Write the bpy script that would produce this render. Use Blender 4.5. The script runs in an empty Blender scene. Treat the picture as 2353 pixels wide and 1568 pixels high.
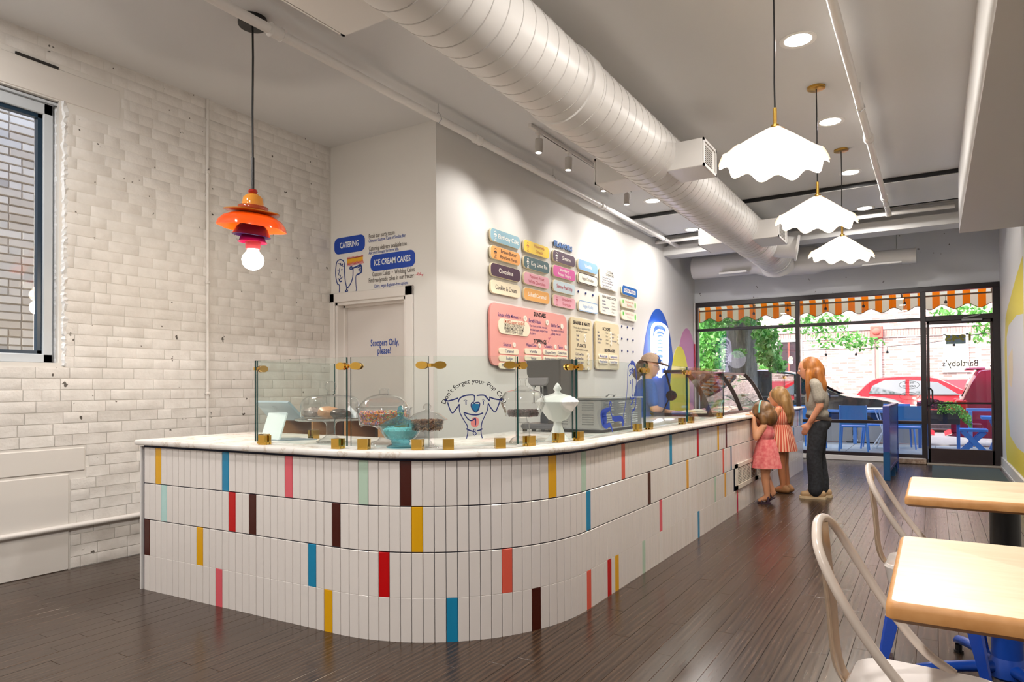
import bpy, math, random
import numpy as np
from mathutils import Vector, Matrix
random.seed(7)
rnd = random.random
uni = random.uniform
# Everything below is measured in survey units; K turns them into metres in the last lines.
K = 0.88
S = bpy.context.scene
COL = S.collection
# ------------------------------------------------------------------ camera
F_PX, YAW, PITCH, ROLL, CY = 1555.165, 0.55752038, 0.01421365, -0.00666555, 868.511
def cam_axes():
    f = Vector((-math.sin(YAW)*math.cos(PITCH), math.cos(YAW)*math.cos(PITCH), math.sin(PITCH)))
    r = Vector((math.cos(YAW), math.sin(YAW), 0)); u = r.cross(f)
    c, s = math.cos(ROLL), math.sin(ROLL)
    return c*r+s*u, c*u-s*r, f
AR, AU, AF = cam_axes()
EYE = Vector((0, 0, 1.35))
cd = bpy.data.cameras.new('camera'); cam = bpy.data.objects.new('camera', cd); COL.objects.link(cam)
cd.sensor_width = 36; cd.sensor_fit = 'HORIZONTAL'; cd.lens = F_PX/2353*36
cd.shift_y = (CY-784)/2353; cd.clip_end = 200; cd.clip_start = .02
cam.matrix_world = Matrix(((AR.x, AU.x, -AF.x, 0), (AR.y, AU.y, -AF.y, 0), (AR.z, AU.z, -AF.z, EYE.z), (0, 0, 0, 1)))
S.camera = cam
def at(px, py, ax, val):
    "the point of the plane axis=val (0 X, 1 Y, 2 Z) that was surveyed at a photo pixel"
    d = AR*(px-1176.5)/F_PX - AU*(py-CY)/F_PX + AF
    return EYE + d*((val-EYE[ax])/d[ax])
# ------------------------------------------------------------------ view, world, sun
S.view_settings.view_transform = 'Standard'; S.view_settings.look = 'None'
S.view_settings.gamma = 1; S.view_settings.use_curve_mapping = False
S.view_settings.exposure = 0.08
S.cycles.max_bounces = 10; S.cycles.diffuse_bounces = 5; S.cycles.glossy_bounces = 4
S.cycles.transparent_max_bounces = 24; S.cycles.transmission_bounces = 6
S.cycles.sample_clamp_indirect = 6; S.cycles.caustics_reflective = False; S.cycles.caustics_refractive = False
S.cycles.use_denoising = True
wd = bpy.data.worlds.new('world'); S.world = wd; wd.use_nodes = True
wn = wd.node_tree.nodes; wl = wd.node_tree.links
bg = wn['Background']
sky = wn.new('ShaderNodeTexSky'); sky.sky_type = 'NISHITA'; sky.sun_disc = False
sky.sun_elevation = math.radians(52); sky.sun_rotation = math.radians(200); sky.air_density = 1.0; sky.dust_density = 3.0
wl.new(sky.outputs[0], bg.inputs[0]); bg.inputs[1].default_value = 1.25
sl = bpy.data.lights.new('sun', 'SUN'); sl.energy = 3.6; sl.angle = .02; sl.color = (1, .96, .9)
so = bpy.data.objects.new('sun', sl); COL.objects.link(so)
so.rotation_euler = Vector((.28, .62, -.95)).to_track_quat('-Z', 'Y').to_euler()
def lamp(kind, loc, energy, color=(1, .95, .90), aim=None, size=.15, spot=90, blend=.6, spread=None):
    l = bpy.data.lights.new('lamp_'+kind.lower(), kind); l.energy = energy; l.color = color
    if kind == 'AREA':
        l.shape = 'DISK'; l.size = size
        if spread: l.spread = math.radians(spread)
    elif kind == 'SPOT': l.spot_size = math.radians(spot); l.spot_blend = blend; l.shadow_soft_size = size
    else: l.shadow_soft_size = size
    o = bpy.data.objects.new('lamp_'+kind.lower(), l); COL.objects.link(o); o.location = loc
    if aim is not None: o.rotation_euler = (Vector(aim)-Vector(loc)).to_track_quat('-Z', 'Y').to_euler()
    return o
# ------------------------------------------------------------------ materials
def lin(c):
    if isinstance(c, str):
        c = c.lstrip('#'); c = [int(c[i:i+2], 16)/255 for i in (0, 2, 4)]
        c = [x/12.92 if x <= .04045 else ((x+.055)/1.055)**2.4 for x in c]
    return (*c[:3], 1)
MATS = {}
def mat(name, color='#ffffff', rough=.5, metal=0, spec=.5, emit=None, es=0, coat=0, alpha=1, sub=0):
    if name in MATS: return MATS[name]
    m = bpy.data.materials.new(name); m.use_nodes = True; b = m.node_tree.nodes['Principled BSDF']
    b.inputs['Base Color'].default_value = lin(color); b.inputs['Roughness'].default_value = rough
    b.inputs['Metallic'].default_value = metal; b.inputs['Specular IOR Level'].default_value = spec
    b.inputs['Coat Weight'].default_value = coat; b.inputs['Alpha'].default_value = alpha
    if emit: b.inputs['Emission Color'].default_value = lin(emit); b.inputs['Emission Strength'].default_value = es
    m.diffuse_color = lin(color); MATS[name] = m
    return m
class NT:
    "small helper round a node tree"
    def __init__(s, m): s.t = m.node_tree; s.n = s.t.nodes; s.b = s.n.get('Principled BSDF')
    def new(s, k, **kw):
        n = s.n.new(k)
        for a, v in kw.items():
            if a == 'ins':
                for i, x in v.items(): n.inputs[i].default_value = x
            else: setattr(n, a, v)
        return n
    def link(s, a, b): s.t.links.new(a, b)
    def coord(s, kind='Object', scale=(1, 1, 1), rot=(0, 0, 0)):
        tc = s.new('ShaderNodeTexCoord'); mp = s.new('ShaderNodeMapping')
        mp.inputs['Scale'].default_value = scale; mp.inputs['Rotation'].default_value = rot
        s.link(tc.outputs[kind], mp.inputs[0]); return mp.outputs[0]
    def noise(s, vec, scale, detail=4, rough=.5):
        n = s.new('ShaderNodeTexNoise'); n.inputs['Scale'].default_value = scale; n.inputs['Detail'].default_value = detail
        n.inputs['Roughness'].default_value = rough
        if vec: s.link(vec, n.inputs['Vector'])
        return n.outputs['Fac']
    def ramp(s, fac, stops):
        r = s.new('ShaderNodeValToRGB'); e = r.color_ramp.elements
        while len(e) < len(stops): e.new(.5)
        for x, (p, c) in zip(e, stops): x.position = p; x.color = lin(c)
        s.link(fac, r.inputs[0]); return r.outputs[0]
    def math(s, op, a, b=None):
        n = s.new('ShaderNodeMath', operation=op)
        for i, v in enumerate((a, b)):
            if v is None: continue
            if isinstance(v, (int, float)): n.inputs[i].default_value = v
            else: s.link(v, n.inputs[i])
        return n.outputs[0]
    def mix(s, fac, a, b, mode='MIX'):
        n = s.new('ShaderNodeMix', data_type='RGBA', blend_type=mode)
        for i, v in ((0, fac), (6, a), (7, b)):
            if isinstance(v, (int, float)): n.inputs[i].default_value = v
            elif isinstance(v, (str, tuple)): n.inputs[i].default_value = lin(v)
            else: s.link(v, n.inputs[i])
        return n.outputs[2]
    def bump(s, h, strength=.3, dist=.01):
        n = s.new('ShaderNodeBump'); n.inputs['Strength'].default_value = strength; n.inputs['Distance'].default_value = dist
        s.link(h, n.inputs['Height']); s.link(n.outputs[0], s.b.inputs['Normal']); return n
    def base(s, c): s.link(c, s.b.inputs['Base Color'])
def glass_mat(name, tint=(1, 1, 1), refl=1.0, rim=0.0, rimcol=(.6, .65, .65), rough=0.0):
    "clear pane: what lies behind shows through, the surface mirrors by Fresnel, thick glass darkens at grazing rims"
    if name in MATS: return MATS[name]
    m = bpy.data.materials.new(name); m.use_nodes = True; n = NT(m); n.n.remove(n.b)
    tr = n.new('ShaderNodeBsdfTransparent'); tr.inputs[0].default_value = (*tint, 1)
    gl = n.new('ShaderNodeBsdfGlossy'); gl.inputs['Roughness'].default_value = rough
    lf = n.new('ShaderNodeLayerWeight'); lf.inputs[0].default_value = .5
    f = n.math('MULTIPLY', n.math('ADD', n.math('MULTIPLY', n.math('POWER', lf.outputs['Facing'], 5.0), .9), .035), refl)
    if rim:
        lw = n.new('ShaderNodeLayerWeight'); lw.inputs[0].default_value = .35
        p = n.math('POWER', lw.outputs['Facing'], 2.5); p = n.math('MULTIPLY', p, rim)
        n.link(n.mix(p, (*tint,), rimcol), tr.inputs[0])
    mx = n.new('ShaderNodeMixShader'); n.link(f, mx.inputs[0]); n.link(tr.outputs[0], mx.inputs[1]); n.link(gl.outputs[0], mx.inputs[2])
    n.link(mx.outputs[0], n.n['Material Output'].inputs[0]); MATS[name] = m
    return m
# ------------------------------------------------------------------ mesh builder
ORG = {}
def sub(a, b): return (a[0]-b[0], a[1]-b[1], a[2]-b[2])
class MB:
    def __init__(s): s.v = []; s.f = []; s.m = []; s.mi = 0
    def add(s, vs, fs, mi=None):
        o = len(s.v); s.v += [tuple(v) for v in vs]; s.f += [tuple(i+o for i in f) for f in fs]
        s.m += [s.mi if mi is None else mi]*len(fs); return s
    def box(s, x0, x1, y0, y1, z0, z1, mi=None):
        v = [(x, y, z) for z in (z0, z1) for y in (y0, y1) for x in (x0, x1)]
        return s.add(v, [(0, 2, 3, 1), (4, 5, 7, 6), (0, 1, 5, 4), (2, 6, 7, 3), (0, 4, 6, 2), (1, 3, 7, 5)], mi)
    def bbox(s, x0, x1, y0, y1, z0, z1, b=.01, mi=None):
        "box with chamfered edges"
        v = []
        for z, i in ((z0, b), (z0+b, 0), (z1-b, 0), (z1, b)):
            a0, a1, b0, b1 = x0+i, x1-i, y0+i, y1-i
            c = b if not i else b*.4
            v += [(a0+c, b0, z), (a1-c, b0, z), (a1, b0+c, z), (a1, b1-c, z), (a1-c, b1, z), (a0+c, b1, z), (a0, b1-c, z), (a0, b0+c, z)]
        f = [tuple(range(7, -1, -1)), tuple(range(24, 32))]
        for k in range(3):
            for j in range(8): f.append((k*8+j, k*8+(j+1) % 8, k*8+8+(j+1) % 8, k*8+8+j))
        return s.add(v, f, mi)
    def obox(s, c, ax, ay, az, mi=None):
        c = Vector(c); ax, ay, az = Vector(ax), Vector(ay), Vector(az)
        v = [c+i*ax+j*ay+k*az for k in (-1, 1) for j in (-1, 1) for i in (-1, 1)]
        return s.add(v, [(0, 2, 3, 1), (4, 5, 7, 6), (0, 1, 5, 4), (2, 6, 7, 3), (0, 4, 6, 2), (1, 3, 7, 5)], mi)
    def bar(s, a, b, w, h, up=(0, 0, 1), mi=None):
        a, b = Vector(a), Vector(b); d = (b-a); t = d.normalized(); u = Vector(up)
        if abs(t.dot(u)) > .98: u = Vector((1, 0, 0))
        x = t.cross(u).normalized(); y = x.cross(t)
        return s.obox((a+b)/2, d/2, x*w/2, y*h/2, mi)
    def tube(s, pts, r, n=8, mi=None, caps=True, sx=1, closed=False, up=None):
        pts = [Vector(p) for p in pts]; N = len(pts)
        rs = r if isinstance(r, (list, tuple)) else [r]*N
        v = []; prev = None
        for i, p in enumerate(pts):
            if closed: t = pts[(i+1) % N]-pts[i-1]
            else: t = pts[min(i+1, N-1)]-pts[max(i-1, 0)]
            if t.length < 1e-9: t = Vector((0, 0, 1))
            t.normalize()
            if prev is None:
                a = Vector(up) if up else (Vector((0, 0, 1)) if abs(t.z) < .9 else Vector((0, 1, 0)))
                x = (a-t*a.dot(t)).normalized()
            else:
                x = prev-t*prev.dot(t); x = x.normalized() if x.length > 1e-6 else t.orthogonal().normalized()
            prev = x; y = t.cross(x)
            for j in range(n):
                an = 2*math.pi*j/n; v.append(p+(x*math.cos(an)*sx+y*math.sin(an))*rs[i])
        f = []
        for i in range(N if closed else N-1):
            k = (i+1) % N
            for j in range(n): f.append((i*n+j, i*n+(j+1) % n, k*n+(j+1) % n, k*n+j))
        if caps and not closed: f += [tuple(range(n-1, -1, -1)), tuple(range((N-1)*n, N*n))]
        return s.add(v, f, mi)
    def cyl(s, a, b, r, n=16, mi=None, r2=None): return s.tube([a, b], [r, r if r2 is None else r2], n, mi)
    def lathe(s, prof, c=(0, 0, 0), n=24, mi=None, ax='z', wob=None, capb=False, capt=False):
        v = []
        for r, z in prof:
            for j in range(n):
                a = 2*math.pi*j/n; q = r*(wob(a, z) if wob else 1)
                x, y = q*math.cos(a), q*math.sin(a)
                p = (x, y, z) if ax == 'z' else ((x, z, y) if ax == 'y' else (z, x, y))
                v.append((c[0]+p[0], c[1]+p[1], c[2]+p[2]))
        f = []; P = len(prof)
        for i in range(P-1):
            for j in range(n): f.append((i*n+j, i*n+(j+1) % n, (i+1)*n+(j+1) % n, (i+1)*n+j))
        if capb: f.append(tuple(range(n-1, -1, -1)))
        if capt: f.append(tuple(range((P-1)*n, P*n)))
        return s.add(v, f, mi)
    def ball(s, c, r, n=12, m=8, mi=None, sc=(1, 1, 1)):
        v = [(c[0], c[1], c[2]-r*sc[2])]
        for i in range(1, m):
            a = -math.pi/2+math.pi*i/m
            for j in range(n):
                b = 2*math.pi*j/n; v.append((c[0]+r*sc[0]*math.cos(a)*math.cos(b), c[1]+r*sc[1]*math.cos(a)*math.sin(b), c[2]+r*sc[2]*math.sin(a)))
        v.append((c[0], c[1], c[2]+r*sc[2])); f = []
        for j in range(n): f.append((0, 1+(j+1) % n, 1+j)); f.append((len(v)-1, 1+(m-2)*n+j, 1+(m-2)*n+(j+1) % n))
        for i in range(m-2):
            for j in range(n): f.append((1+i*n+j, 1+i*n+(j+1) % n, 1+(i+1)*n+(j+1) % n, 1+(i+1)*n+j))
        return s.add(v, f, mi)
    def prism(s, poly, o, X, Y, d0, d1, mi=None, side=None, bev=0):
        "2-D outline in the frame o, X, Y swept along the normal from d0 to d1; side = material of the rim"
        o, X, Y = Vector(o), Vector(X), Vector(Y); N = X.cross(Y)
        n = len(poly); g = lambda p, d: o+X*p[0]+Y*p[1]+N*d
        if bev:
            cx = sum(p[0] for p in poly)/n; cy = sum(p[1] for p in poly)/n
            w = max(abs(p[0]-cx) for p in poly) or 1; h = max(abs(p[1]-cy) for p in poly) or 1
            ins = [(cx+(p[0]-cx)*(1-bev/w), cy+(p[1]-cy)*(1-bev/h)) for p in poly]
            v = [g(p, d0) for p in poly]+[g(p, d1-bev) for p in poly]+[g(p, d1) for p in ins]
            s.add(v, [tuple(range(2*n, 3*n))], mi)
            o2 = len(s.v)-3*n
            sd = mi if side is None else side
            for k in range(2):
                for i in range(n):
                    s.f.append((o2+k*n+i, o2+k*n+(i+1) % n, o2+(k+1)*n+(i+1) % n, o2+(k+1)*n+i)); s.m.append(s.mi if sd is None else sd)
            s.f.append(tuple(o2+i for i in range(n-1, -1, -1))); s.m.append(s.mi if sd is None else sd)
            return s
        v = [g(p, d0) for p in poly]+[g(p, d1) for p in poly]
        s.add(v, [tuple(range(n, 2*n)), tuple(range(n-1, -1, -1))], mi)
        o2 = len(s.v)-2*n
        for i in range(n): s.f.append((o2+i, o2+(i+1) % n, o2+n+(i+1) % n, o2+n+i)); s.m.append(s.mi if (side is None and mi is None) else (mi if side is None else side))
        return s
    def ribbon(s, pts, w, o, X, Y, d, mi=None, sm=6):
        "a flat painted stroke through 2-D points, width(s) w"
        o, X, Y = Vector(o), Vector(X), Vector(Y); N = X.cross(Y)
        ws = list(w) if isinstance(w, (list, tuple)) else [w]*len(pts)
        p, ws = spline(pts, sm, ws); v = []; n = len(p)
        for i in range(n):
            a = p[max(i-1, 0)]; b = p[min(i+1, n-1)]; dx, dy = b[0]-a[0], b[1]-a[1]; L = math.hypot(dx, dy) or 1
            nx, ny = -dy/L*ws[i]/2, dx/L*ws[i]/2
            v += [o+X*(p[i][0]+nx)+Y*(p[i][1]+ny)+N*d, o+X*(p[i][0]-nx)+Y*(p[i][1]-ny)+N*d]
        return s.add(v, [(2*i+1, 2*i+3, 2*i+2, 2*i) for i in range(n-1)], mi)
    def build(s, name, mats, parent=None, loc=None, smooth=None, uvbox=False):
        org = ORG[parent] if parent is not None else Vector(loc if loc is not None else (0, 0, 0))
        me = bpy.data.meshes.new(name)
        me.from_pydata([(v[0]-org[0], v[1]-org[1], v[2]-org[2]) for v in s.v], [], s.f)
        for m in (mats if isinstance(mats, (list, tuple)) else [mats]): me.materials.append(m)
        if any(s.m): me.polygons.foreach_set('material_index', s.m)
        if smooth is not None:
            me.polygons.foreach_set('use_smooth', [True]*len(me.polygons))
            if smooth < 179: me.set_sharp_from_angle(angle=math.radians(smooth))
        me.update()
        o = bpy.data.objects.new(name, me); COL.objects.link(o)
        if parent is not None: o.parent = parent
        else: o.location = org
        ORG[o] = org
        return o
def spline(pts, k=6, ws=None):
    "Catmull-Rom through 2-D or 3-D points"
    n = len(pts); out = []; wo = []
    if n < 3 or k < 2: return list(pts), (ws or [0]*n)
    for i in range(n-1):
        p0, p1, p2, p3 = pts[max(i-1, 0)], pts[i], pts[i+1], pts[min(i+2, n-1)]
        for j in range(k):
            t = j/k; t2, t3 = t*t, t*t*t
            out.append(tuple(.5*(2*b+(-a+c)*t+(2*a-5*b+4*c-d)*t2+(-a+3*b-3*c+d)*t3) for a, b, c, d in zip(p0, p1, p2, p3)))
            if ws: wo.append(ws[i]*(1-t)+ws[i+1]*t)
    out.append(tuple(pts[-1])); wo.append(ws[-1] if ws else 0)
    return out, wo
def rrect(w, h, r, n=6, wav=0):
    out = []
    for cx, cy, a0 in ((w/2-r, h/2-r, 0), (-w/2+r, h/2-r, 90), (-w/2+r, -h/2+r, 180), (w/2-r, -h/2+r, 270)):
        for i in range(n+1):
            a = math.radians(a0+90*i/n); out.append((cx+r*math.cos(a), cy+r*math.sin(a)))
    if wav:
        o2 = []
        for i, p in enumerate(out):
            q = out[(i+1) % len(out)]; L = math.hypot(q[0]-p[0], q[1]-p[1]); m = max(1, int(L/.07))
            for j in range(m):
                t = j/m; x, y = p[0]+(q[0]-p[0])*t, p[1]+(q[1]-p[1])*t
                k = 1+wav*math.sin(13*x+5*y)*(1 if m > 1 else 0); o2.append((x*k, y*k))
        out = o2
    return out
def thing(name, label, cat, loc=(0, 0, 0), group=None, rz=0):
    o = bpy.data.objects.new(name, None); COL.objects.link(o); o.location = loc; o.rotation_euler = (0, 0, rz)
    o.empty_display_size = .1
    ORG[o] = Vector(loc); return tag(o, label, cat, group)
def tag(o, label, cat, group=None):
    o['label'] = label; o['category'] = cat
    if group: o['group'] = group
    return o
def struct(o): o['kind'] = 'structure'; return o
def stuff(o): o['kind'] = 'stuff'; return o
def dup(root, loc, rz=None, label=None, group=None):
    r = root.copy(); COL.objects.link(r); r.location = loc; ORG[r] = Vector(loc)
    if rz is not None: r.rotation_euler = (0, 0, rz)
    if label: r['label'] = label
    if group: r['group'] = group
    for ch in list(root.children):
        c = ch.copy(); COL.objects.link(c); c.parent = r
        for g in list(ch.children):
            d = g.copy(); COL.objects.link(d); d.parent = c
    return r
TEXTS = []
def text(s, size, o, X, Y, m, parent, name='lettering', al='CENTER', bold=0, sx=1.0, mirror=False, arc=None, key=None):
    "queue one line of lettering; lines with the same parent and key become one part"
    TEXTS.append((s, size, Vector(o), Vector(X), Vector(Y), m, parent, name, al, bold, sx, arc, key or (name, m.name)))
# ------------------------------------------------------------------ shared materials
WHITE = mat('white_paint', '#d9d8d6', .55)
CEIL = mat('ceiling_paint', '#d6d6d6', .7)
WALLP = mat('wall_paint', '#dcdad6', .6)
TRIM = mat('trim_paint', '#dedad6', .35)
BLACK = mat('black_metal', '#101012', .35)
DKFRAME = mat('bronze_frame', '#20161a', .35)
BRASS = mat('polished_brass', '#e3b556', .16, 1)
BRUSHED = mat('brushed_brass', '#c39a4c', .32, 1)
CHROME = mat('chrome', '#d8dadc', .12, 1)
STEEL = mat('stainless_steel', '#b9bcbd', .27, 1)
DKGREY = mat('dark_grey_enamel', '#4a4644', .32)
PANE = glass_mat('window_glass', (.97, .985, .98), 1.0)
SCREEN = glass_mat('screen_glass', (.955, .985, .972), 1.1)
EDGE = mat('glass_edge', '#16423f', .15)
EDGET = mat('glass_edge_light', '#9cc0b8', .2)
CRYSTAL = glass_mat('clear_glass', (.97, .97, .97), 2.2, .75, (.42, .42, .44), .02)
BLUEGL = glass_mat('blue_glass', (.45, .85, .95), 2.0, .8, (.02, .38, .55), .03)
NAVY = mat('navy_ink', '#1b2a6b', .5)
INK = mat('black_ink', '#1c1a1e', .6)
COBALT = mat('cobalt_blue', '#0646b0', .4)
CREAM = mat('cream_board', '#f0e3c2', .5)
WOOD = mat('plywood', '#c08a58', .5)
def brick_paint():
    m = mat('painted_brick', '#d8d5d1', .5); n = NT(m); v = n.coord('Object')
    a = n.noise(v, 9, 6, .6); b = n.noise(v, 42, 4, .6)
    g = n.new('ShaderNodeNewGeometry')
    c = n.ramp(a, [(.3, '#cfcbc6'), (.7, '#dedbd7')])
    pit = n.noise(v, 14, 2, .7)
    c = n.mix(n.ramp(pit, [(.265, '#ffffff'), (.285, '#000000')]), c, '#55504a')
    n.base(c); n.bump(n.math('ADD', n.math('MULTIPLY', a, .8), n.math('MULTIPLY', b, .35)), .55, .012)
    return m
BRICKP = brick_paint()
def plaster_wall():
    m = mat('plaster', '#dad8d4', .6); n = NT(m); n.bump(n.noise(n.coord('Object'), 3, 3), .08, .02); return m
PLAS = plaster_wall()
def oak():
    m = mat('dark_stained_oak', '#4a382c', .3); n = NT(m); g = n.new('ShaderNodeNewGeometry'); rpi = g.outputs['Random Per Island']
    tc = n.new('ShaderNodeTexCoord'); cx = n.new('ShaderNodeCombineXYZ')
    n.link(n.math('MULTIPLY', rpi, 37.0), cx.inputs[0]); n.link(n.math('MULTIPLY', rpi, 91.0), cx.inputs[1])
    ad = n.new('ShaderNodeVectorMath', operation='ADD'); geo = g.outputs['Position']
    n.link(geo, ad.inputs[0]); n.link(cx.outputs[0], ad.inputs[1])
    mp = n.new('ShaderNodeMapping'); mp.inputs['Scale'].default_value = (9, .9, 1); n.link(ad.outputs[0], mp.inputs[0])
    wv = n.new('ShaderNodeTexWave', bands_direction='X'); wv.inputs['Scale'].default_value = 1.3; wv.inputs['Distortion'].default_value = 9
    wv.inputs['Detail'].default_value = 3; wv.inputs['Detail Scale'].default_value = .8; n.link(mp.outputs[0], wv.inputs['Vector'])
    mp2 = n.new('ShaderNodeMapping'); mp2.inputs['Scale'].default_value = (90, 3.5, 1); n.link(ad.outputs[0], mp2.inputs[0])
    fine = n.noise(mp2.outputs[0], 1, 5, .7); big = n.noise(ad.outputs[0], 1.6, 3)
    t = n.math('ADD', n.math('MULTIPLY', wv.outputs['Fac'], .32), n.math('MULTIPLY', fine, .5))
    t = n.math('ADD', t, n.math('MULTIPLY', n.math('SUBTRACT', rpi, .5), .22))
    c = n.ramp(t, [(.18, '#1d1511'), (.42, '#38291d'), (.6, '#4d3828'), (.85, '#6a5140')])
    c = n.mix(n.math('MULTIPLY', big, .5), c, '#3d3029'); n.base(c)
    n.link(n.ramp(fine, [(.3, (.20,)*3), (.8, (.31,)*3)]), n.b.inputs['Roughness'])
    n.bump(fine, .12, .002); return m
OAK = oak()
def quartz():
    m = mat('white_quartz', '#e6e2de', .09); n = NT(m); v = n.coord('Object')
    a = n.noise(v, 2.2, 6, .65); n.base(n.ramp(a, [(.40, '#e8e5e2'), (.485, '#e0dbd5'), (.5, '#c9bdb0'), (.515, '#e2ddd8'), (.7, '#ebe9e6')])); return m
QUARTZ = quartz()
# ------------------------------------------------------------------ room shell
CZ = 3.975
XL, XR, XM, YD, YS = -5.55, .93, -4.1, 5.2, 13.6
m = MB(); m.box(-6.2, 2.6, -4.2, 13.75, -.2, -.006); floor = struct(m.build('floor', mat('subfloor', '#120d0a', .8)))
PW = .094
planks = []
r1 = random.Random(3)
x = -5.545; row = 0
while x < 2.2:
    y = -4+r1.uniform(0, 1); row += 1
    while y < 13.6:
        L = r1.uniform(.7, 1.7); y1 = min(y+L, 13.62)
        # the counter's foot and the alcove hide the rest
        hid = (-4.4 < x < -1.95 and y > 2.9 and y1 < 11.3)
        if not hid and y1 > -3.9: planks.append((x, max(y, -4), y1))
        y = y1
    x += PW
def plank_px(p):
    c = Vector((p[0]+PW/2, (p[1]+p[2])/2, 0))-EYE; d = c.dot(AF)
    if d < .4: return 0
    u, w = c.dot(AR)/d*F_PX, -c.dot(AU)/d*F_PX+CY
    inside = abs(u) < 1300 and 850 < w < 1900
    return (p[2]-p[1])/d/d if inside else 0
planks.sort(key=plank_px, reverse=True)
rest = MB()
for i, (px_, y0, y1) in enumerate(planks):
    dz = r1.uniform(-.0006, .0006); b = MB() if i < 300 else rest
    x0, x1 = px_+.0004, px_+PW-.0004; y0 += .0006; y1 -= .0006; c = .0011
    v = [(x0, y0, -.006), (x1, y0, -.006), (x1, y1, -.006), (x0, y1, -.006), (x0, y0, -c+dz), (x1, y0, -c+dz), (x1, y1, -c+dz), (x0, y1, -c+dz),
         (x0+c, y0+c, dz), (x1-c, y0+c, dz), (x1-c, y1-c, dz), (x0+c, y1-c, dz)]
    b.add(v, [(8, 9, 10, 11)]+[(4+j, 4+(j+1) % 4, 8+(j+1) % 4, 8+j) for j in range(4)]+[(j, (j+1) % 4, 4+(j+1) % 4, 4+j) for j in range(4)])
    if i < 300: b.build('plank', OAK, floor)
stuff(rest.build('far_planks', OAK, floor))
# ceiling with the step down at y 9.8 and the open bay over the storefront
m = MB(); m.box(-6.2, 2.6, -4.2, 9.8, CZ, CZ+.2); m.box(-4.3, 2.6, 9.82, 11.17, CZ-.06, CZ+.2); m.box(-4.3, 2.6, 11.17, 13.8, 4.28, 4.5)
m.box(-4.3, 2.6, 11.12, 11.17, CZ-.06, 4.4); m.box(-6.2, -4.3, 5.2, 13.8, CZ, CZ+.2)
ceiling = struct(m.build('ceiling', CEIL))
m = MB(); m.box(-3.97, .284, 9.80, 9.82, CZ-.052, CZ-.002); m.build('slot', BLACK, ceiling)
# ---- left brick wall with its window opening
WY0, WY1, WZ0, WZ1 = .7, 2.50, 1.555, 3.525
m = MB(); xo, xi = -5.95, -5.557
m.box(xo, xi, -4.2, WY0, -.05, CZ); m.box(xo, xi, WY1, 5.45, -.05, CZ); m.box(xo, xi, WY0, WY1, -.05, WZ0); m.box(xo, xi, WY0, WY1, WZ1, CZ)
wall_left = struct(m.build('wall_left', mat('painted_mortar', '#d6d3ce', .6)))
bricks = []; CH, BL = .0845, .245
r2 = random.Random(5)
for k in range(int(CZ/CH)+1):
    z0, z1 = k*CH+.005, min((k+1)*CH-.001, CZ-.005)
    y = 1.4+(BL/2 if k % 2 else 0)+r2.uniform(-.02, .02)
    while y < 5.19:
        L = BL*(r2.uniform(.93, 1.06) if r2.random() > .12 else .5)
        a, b = y+.003, min(y+L-.002, 5.195); y += L
        if b-a < .04: continue
        if b > WY0-.02 and a < WY1+.03 and z1 > WZ0-.02 and z0 < WZ1+.02:      # window
            if a < WY1+.03 < b-.05: a = WY1+.04+r2.uniform(-.012, .012)
            else: continue
        if z0 < .725 and a < 2.575:                                              # flush panel
            if b > 2.63: a = 2.585
            else: continue
        if z1 > .735 and z0 < .915 and a < 2.69:                                  # timber pad
            if b > 2.75: a = 2.695
            else: continue
        if z1 > 3.53 and z0 < 3.77 and a < 2.95:                                  # smooth lintel
            if b > 3.0: a = 2.96
            else: continue
        bricks.append((a, b, z0, z1))
def brick_key(q):
    c = Vector((XL, (q[0]+q[1])/2, (q[2]+q[3])/2))-EYE
    vis = q[1] > 1.9 and not (q[2] < .95 and q[0] > 3.25)
    return (q[1]-q[0])/c.dot(AF)**2 if vis else 0
bricks.sort(key=brick_key, reverse=True)
rest = MB()
for i, (a, b, z0, z1) in enumerate(bricks):
    q = MB() if i < 300 else rest
    low = max(.25, min(1, (3.6-z0)/2.6)); p = .012*low; bv = .010
    xo_ = [XL+r2.uniform(-.006, .004)*low for _ in range(4)]
    j = lambda s: r2.uniform(-s, s)
    v = [(xi-.001, a, z0), (xi-.001, b, z0), (xi-.001, b, z1), (xi-.001, a, z1)]
    v += [(xi+p*.45, a, z0), (xi+p*.45, b, z0), (xi+p*.45, b, z1), (xi+p*.45, a, z1)]
    ym, zm_ = (a+b)/2+j(.03), (z0+z1)/2
    v += [(xo_[0], a+bv, z0+bv+j(.004)), (xo_[1], b-bv, z0+bv+j(.004)), (xo_[2], b-bv, z1-bv+j(.004)), (xo_[3], a+bv, z1-bv+j(.004))]
    q.add(v, [(0, 1, 5, 4), (1, 2, 6, 5), (2, 3, 7, 6), (3, 0, 4, 7), (4, 5, 9, 8), (5, 6, 10, 9), (6, 7, 11, 10), (7, 4, 8, 11), (8, 9, 10, 11)])
    if i < 300: q.build('brick', BRICKP, wall_left, smooth=50)
stuff(rest.build('upper_bricks', BRICKP, wall_left, smooth=50))
m = MB(); m.bbox(xi-.01, XL+.006, .2, 2.57, 0, .718, .006); m.bbox(xi-.01, XL+.004, .2, 2.684, .737, .912, .005); m.bbox(xi-.01, XL, .2, 2.945, 3.535, 3.765, .004)
m.build('patch_panel', mat('patch_paint', '#d3cfca', .45), wall_left)
m = MB(); m.bar((XL+.001, 2.21, 3.772), (XL+.001, 2.49, 3.769), .012, .02); m.build('crack', mat('crack_shadow', '#2b2826', .9), wall_left)
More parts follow.
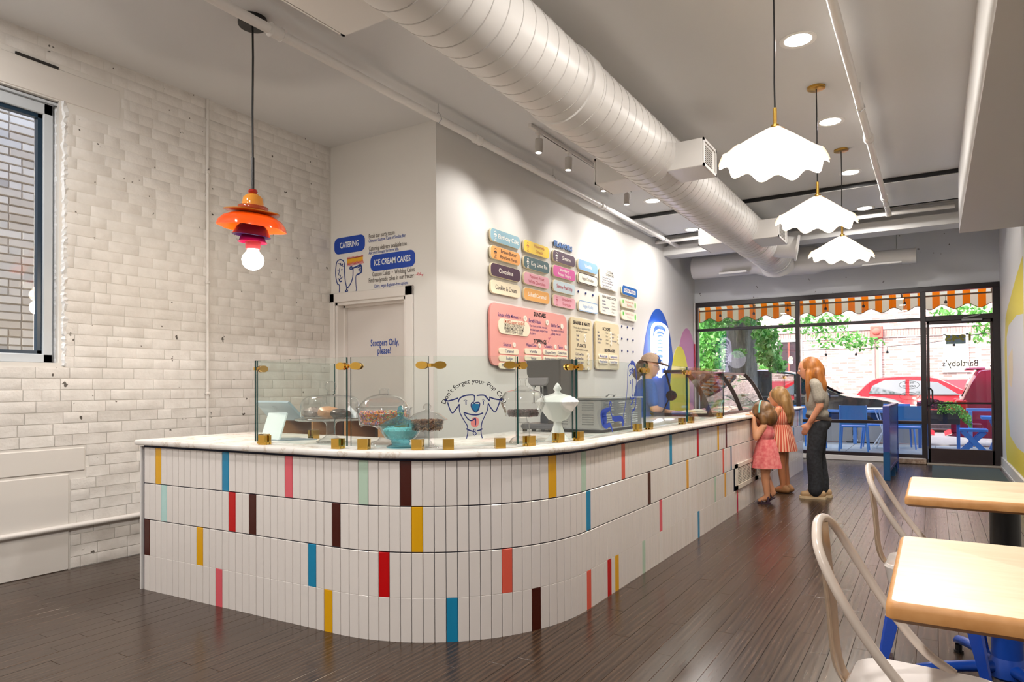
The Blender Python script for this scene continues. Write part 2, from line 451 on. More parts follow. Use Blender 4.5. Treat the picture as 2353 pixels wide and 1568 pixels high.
# broken plaster edge beside the window
m = MB(); r3 = random.Random(11); prevs = []
N = 90
for i in range(N+1):
    z = WZ0-.02+(WZ1-WZ0+.03)*i/N; y = WY1+.055+r3.uniform(-.012, .02)
    prevs.append([(-5.64, WY1-.01, z), (XL-.02+r3.uniform(-.01, .01), WY1+.008+r3.uniform(-.006, .006), z), (XL+.006+r3.uniform(-.006, .008), WY1+.03+r3.uniform(-.01, .01), z), (XL-.004, y, z)])
v = [p for row_ in prevs for p in row_]
m.add(v, [(i*4+k, i*4+k+1, (i+1)*4+k+1, (i+1)*4+k) for i in range(N) for k in range(3)])
m.build('broken_edge', mat('raw_plaster', '#e4e6e8', .8), wall_left)
# window in the brick wall
m = MB(); fx0, fx1 = -5.66, -5.60; fw = .066
m.bbox(fx0, fx1, WY0, WY0+fw, WZ0, WZ1-.02, .006); m.bbox(fx0, fx1, WY1-fw-.02, WY1-.02, WZ0, WZ1-.02, .006)
m.bbox(fx0, fx1, WY0, WY1-.02, WZ0, WZ0+fw, .006); m.bbox(fx0, fx1, WY0, WY1-.02, WZ1-fw-.05, WZ1-.03, .006)
m.box(fx0-.02, fx1+.02, WY0, WY1, WZ1-.03, WZ1-.012)
win2 = struct(m.build('window_2', mat('window_frame_grey', '#b4bac0', .4)))
m = MB(); a0, a1, b0, b1 = WY0+fw, WY1-fw-.02, WZ0+fw, WZ1-fw-.05
for y0, y1, z0, z1 in ((a0, a0+.03, b0, b1), (a1-.03, a1, b0, b1), (a0, a1, b0, b0+.025), (a0, a1, b1-.03, b1)): m.box(fx0-.01, fx1-.02, y0, y1, z0, z1)
m.build('gasket', mat('sash_blue_black', '#122c40', .4), win2)
m = MB(); m.box(-5.645, -5.638, a0+.02, a1-.02, b0+.015, b1-.02); m.build('pane', PANE, win2)
# door wall, menu wall, right wall, rear wall, storefront wall
m = MB(); DX0, DX1, DZ = -5.488, -4.49, 2.277
m.box(-5.6, DX0, YD, YD+.18, 0, CZ); m.box(DX1, XM-.18, YD, YD+.18, 0, CZ); m.box(DX0, DX1, YD, YD+.18, DZ, CZ)
wall_door = struct(m.build('wall_door_side', WALLP))
m = MB(); m.box(XM-.18, XM, YD, YS+.1, 0, 4.3); wall_menu = struct(m.build('wall_menu_side', WALLP))
m = MB(); m.box(XR, XR+.2, 9.95, YS+.1, 0, 4.3); m.box(XR+.2, 2.6, 9.95, 10.15, 0, 4.3); m.box(2.4, 2.6, -4.2, 9.95, 0, 4.3)
wall_right = struct(m.build('wall_right', PLAS))
m = MB(); m.box(.285, 2.4, -4.2, 9.95, 3.21, CZ); soffit = struct(m.build('trim_1', mat('soffit_paint', '#d2d0cd', .6)))
m = MB(); m.box(-6.0, 2.6, -4.3, -4.0, 0, CZ); struct(m.build('wall_back', WALLP))
m = MB(); m.box(XR-.022, XR, 9.95, YS-.02, 0, .17); m.box(XR-.028, XR, 9.95, YS-.02, 0, .03); struct(m.build('baseboard_right', TRIM))
def far_brick():
    m = mat('painted_brick_far', '#d4d6d8', .6); n = NT(m)
    tc = n.new('ShaderNodeTexCoord'); mp = n.new('ShaderNodeMapping'); mp.inputs['Rotation'].default_value = (math.radians(90), 0, 0)
    n.link(tc.outputs['Object'], mp.inputs[0])
    bt = n.new('ShaderNodeTexBrick'); bt.inputs['Scale'].default_value = 1; bt.inputs['Brick Width'].default_value = .2; bt.inputs['Row Height'].default_value = .07
    bt.inputs['Mortar Size'].default_value = .006; bt.inputs['Mortar Smooth'].default_value = .5; n.link(mp.outputs[0], bt.inputs[0])
    pit = n.noise(n.coord('Object'), 11, 2, .7)
    n.base(n.mix(n.ramp(pit, [(.27, '#ffffff'), (.285, '#000000')]), '#d2d4d6', '#7a7672')); n.bump(bt.outputs['Fac'], -.25, .006); return m
FBR = far_brick()
m = MB(); m.box(-4.3, XR+.2, YS, YS+.25, 3.03, 4.4); m.box(XM-.1, -4.085, YS, YS+.25, 0, 3.03); wall_sf = struct(m.build('wall_storefront', FBR))
m = MB(); m.box(-4.088, -4.068, YS-.1, YS-.0, 0, 3.03); struct(m.build('trim_2', TRIM))
# beam and riser pipes in the open bay
m = MB(); m.box(XM, XR, 11.75, 12.15, 3.70, 3.86); m.box(XM, XR, 11.95, 12.2, 3.86, 4.28); struct(m.build('trim_3', WHITE))
# storefront sill
m = MB(); m.bbox(-4.07, -.13, YS-.1, YS+.12, 0, .09, .008); struct(m.build('trim_4', TRIM))
m = MB(); m.bbox(-.56, -.125, YS-.22, YS-.09, 0, .085, .01); o = m.build('threshold_stone', [mat('veined_stone', '#8a7565', .5)]); tag(o, 'low brown stone block on the floor at the foot of the storefront', 'stone block')
n = NT(MATS['veined_stone']); n.base(n.ramp(n.noise(n.coord('Object'), 14, 6, .7), [(.3, '#5a463a'), (.5, '#97806d'), (.7, '#c4b5a5')]))
# ------------------------------------------------------------------ storefront glazing and doors
m = MB(); y0, y1 = YS-.05, YS+.06
m.bbox(-4.07, .93, y0, y1, 2.937, 3.027, .006)            # head
m.bbox(-4.07, -4.045, y0, y1, .09, 2.94, .004)
for a, b in ((-2.19, -2.118), (-.188, -.104), (.83, .93)): m.bbox(a, b, y0-.01, y1, .085 if b < -.15 else 0, 2.94, .006)
m.bbox(-4.07, -.15, y0+.005, y1, 2.447, 2.5, .005); m.bbox(-4.07, -.15, y0+.005, y1, .668, .723, .005)
m.bbox(-4.07, -.15, y0, y1, .088, .148, .005); m.bbox(-.12, .85, y0, y1, 2.43, 2.515, .005)
win1 = struct(m.build('window_1', DKFRAME))
for a, b, c, d in ((-4.05, -2.19, 2.5, 2.94), (-2.12, -.188, 2.5, 2.94), (-.105, .83, 2.515, 2.94), (-4.05, -2.19, .723, 2.447), (-2.12, -.188, .723, 2.447), (-4.05, -2.19, .148, .668), (-2.12, -.188, .148, .668)):
    m = MB(); m.box(a, b, YS, YS+.012, c, d); m.build('pane', PANE, win1)
m = MB(); y0, y1 = YS-.035, YS+.02
m.bbox(-.1, -.058, y0, y1, .02, 2.43, .005); m.bbox(.795, .828, y0, y1, .02, 2.43, .005); m.bbox(-.1, .828, y0, y1, .02, .262, .005); m.bbox(-.1, .828, y0, y1, 2.373, 2.43, .005)
door1 = struct(m.build('door_1', mat('door_brown', '#2c1a1c', .4)))
m = MB(); m.box(-.06, .8, YS-.012, YS, .26, 2.375); m.build('pane', PANE, door1)
m = MB(); m.bbox(-.06, .8, y0-.03, y0-.008, 1.02, 1.05, .006); m.build('push_bar', BLACK, door1)
m = MB(); m.tube([(-.085, y0, 1.29), (-.085, y0-.05, 1.29), (-.05, y0-.07, 1.28), (-.025, y0-.07, 1.24), (-.025, y0-.07, 1.05), (-.05, y0-.07, 1.01), (-.085, y0-.05, 1.0), (-.085, y0, 1.0)], .014, 8); m.build('pull_handle', BLACK, door1, smooth=60)
m = MB(); m.bbox(.40, .69, y0-.06, y0-.005, 2.40, 2.445, .008); m.bar((.42, y0-.05, 2.455), (.66, y0-.03, 2.50), .012, .02); m.build('closer', mat('closer_grey', '#8e8e90', .35, .6), door1)
m = MB(); m.box(-.12, .93, YS-.12, YS-.03, -.005, .02); m.build('threshold', mat('threshold_metal', '#b9b2a8', .35, .5), door1)
MX, MZ = Vector((-1, 0, 0)), Vector((0, 0, 1))
text('1945', .15, (.345, YS-.006, 2.13), MX, MZ, mat('gold_leaf', '#7d7a10', .45), door1, 'house_number', bold=.03, sx=-.37)
text("Bartleby's", .15, (.375, YS-.006, 1.70), MX, MZ, INK, door1, 'shop_name', bold=.008, sx=-.50)
# staff door
m = MB(); m.box(DX0+.0, DX1, YD+.13, YD+.17, 0, DZ-.03)
door2 = struct(m.build('door_2', mat('door_white', '#d4cfcb', .35)))
m = MB()
for a, b, c, d in ((DX0-.105, DX0, 0, DZ+.1), (DX1, DX1+.1, 0, DZ+.1)): m.bbox(a, b, YD-.022, YD, c, d, .006)
m.bbox(DX0-.105, DX1+.1, YD-.022, YD, DZ, DZ+.1, .006); m.build('casing', TRIM, door2)
m = MB(); m.box(DX0, DX0+.03, YD, YD+.13, 0, DZ); m.box(DX1-.03, DX1, YD, YD+.13, 0, DZ); m.box(DX0, DX1, YD, YD+.13, DZ-.03, DZ)
m.box(DX0+.03, DX0+.05, YD+.09, YD+.128, 0, DZ-.03); m.box(DX0+.03, DX1, YD+.09, YD+.128, DZ-.05, DZ-.03); m.build('jamb', TRIM, door2)
PX, PZ = Vector((1, 0, 0)), Vector((0, 0, 1))
SIGNBLUE = mat('sign_blue_ink', '#15429c', .5)
text('Scoopers Only,', .1, (-4.9, YD+.128, 1.83), PX, PZ, SIGNBLUE, door2, 'door_lettering', bold=.016, sx=-.395, key='d2')
text('please!', .1, (-4.905, YD+.128, 1.745), PX, PZ, SIGNBLUE, door2, 'door_lettering', bold=.016, sx=-.185, key='d2')
# floor mat
m = MB(); m.bbox(-.045, .86, 11.5, 13.2, 0, .012, .004); o = m.build('door_mat', mat('mat_grey', '#3c4746', .95)); tag(o, 'dark grey-green floor mat in front of the storefront door', 'mat')
# ------------------------------------------------------------------ painted wall graphics on the door wall
def on_door(px, py): p = at(px, py, 1, YD); return (p.x, p.z)
GO, GX, GY = Vector((0, YD, 0)), PX, PZ
STROKE = mat('brush_blue', '#15357f', .5)
def door_sign(name, label, cx, cz, w, h, words, fit, size):
    b = MB(); poly = [(x+cx, y+cz) for x, y in rrect(w, h, h*.36, 8)]; b.prism(poly, GO, GX, GY, .0005, .004)
    o = b.build(name, mat('sign_blue', '#0a3fa6', .45), loc=(cx, YD, cz)); tag(o, label, 'sign')
    text(words, size, (cx, YD-.006, cz), PX, PZ, mat('sign_white', '#e2e6ea', .5), o, bold=.022, sx=-fit); return o
door_sign('blue_sign', 'blue rounded sign reading CATERING above the white staff door', -5.275, 2.886, .45, .175, 'CATERING', .275, .085)
door_sign('blue_sign', 'blue rounded sign reading ICE CREAM CAKES above the white staff door', -4.67, 2.65, .60, .168, 'ICE CREAM CAKES', .49, .085)
GREY = mat('grey_ink', '#5a5450', .6)
for s, z, x0, x1, mm, b, lab in (
    ('Book our party room', 2.937, -4.992, -4.637, GREY, .004, 'grey serif line Book our party room above the staff door'),
    ('Choose a Custom Cake or Sundae Bar', 2.889, -4.996, -4.493, SIGNBLUE, .003, 'small blue line Choose a Custom Cake or Sundae Bar'),
    ('Catering delivery available too', 2.806, -4.993, -4.476, GREY, .004, 'grey serif line Catering delivery available too'),
    ('Ask your scooper for more info', 2.762, -4.996, -4.586, SIGNBLUE, .003, 'small blue line Ask your scooper for more info'),
    ('Custom Cakes  •  Wedding Cakes', 2.533, -4.945, -4.376, GREY, .004, 'grey serif line Custom Cakes and Wedding Cakes'),
    ('Find readymade cakes in our freezer', 2.473, -4.995, -4.385, GREY, .004, 'grey serif line Find readymade cakes in our freezer'),
    ('Dairy, vegan & gluten-free options', 2.409, -4.915, -4.461, SIGNBLUE, .003, 'small blue line about dairy, vegan and gluten-free options')):
    w = thing('wall_lettering', lab, 'lettering', ((x0+x1)/2, YD, z), 'lettering beside the blue signs')
    text(s, .068 if mm is GREY else .05, ((x0+x1)/2, YD-.003, z), PX, PZ, mm, w, sx=-(x1-x0), bold=b)
def z6(x, y): return on_door(760+x/10.4545, 530+y/10.4545)
def strokes(mb, lst, o, X, Y, d, mi=None):
    for pts, w in lst: mb.ribbon(pts, w, o, X, Y, d, mi)
draw = thing('line_drawing', 'blue brush drawing of a long head holding up a yellow cake on the door wall', 'drawing', (-5.4, YD, 2.5))
m = MB(); T = lambda *p: [z6(*q) for q in p]
strokes(m, [(T((205, 1490), (212, 1400), (210, 1310), (170, 1290), (140, 1200), (120, 1050), (125, 900), (150, 760), (200, 710), (245, 702), (300, 730), (328, 800), (335, 1000), (350, 1200), (390, 1390)), .012),
    (T((400, 1400), (350, 1470), (410, 1455), (385, 1400), (440, 1340), (500, 1230), (535, 1100), (540, 920)), .012),
    (T((540, 920), (470, 925), (465, 890), (500, 870), (525, 905)), .013), (T((530, 905), (600, 880), (660, 850), (720, 830), (740, 870), (745, 940), (735, 1000), (680, 1040), (620, 1070)), .017),
    (T((620, 1070), (605, 1120), (608, 1300), (618, 1400), (608, 1460)), .009),
    (T((640, 900), (725, 855)), .011), (T((660, 950), (738, 895)), .011), (T((680, 985), (740, 935)), .011),
    (T((190, 790), (230, 810), (240, 785), (225, 820), (280, 830), (285, 800), (268, 840), (305, 865)), .009),
    (T((215, 910), (205, 1000), (192, 1070), (235, 1075), (222, 1140)), .009), (T((170, 1150), (220, 1170), (290, 1110)), .009), (T((205, 1175), (225, 1225), (270, 1215)), .015),
    (T((180, 940), (180, 970)), .016), (T((268, 925), (270, 958)), .016)], GO, GX, GY, .002)
m.build('outline', STROKE, draw)
m = MB(); cake = [z6(*q) for q in ((397, 680), (772, 620), (775, 735), (397, 812))][::-1]; m.prism(cake, GO, GX, GY, .0005, .0015); m.build('cake', mat('cake_yellow', '#dca520', .5), draw)
m = MB()
for k in range(13):
    t = k/12; xa = 405+t*365
    for ya, yb in ((690-t*60, 645-t*60), (830-t*78, 780-t*78)): m.ribbon([z6(xa-12, ya), z6(xa, yb), z6(xa+12, ya-3)], .008, GO, GX, GY, .0022, sm=1)
m.ribbon(T((395, 690), (772, 615)), .006, GO, GX, GY, .0022); m.ribbon(T((397, 832), (778, 755)), .006, GO, GX, GY, .0022); m.ribbon(T((388, 858), (800, 773)), .006, GO, GX, GY, .0022)
m.build('icing', mat('icing_pink', '#cf5a5e', .5), draw)
sc = MB(); sc.ribbon(T((2030, 1072), (2080, 1065), (2110, 1030), (2095, 1015), (2075, 1060), (2130, 1075), (2170, 1040), (2160, 1010), (2140, 1060), (2200, 1060), (2220, 1050), (2190, 1100)), .006, GO, GX, GY, .002)
o = sc.build('scribble', mat('scribble_red', '#d8717c', .5), loc=(-4.3, YD, 2.47)); tag(o, 'small pink scribble after the freezer line on the door wall', 'scribble')
# ------------------------------------------------------------------ left wall conduits
m = MB(); m.cyl((XL+.012, 3.713, .3), (XL+.012, 3.713, CZ), .014, 8)
for z in (1.3, 2.3, 3.3): m.bbox(XL, XL+.03, 3.695, 3.731, z, z+.025, .003)
o = m.build('conduit', BRICKP, loc=(XL, 3.713, .3), smooth=60); tag(o, 'white vertical conduit running up the painted brick wall', 'conduit')
m = MB(); m.tube([(XL+.02, -1, .30), (XL+.02, 2.5, .325), (XL+.02, 5.0, .335)], .021, 10)
o = m.build('pipe', mat('pipe_white', '#d6d2ce', .4), loc=(XL, 2, .3), smooth=60); tag(o, 'white horizontal pipe low along the brick wall', 'pipe')
# ------------------------------------------------------------------ ducts
DUCT = mat('duct_paint', '#d9d6d2', .38)
DC, DR = Vector((-2.32, 0, 3.59)), .285
duct = thing('spiral_duct', 'large white spiral duct hung under the ceiling along the room', 'duct', (-2.32, 5, 3.59))
m = MB(); N = 40
m.tube([(DC.x, y, DC.z) for y in (-3.5, 4.5)], DR*.985, N); m.tube([(DC.x, y, DC.z) for y in (4.5, 12.35)], DR, N)
m.build('duct_body', DUCT, duct, smooth=40)
m = MB(); y = -3.4; st = .1485
pts = []
k = 0
while True:
    yy = -3.4+k*st/24
    if yy > 12.3: break
    a = 2*math.pi*k/24; rr = (DR*.985 if yy < 4.5 else DR)+.001
    pts.append((DC.x+rr*math.cos(a), yy, DC.z+rr*math.sin(a))); k += 1
m.tube(pts, .0045, 5); m.build('lock_seam', mat('duct_seam', '#c3bfbb', .4), duct, smooth=60)
m = MB()
for y0_, y1_, r_ in ((4.44, 4.56, DR+.008), (4.40, 4.44, DR+.012), (4.56, 4.59, DR+.012), (12.3, 12.36, DR+.01), (10.62, 10.66, DR+.01)): m.tube([(DC.x, y0_, DC.z), (DC.x, y1_, DC.z)], r_, N)
m.build('collar', DUCT, duct, smooth=40)
m = MB(); arc = []
for i in range(7):
    a = i/6*math.pi/2*.55; arc.append((DC.x, 12.36+.42*math.sin(a), DC.z-.42*(1-math.cos(a))))
m.tube(arc, DR*.98, N); m.build('elbow', DUCT, duct, smooth=40)
for y in (.6, 3.0, 5.4, 8.1, 11.0):
    m = MB(); m.cyl((DC.x, y, DC.z+DR), (DC.x, y, CZ), .006, 6); m.build('hanger_rod', CHROME, duct)
def diffuser(y0, y1, side, lab):
    x1 = DC.x+side*.54; d = thing('box_diffuser', lab, 'air vent', (x1, (y0+y1)/2, 3.5), 'white box diffusers on the duct')
    b = MB(); xa, xb = sorted((DC.x+side*.18, x1)); b.bbox(xa, xb, y0, y1, 3.385, 3.645, .006)
    b.build('housing', DUCT, d)
    b = MB(); xs, xe = sorted((x1+side*.001, x1+side*.012))
    b.box(xs, xe, y0+.0, y1, 3.385, 3.41); b.box(xs, xe, y0, y1, 3.62, 3.645); b.box(xs, xe, y0, y0+.03, 3.385, 3.645); b.box(xs, xe, y1-.03, y1, 3.385, 3.645); b.build('rim', DUCT, d)
    b = MB(); b.box(x1-.001, x1+side*.003 if side > 0 else x1-.003, y0+.045, y1-.13, 3.43, 3.60); b.build('grille', mat('grille_grey', '#8f8a84', .5), d)
    b = MB()
    for i in range(9): z = 3.435+i*.0185; b.bar((x1+side*.005, y0+.045, z), (x1+side*.005, y1-.13, z), .006, .004)
    b.build('louvre', mat('louvre_grey', '#a8a39c', .45), d)
diffuser(6.2, 6.63, 1, 'nearest white box diffuser on the right side of the duct')
diffuser(6.2, 6.63, -1, 'white box diffuser on the left side of the duct behind the track lights')
diffuser(9.74, 10.36, 1, 'far white box diffuser on the right side of the duct')
diffuser(9.74, 10.36, -1, 'far white box diffuser on the left side of the duct over the open bay')
diffuser(2.15, 2.79, -1, 'box diffuser underside beside the near end of the duct')
t = thing('damper_plate', 'round white duct tap with disc end beyond the far diffuser', 'duct', (-1.7, 11.3, 3.5))
m = MB(); a, b_ = Vector((-2.15, 11.25, 3.56)), Vector((-1.80, 11.3, 3.50)); m.cyl(a, b_, .17, 20); m.build('tap', DUCT, t, smooth=40)
m = MB(); d_ = (b_-a).normalized(); m.cyl(b_, b_+d_*.03, .20, 24); m.build('disc', DUCT, t, smooth=40)
cross = thing('cross_duct', 'white round duct lying across the room above the storefront', 'duct', (-2.1, 12.9, 3.55))
m = MB(); m.tube([(-3.9, 12.9, 3.61), (-2.75, 12.9, 3.61), (-2.55, 12.9, 3.58), (-1.75, 12.9, 3.56), (-1.5, 12.9, 3.49), (-.22, 12.9, 3.47)], [.205, .205, .25, .25, .13, .125], 28); m.build('duct_body', DUCT, cross, smooth=35)
m = MB(); m.bbox(-3.35, -2.85, 12.62, 12.76, 3.41, 3.45, .005); m.bbox(-1.0, -.42, 12.72, 12.84, 3.345, 3.375, .005); m.build('bar_grille', DUCT, cross)
m = MB(); m.cyl((-3.5, 12.9, 3.8), (-3.5, 12.9, 4.28), .006, 6); m.cyl((-.5, 12.9, 3.58), (-.5, 12.9, 4.28), .006, 6); m.build('hanger_rod', CHROME, cross)
# ------------------------------------------------------------------ sprinkler pipes
PIPE = mat('pipe_paint', '#e6e3df', .35)
def pipe(lab, x, y0, y1, z0, z1, r, coup, hang, end=None):
    t = thing('sprinkler_pipe', lab, 'pipe', (x, (y0+y1)/2, (z0+z1)/2)); zz = lambda y: z0+(z1-z0)*(y-y0)/(y1-y0)
    b = MB(); b.tube([(x, y0, z0), (x, y1, z1)], r, 12); b.build('pipe_run', PIPE, t, smooth=60)
    for y in coup:
        b = MB(); b.tube([(x, y-.06, zz(y)), (x, y-.045, zz(y)), (x, y-.044, zz(y)), (x, y+.044, zz(y)), (x, y+.045, zz(y)), (x, y+.06, zz(y))], [r*1.1, r*1.45, r*1.3, r*1.3, r*1.45, r*1.1], 14); b.build('coupling', PIPE, t, smooth=40)
    for y in hang:
        b = MB(); b.tube([(x, y, zz(y)-r-.008), (x-r-.006, y, zz(y)-.01), (x-r*.7, y, zz(y)+r), (x, y, zz(y)+r+.03)], .004, 5); b.tube([(x, y, zz(y)-r-.008), (x+r+.006, y, zz(y)-.01), (x+r*.7, y, zz(y)+r), (x, y, zz(y)+r+.03)], .004, 5)
        b.cyl((x, y, zz(y)+r+.02), (x, y, CZ), .004, 5); b.build('hanger', CHROME, t)
    if end: b = MB(); b.tube([(x, y1, z1), (x, y1+.05, z1), (x, y1+.08, z1-.03)], r*1.2, 12); b.build('end_cap', PIPE, t, smooth=50)
pipe('long white sprinkler pipe hung close to the menu wall', -3.85, -3.5, 11.85, 3.815, 3.85, .034, (1.9, 3.1, 5.55, 8.55), (1.2, 4.92, 7.14, 11.06), True)
pipe('slim white sprinkler pipe running past the pendant lamps at right', -.51, -3.5, 10.75, 3.75, 3.76, .032, (7.42, 9.9), (2.5, 6.55, 10.3), True)
t = thing('cross_pipe', 'white pipe crossing the open bay under the step in the ceiling', 'pipe', (-1.8, 11.35, 3.86))
m = MB(); m.tube([(XM, 11.36, 3.87), (.28, 11.36, 3.87)], .035, 10); m.tube([(XM, 11.52, 3.93), (.28, 11.52, 3.93)], .05, 10); m.build('pipe_run', PIPE, t, smooth=60)
# ------------------------------------------------------------------ recessed lights
GLOW = mat('lamp_glow', '#ffffff', .5, emit='#fff6ea', es=14)
cans = [(-.842, y) for y in (5.486, 7.365, 9.266)]+[(-.82, 11.01), (-3.34, 9.145), (-3.33, 10.93)]
vis = ['nearest round recessed ceiling light right of the duct', 'second round recessed ceiling light right of the duct', 'third round recessed ceiling light right of the duct', 'farthest recessed ceiling light right of the duct beyond the black slot', 'recessed ceiling light left of the duct before the black slot', 'recessed ceiling light left of the duct beyond the black slot']
hidden = [(-.842, 3.6), (-.842, 1.7), (-.842, -.2), (-.842, -2.2), (-4.6, 1.2), (-4.6, -1.2), (-2.9, -.2)]
def can(x, y, lab, en, grp='recessed ceiling lights'):
    z = CZ if y < 9.8 else CZ-.06
    t = thing('recessed_light', lab, 'ceiling light', (x, y, z), grp)
    b = MB(); b.lathe([(.132, 0), (.132, -.006), (.122, -.010), (.098, -.004), (.096, .0)], (x, y, z), 28); b.build('trim_ring', mat('ring_white', '#eceae6', .4), t, smooth=40)
    b = MB(); b.lathe([(.097, -.0035), (.05, -.006), (.001, -.007)], (x, y, z), 24); b.build('lens', GLOW, t, smooth=40)
    lamp('AREA', (x, y, z-.02), en, size=.18)
E_CAN = 26
for (x, y), l in zip(cans, vis): can(x, y, l, E_CAN)
for x, y in hidden: can(x, y, 'recessed ceiling light of the near ceiling above the camera', E_CAN*1.35)
# ------------------------------------------------------------------ track lights
TRK = mat('track_white', '#d9d6d2', .4); HEAD = mat('track_head', '#b9b4ae', .4)
for a, b_, l in ((5.78, 7.58, 'long white light track on the ceiling left of the duct'), (8.2, 8.4, 'short light track stub beyond the left box diffuser')):
    m = MB(); m.bbox(-3.395, -3.355, a, b_, CZ-.04, CZ, .004); o = m.build('light_track', TRK, loc=(-3.37, a, CZ)); tag(o, l, 'light track')
    m = MB(); m.box(-3.382, -3.368, a+.25, b_-.02, CZ-.0415, CZ-.039); m.build('track_slot', BLACK, o)
lab = ('nearest', 'second', 'third', 'farthest')
for i, y in enumerate((5.964, 6.62, 7.56, 8.29)):
    t = thing('track_spotlight', lab[i]+' cylinder spotlight of the four on the ceiling track', 'spotlight', (-3.375, y, CZ-.04), 'track spotlights')
    b = MB(); b.bbox(-3.395, -3.355, y-.05, y+.05, CZ-.06, CZ-.04, .004); b.cyl((-3.375, y, CZ-.06), (-3.375, y, CZ-.105), .010, 8); b.build('adapter', TRK, t)
    b = MB(); top = Vector((-3.375, y, CZ-.10)); ax = Vector((-.05, 0, -1)).normalized(); b.tube([top, top+ax*.006, top+ax*.13, top+ax*.14], [.034, .04, .04, .036], 18); b.build('head', HEAD, t, smooth=40)
    b = MB(); b.cyl(top+ax*.1405, top+ax*.142, .03, 16); b.build('lens', GLOW, t)
    lamp('SPOT', top+ax*.155, (46, 40, 30, 30)[i], aim=(XM, y-(.55, .3, -.3, -.9)[i], 2.55), size=.03, spot=95, blend=.9)
# ------------------------------------------------------------------ scalloped pendants
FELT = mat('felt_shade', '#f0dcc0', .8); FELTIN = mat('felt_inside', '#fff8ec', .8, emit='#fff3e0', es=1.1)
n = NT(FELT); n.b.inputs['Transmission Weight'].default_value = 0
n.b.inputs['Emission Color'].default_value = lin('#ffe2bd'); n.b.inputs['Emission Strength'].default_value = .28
BULB = mat('bulb_glow', '#ffffff', .4, emit='#ffe9cc', es=30)
def pendant(y, lab, src=None):
    x = -.845; loc = (x, y, 2.75)
    t = thing('scalloped_pendant', lab, 'pendant lamp', loc, 'scalloped white pendant lamps')
    b = MB(); b.lathe([(.001, 0), (.075, 0), (.075, -.018), (.068, -.022), (.001, -.022)], (x, y, CZ), 24); b.build('canopy', BRUSHED, t, smooth=40)
    b = MB(); b.tube([(x, y, CZ-.02), (x+.002, y, 3.6), (x-.002, y, 3.3), (x, y, 3.13)], .0055, 6); b.build('cord', BLACK, t)
    b = MB(); b.cyl((x, y, 3.03), (x, y, 3.135), .012, 10); b.lathe([(.012, .0), (.024, -.004), (.03, -.02), (.06, -.035)], (x, y, 3.03), 14); b.build('stem', BRUSHED, t, smooth=40)
    T = Matrix.Rotation(math.radians(4), 4, 'Y')@Matrix.Rotation(math.radians(-3), 4, 'X')
    def shade(off, R, zt, zb, n=96):
        g = MB(); rows = []
        for i in range(9):
            u = i/8
            for j in range(n):
                a = 2*math.pi*j/n; s_ = math.sin(a*10+.6)
                rr = (.025+(R-.025)*u)*(1+.035*s_*u**3); zz = zt+(zb-zt)*u**1.08-off-.022*s_*u**6
                p = T@Vector((rr*math.cos(a), rr*math.sin(a), zz-zt)); g.v.append((x+p.x, y+p.y, zt+p.z))
        for i in range(8):
            for j in range(n): g.f.append((i*n+j, i*n+(j+1) % n, (i+1)*n+(j+1) % n, (i+1)*n+j)); g.m.append(0)
        return g
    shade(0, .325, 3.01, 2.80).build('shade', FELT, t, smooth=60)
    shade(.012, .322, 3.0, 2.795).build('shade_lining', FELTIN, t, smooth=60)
    b = MB(); b.ball((x, y, 2.86), .045, 14, 10); b.cyl((x, y, 2.9), (x, y, 2.98), .02, 10); b.build('bulb', BULB, t, smooth=60)
    lamp('POINT', (x, y, 2.80), 34, (1, .86, .68), size=.05)
pendant(4.572, 'nearest of the three scalloped white pendant lamps')
pendant(6.445, 'middle of the three scalloped white pendant lamps')
pendant(8.318, 'farthest of the three scalloped white pendant lamps')
# ------------------------------------------------------------------ stacked coloured pendant
x, y = -4.061, 3.073
t = thing('stacked_pendant', 'pendant lamp of stacked orange, purple and pink glass pieces with a bare globe bulb', 'pendant lamp', (x, y, 2.24))
m = MB(); m.lathe([(.001, 0), (.098, 0), (.098, -.05), (.092, -.058), (.001, -.058)], (x, y, CZ), 32); m.build('canopy', BLACK, t, smooth=40)
m = MB(); m.tube([(x, y, CZ-.05), (x+.004, y, 3.7), (x-.003, y, 3.3), (x+.001, y, 2.98)], .0075, 6); m.build('cord', BLACK, t)
m = MB(); m.cyl((x, y, 2.755), (x, y, 2.985), .011, 8); m.build('rod', BLACK, t)
def piece(name, col, prof, tilt=0, wob=None, rough=.15, spec=.6):
    b = MB(); b.lathe(prof, (0, 0, 0), 36, wob=wob)
    R = Matrix.Rotation(math.radians(tilt), 4, 'Y'); zc = prof[0][1]
    b.v = [tuple(Vector((x, y, zc))+R@Vector((p[0], p[1], p[2]-zc))) for p in b.v]
    return b.build(name, mat('glass_'+name+col, col, rough, spec=spec), t, smooth=50)
piece('bead', '#b8322a', [(.001, 2.722), (.026, 2.728), (.033, 2.742), (.026, 2.757), (.001, 2.762)])
piece('dome', '#f5a33c', [(.07, 2.628), (.072, 2.66), (.064, 2.70), (.04, 2.722), (.001, 2.728)])
piece('ring', '#b4471c', [(.001, 2.60), (.095, 2.602), (.102, 2.612), (.102, 2.634), (.098, 2.638), (.001, 2.638)], 5)
piece('plate', '#c8882a', [(.001, 2.585), (.12, 2.583), (.185, 2.592), (.188, 2.598), (.12, 2.598), (.001, 2.602)], 7, lambda a, z: 1+.04*math.sin(5*a))
piece('wavy_bowl', '#ff5a10', [(.06, 2.575), (.15, 2.572), (.195, 2.55), (.222, 2.515), (.228, 2.482), (.222, 2.482), (.19, 2.53), (.15, 2.555), (.06, 2.56)], 6, lambda a, z: 1+.05*math.sin(6*a+1)*(2.58-z)/.09)
piece('purple_bowl', '#3c1450', [(.035, 2.535), (.07, 2.52), (.105, 2.485), (.125, 2.44), (.132, 2.432), (.128, 2.428), (.115, 2.44), (.09, 2.48), (.05, 2.51), (.035, 2.52)], 8)
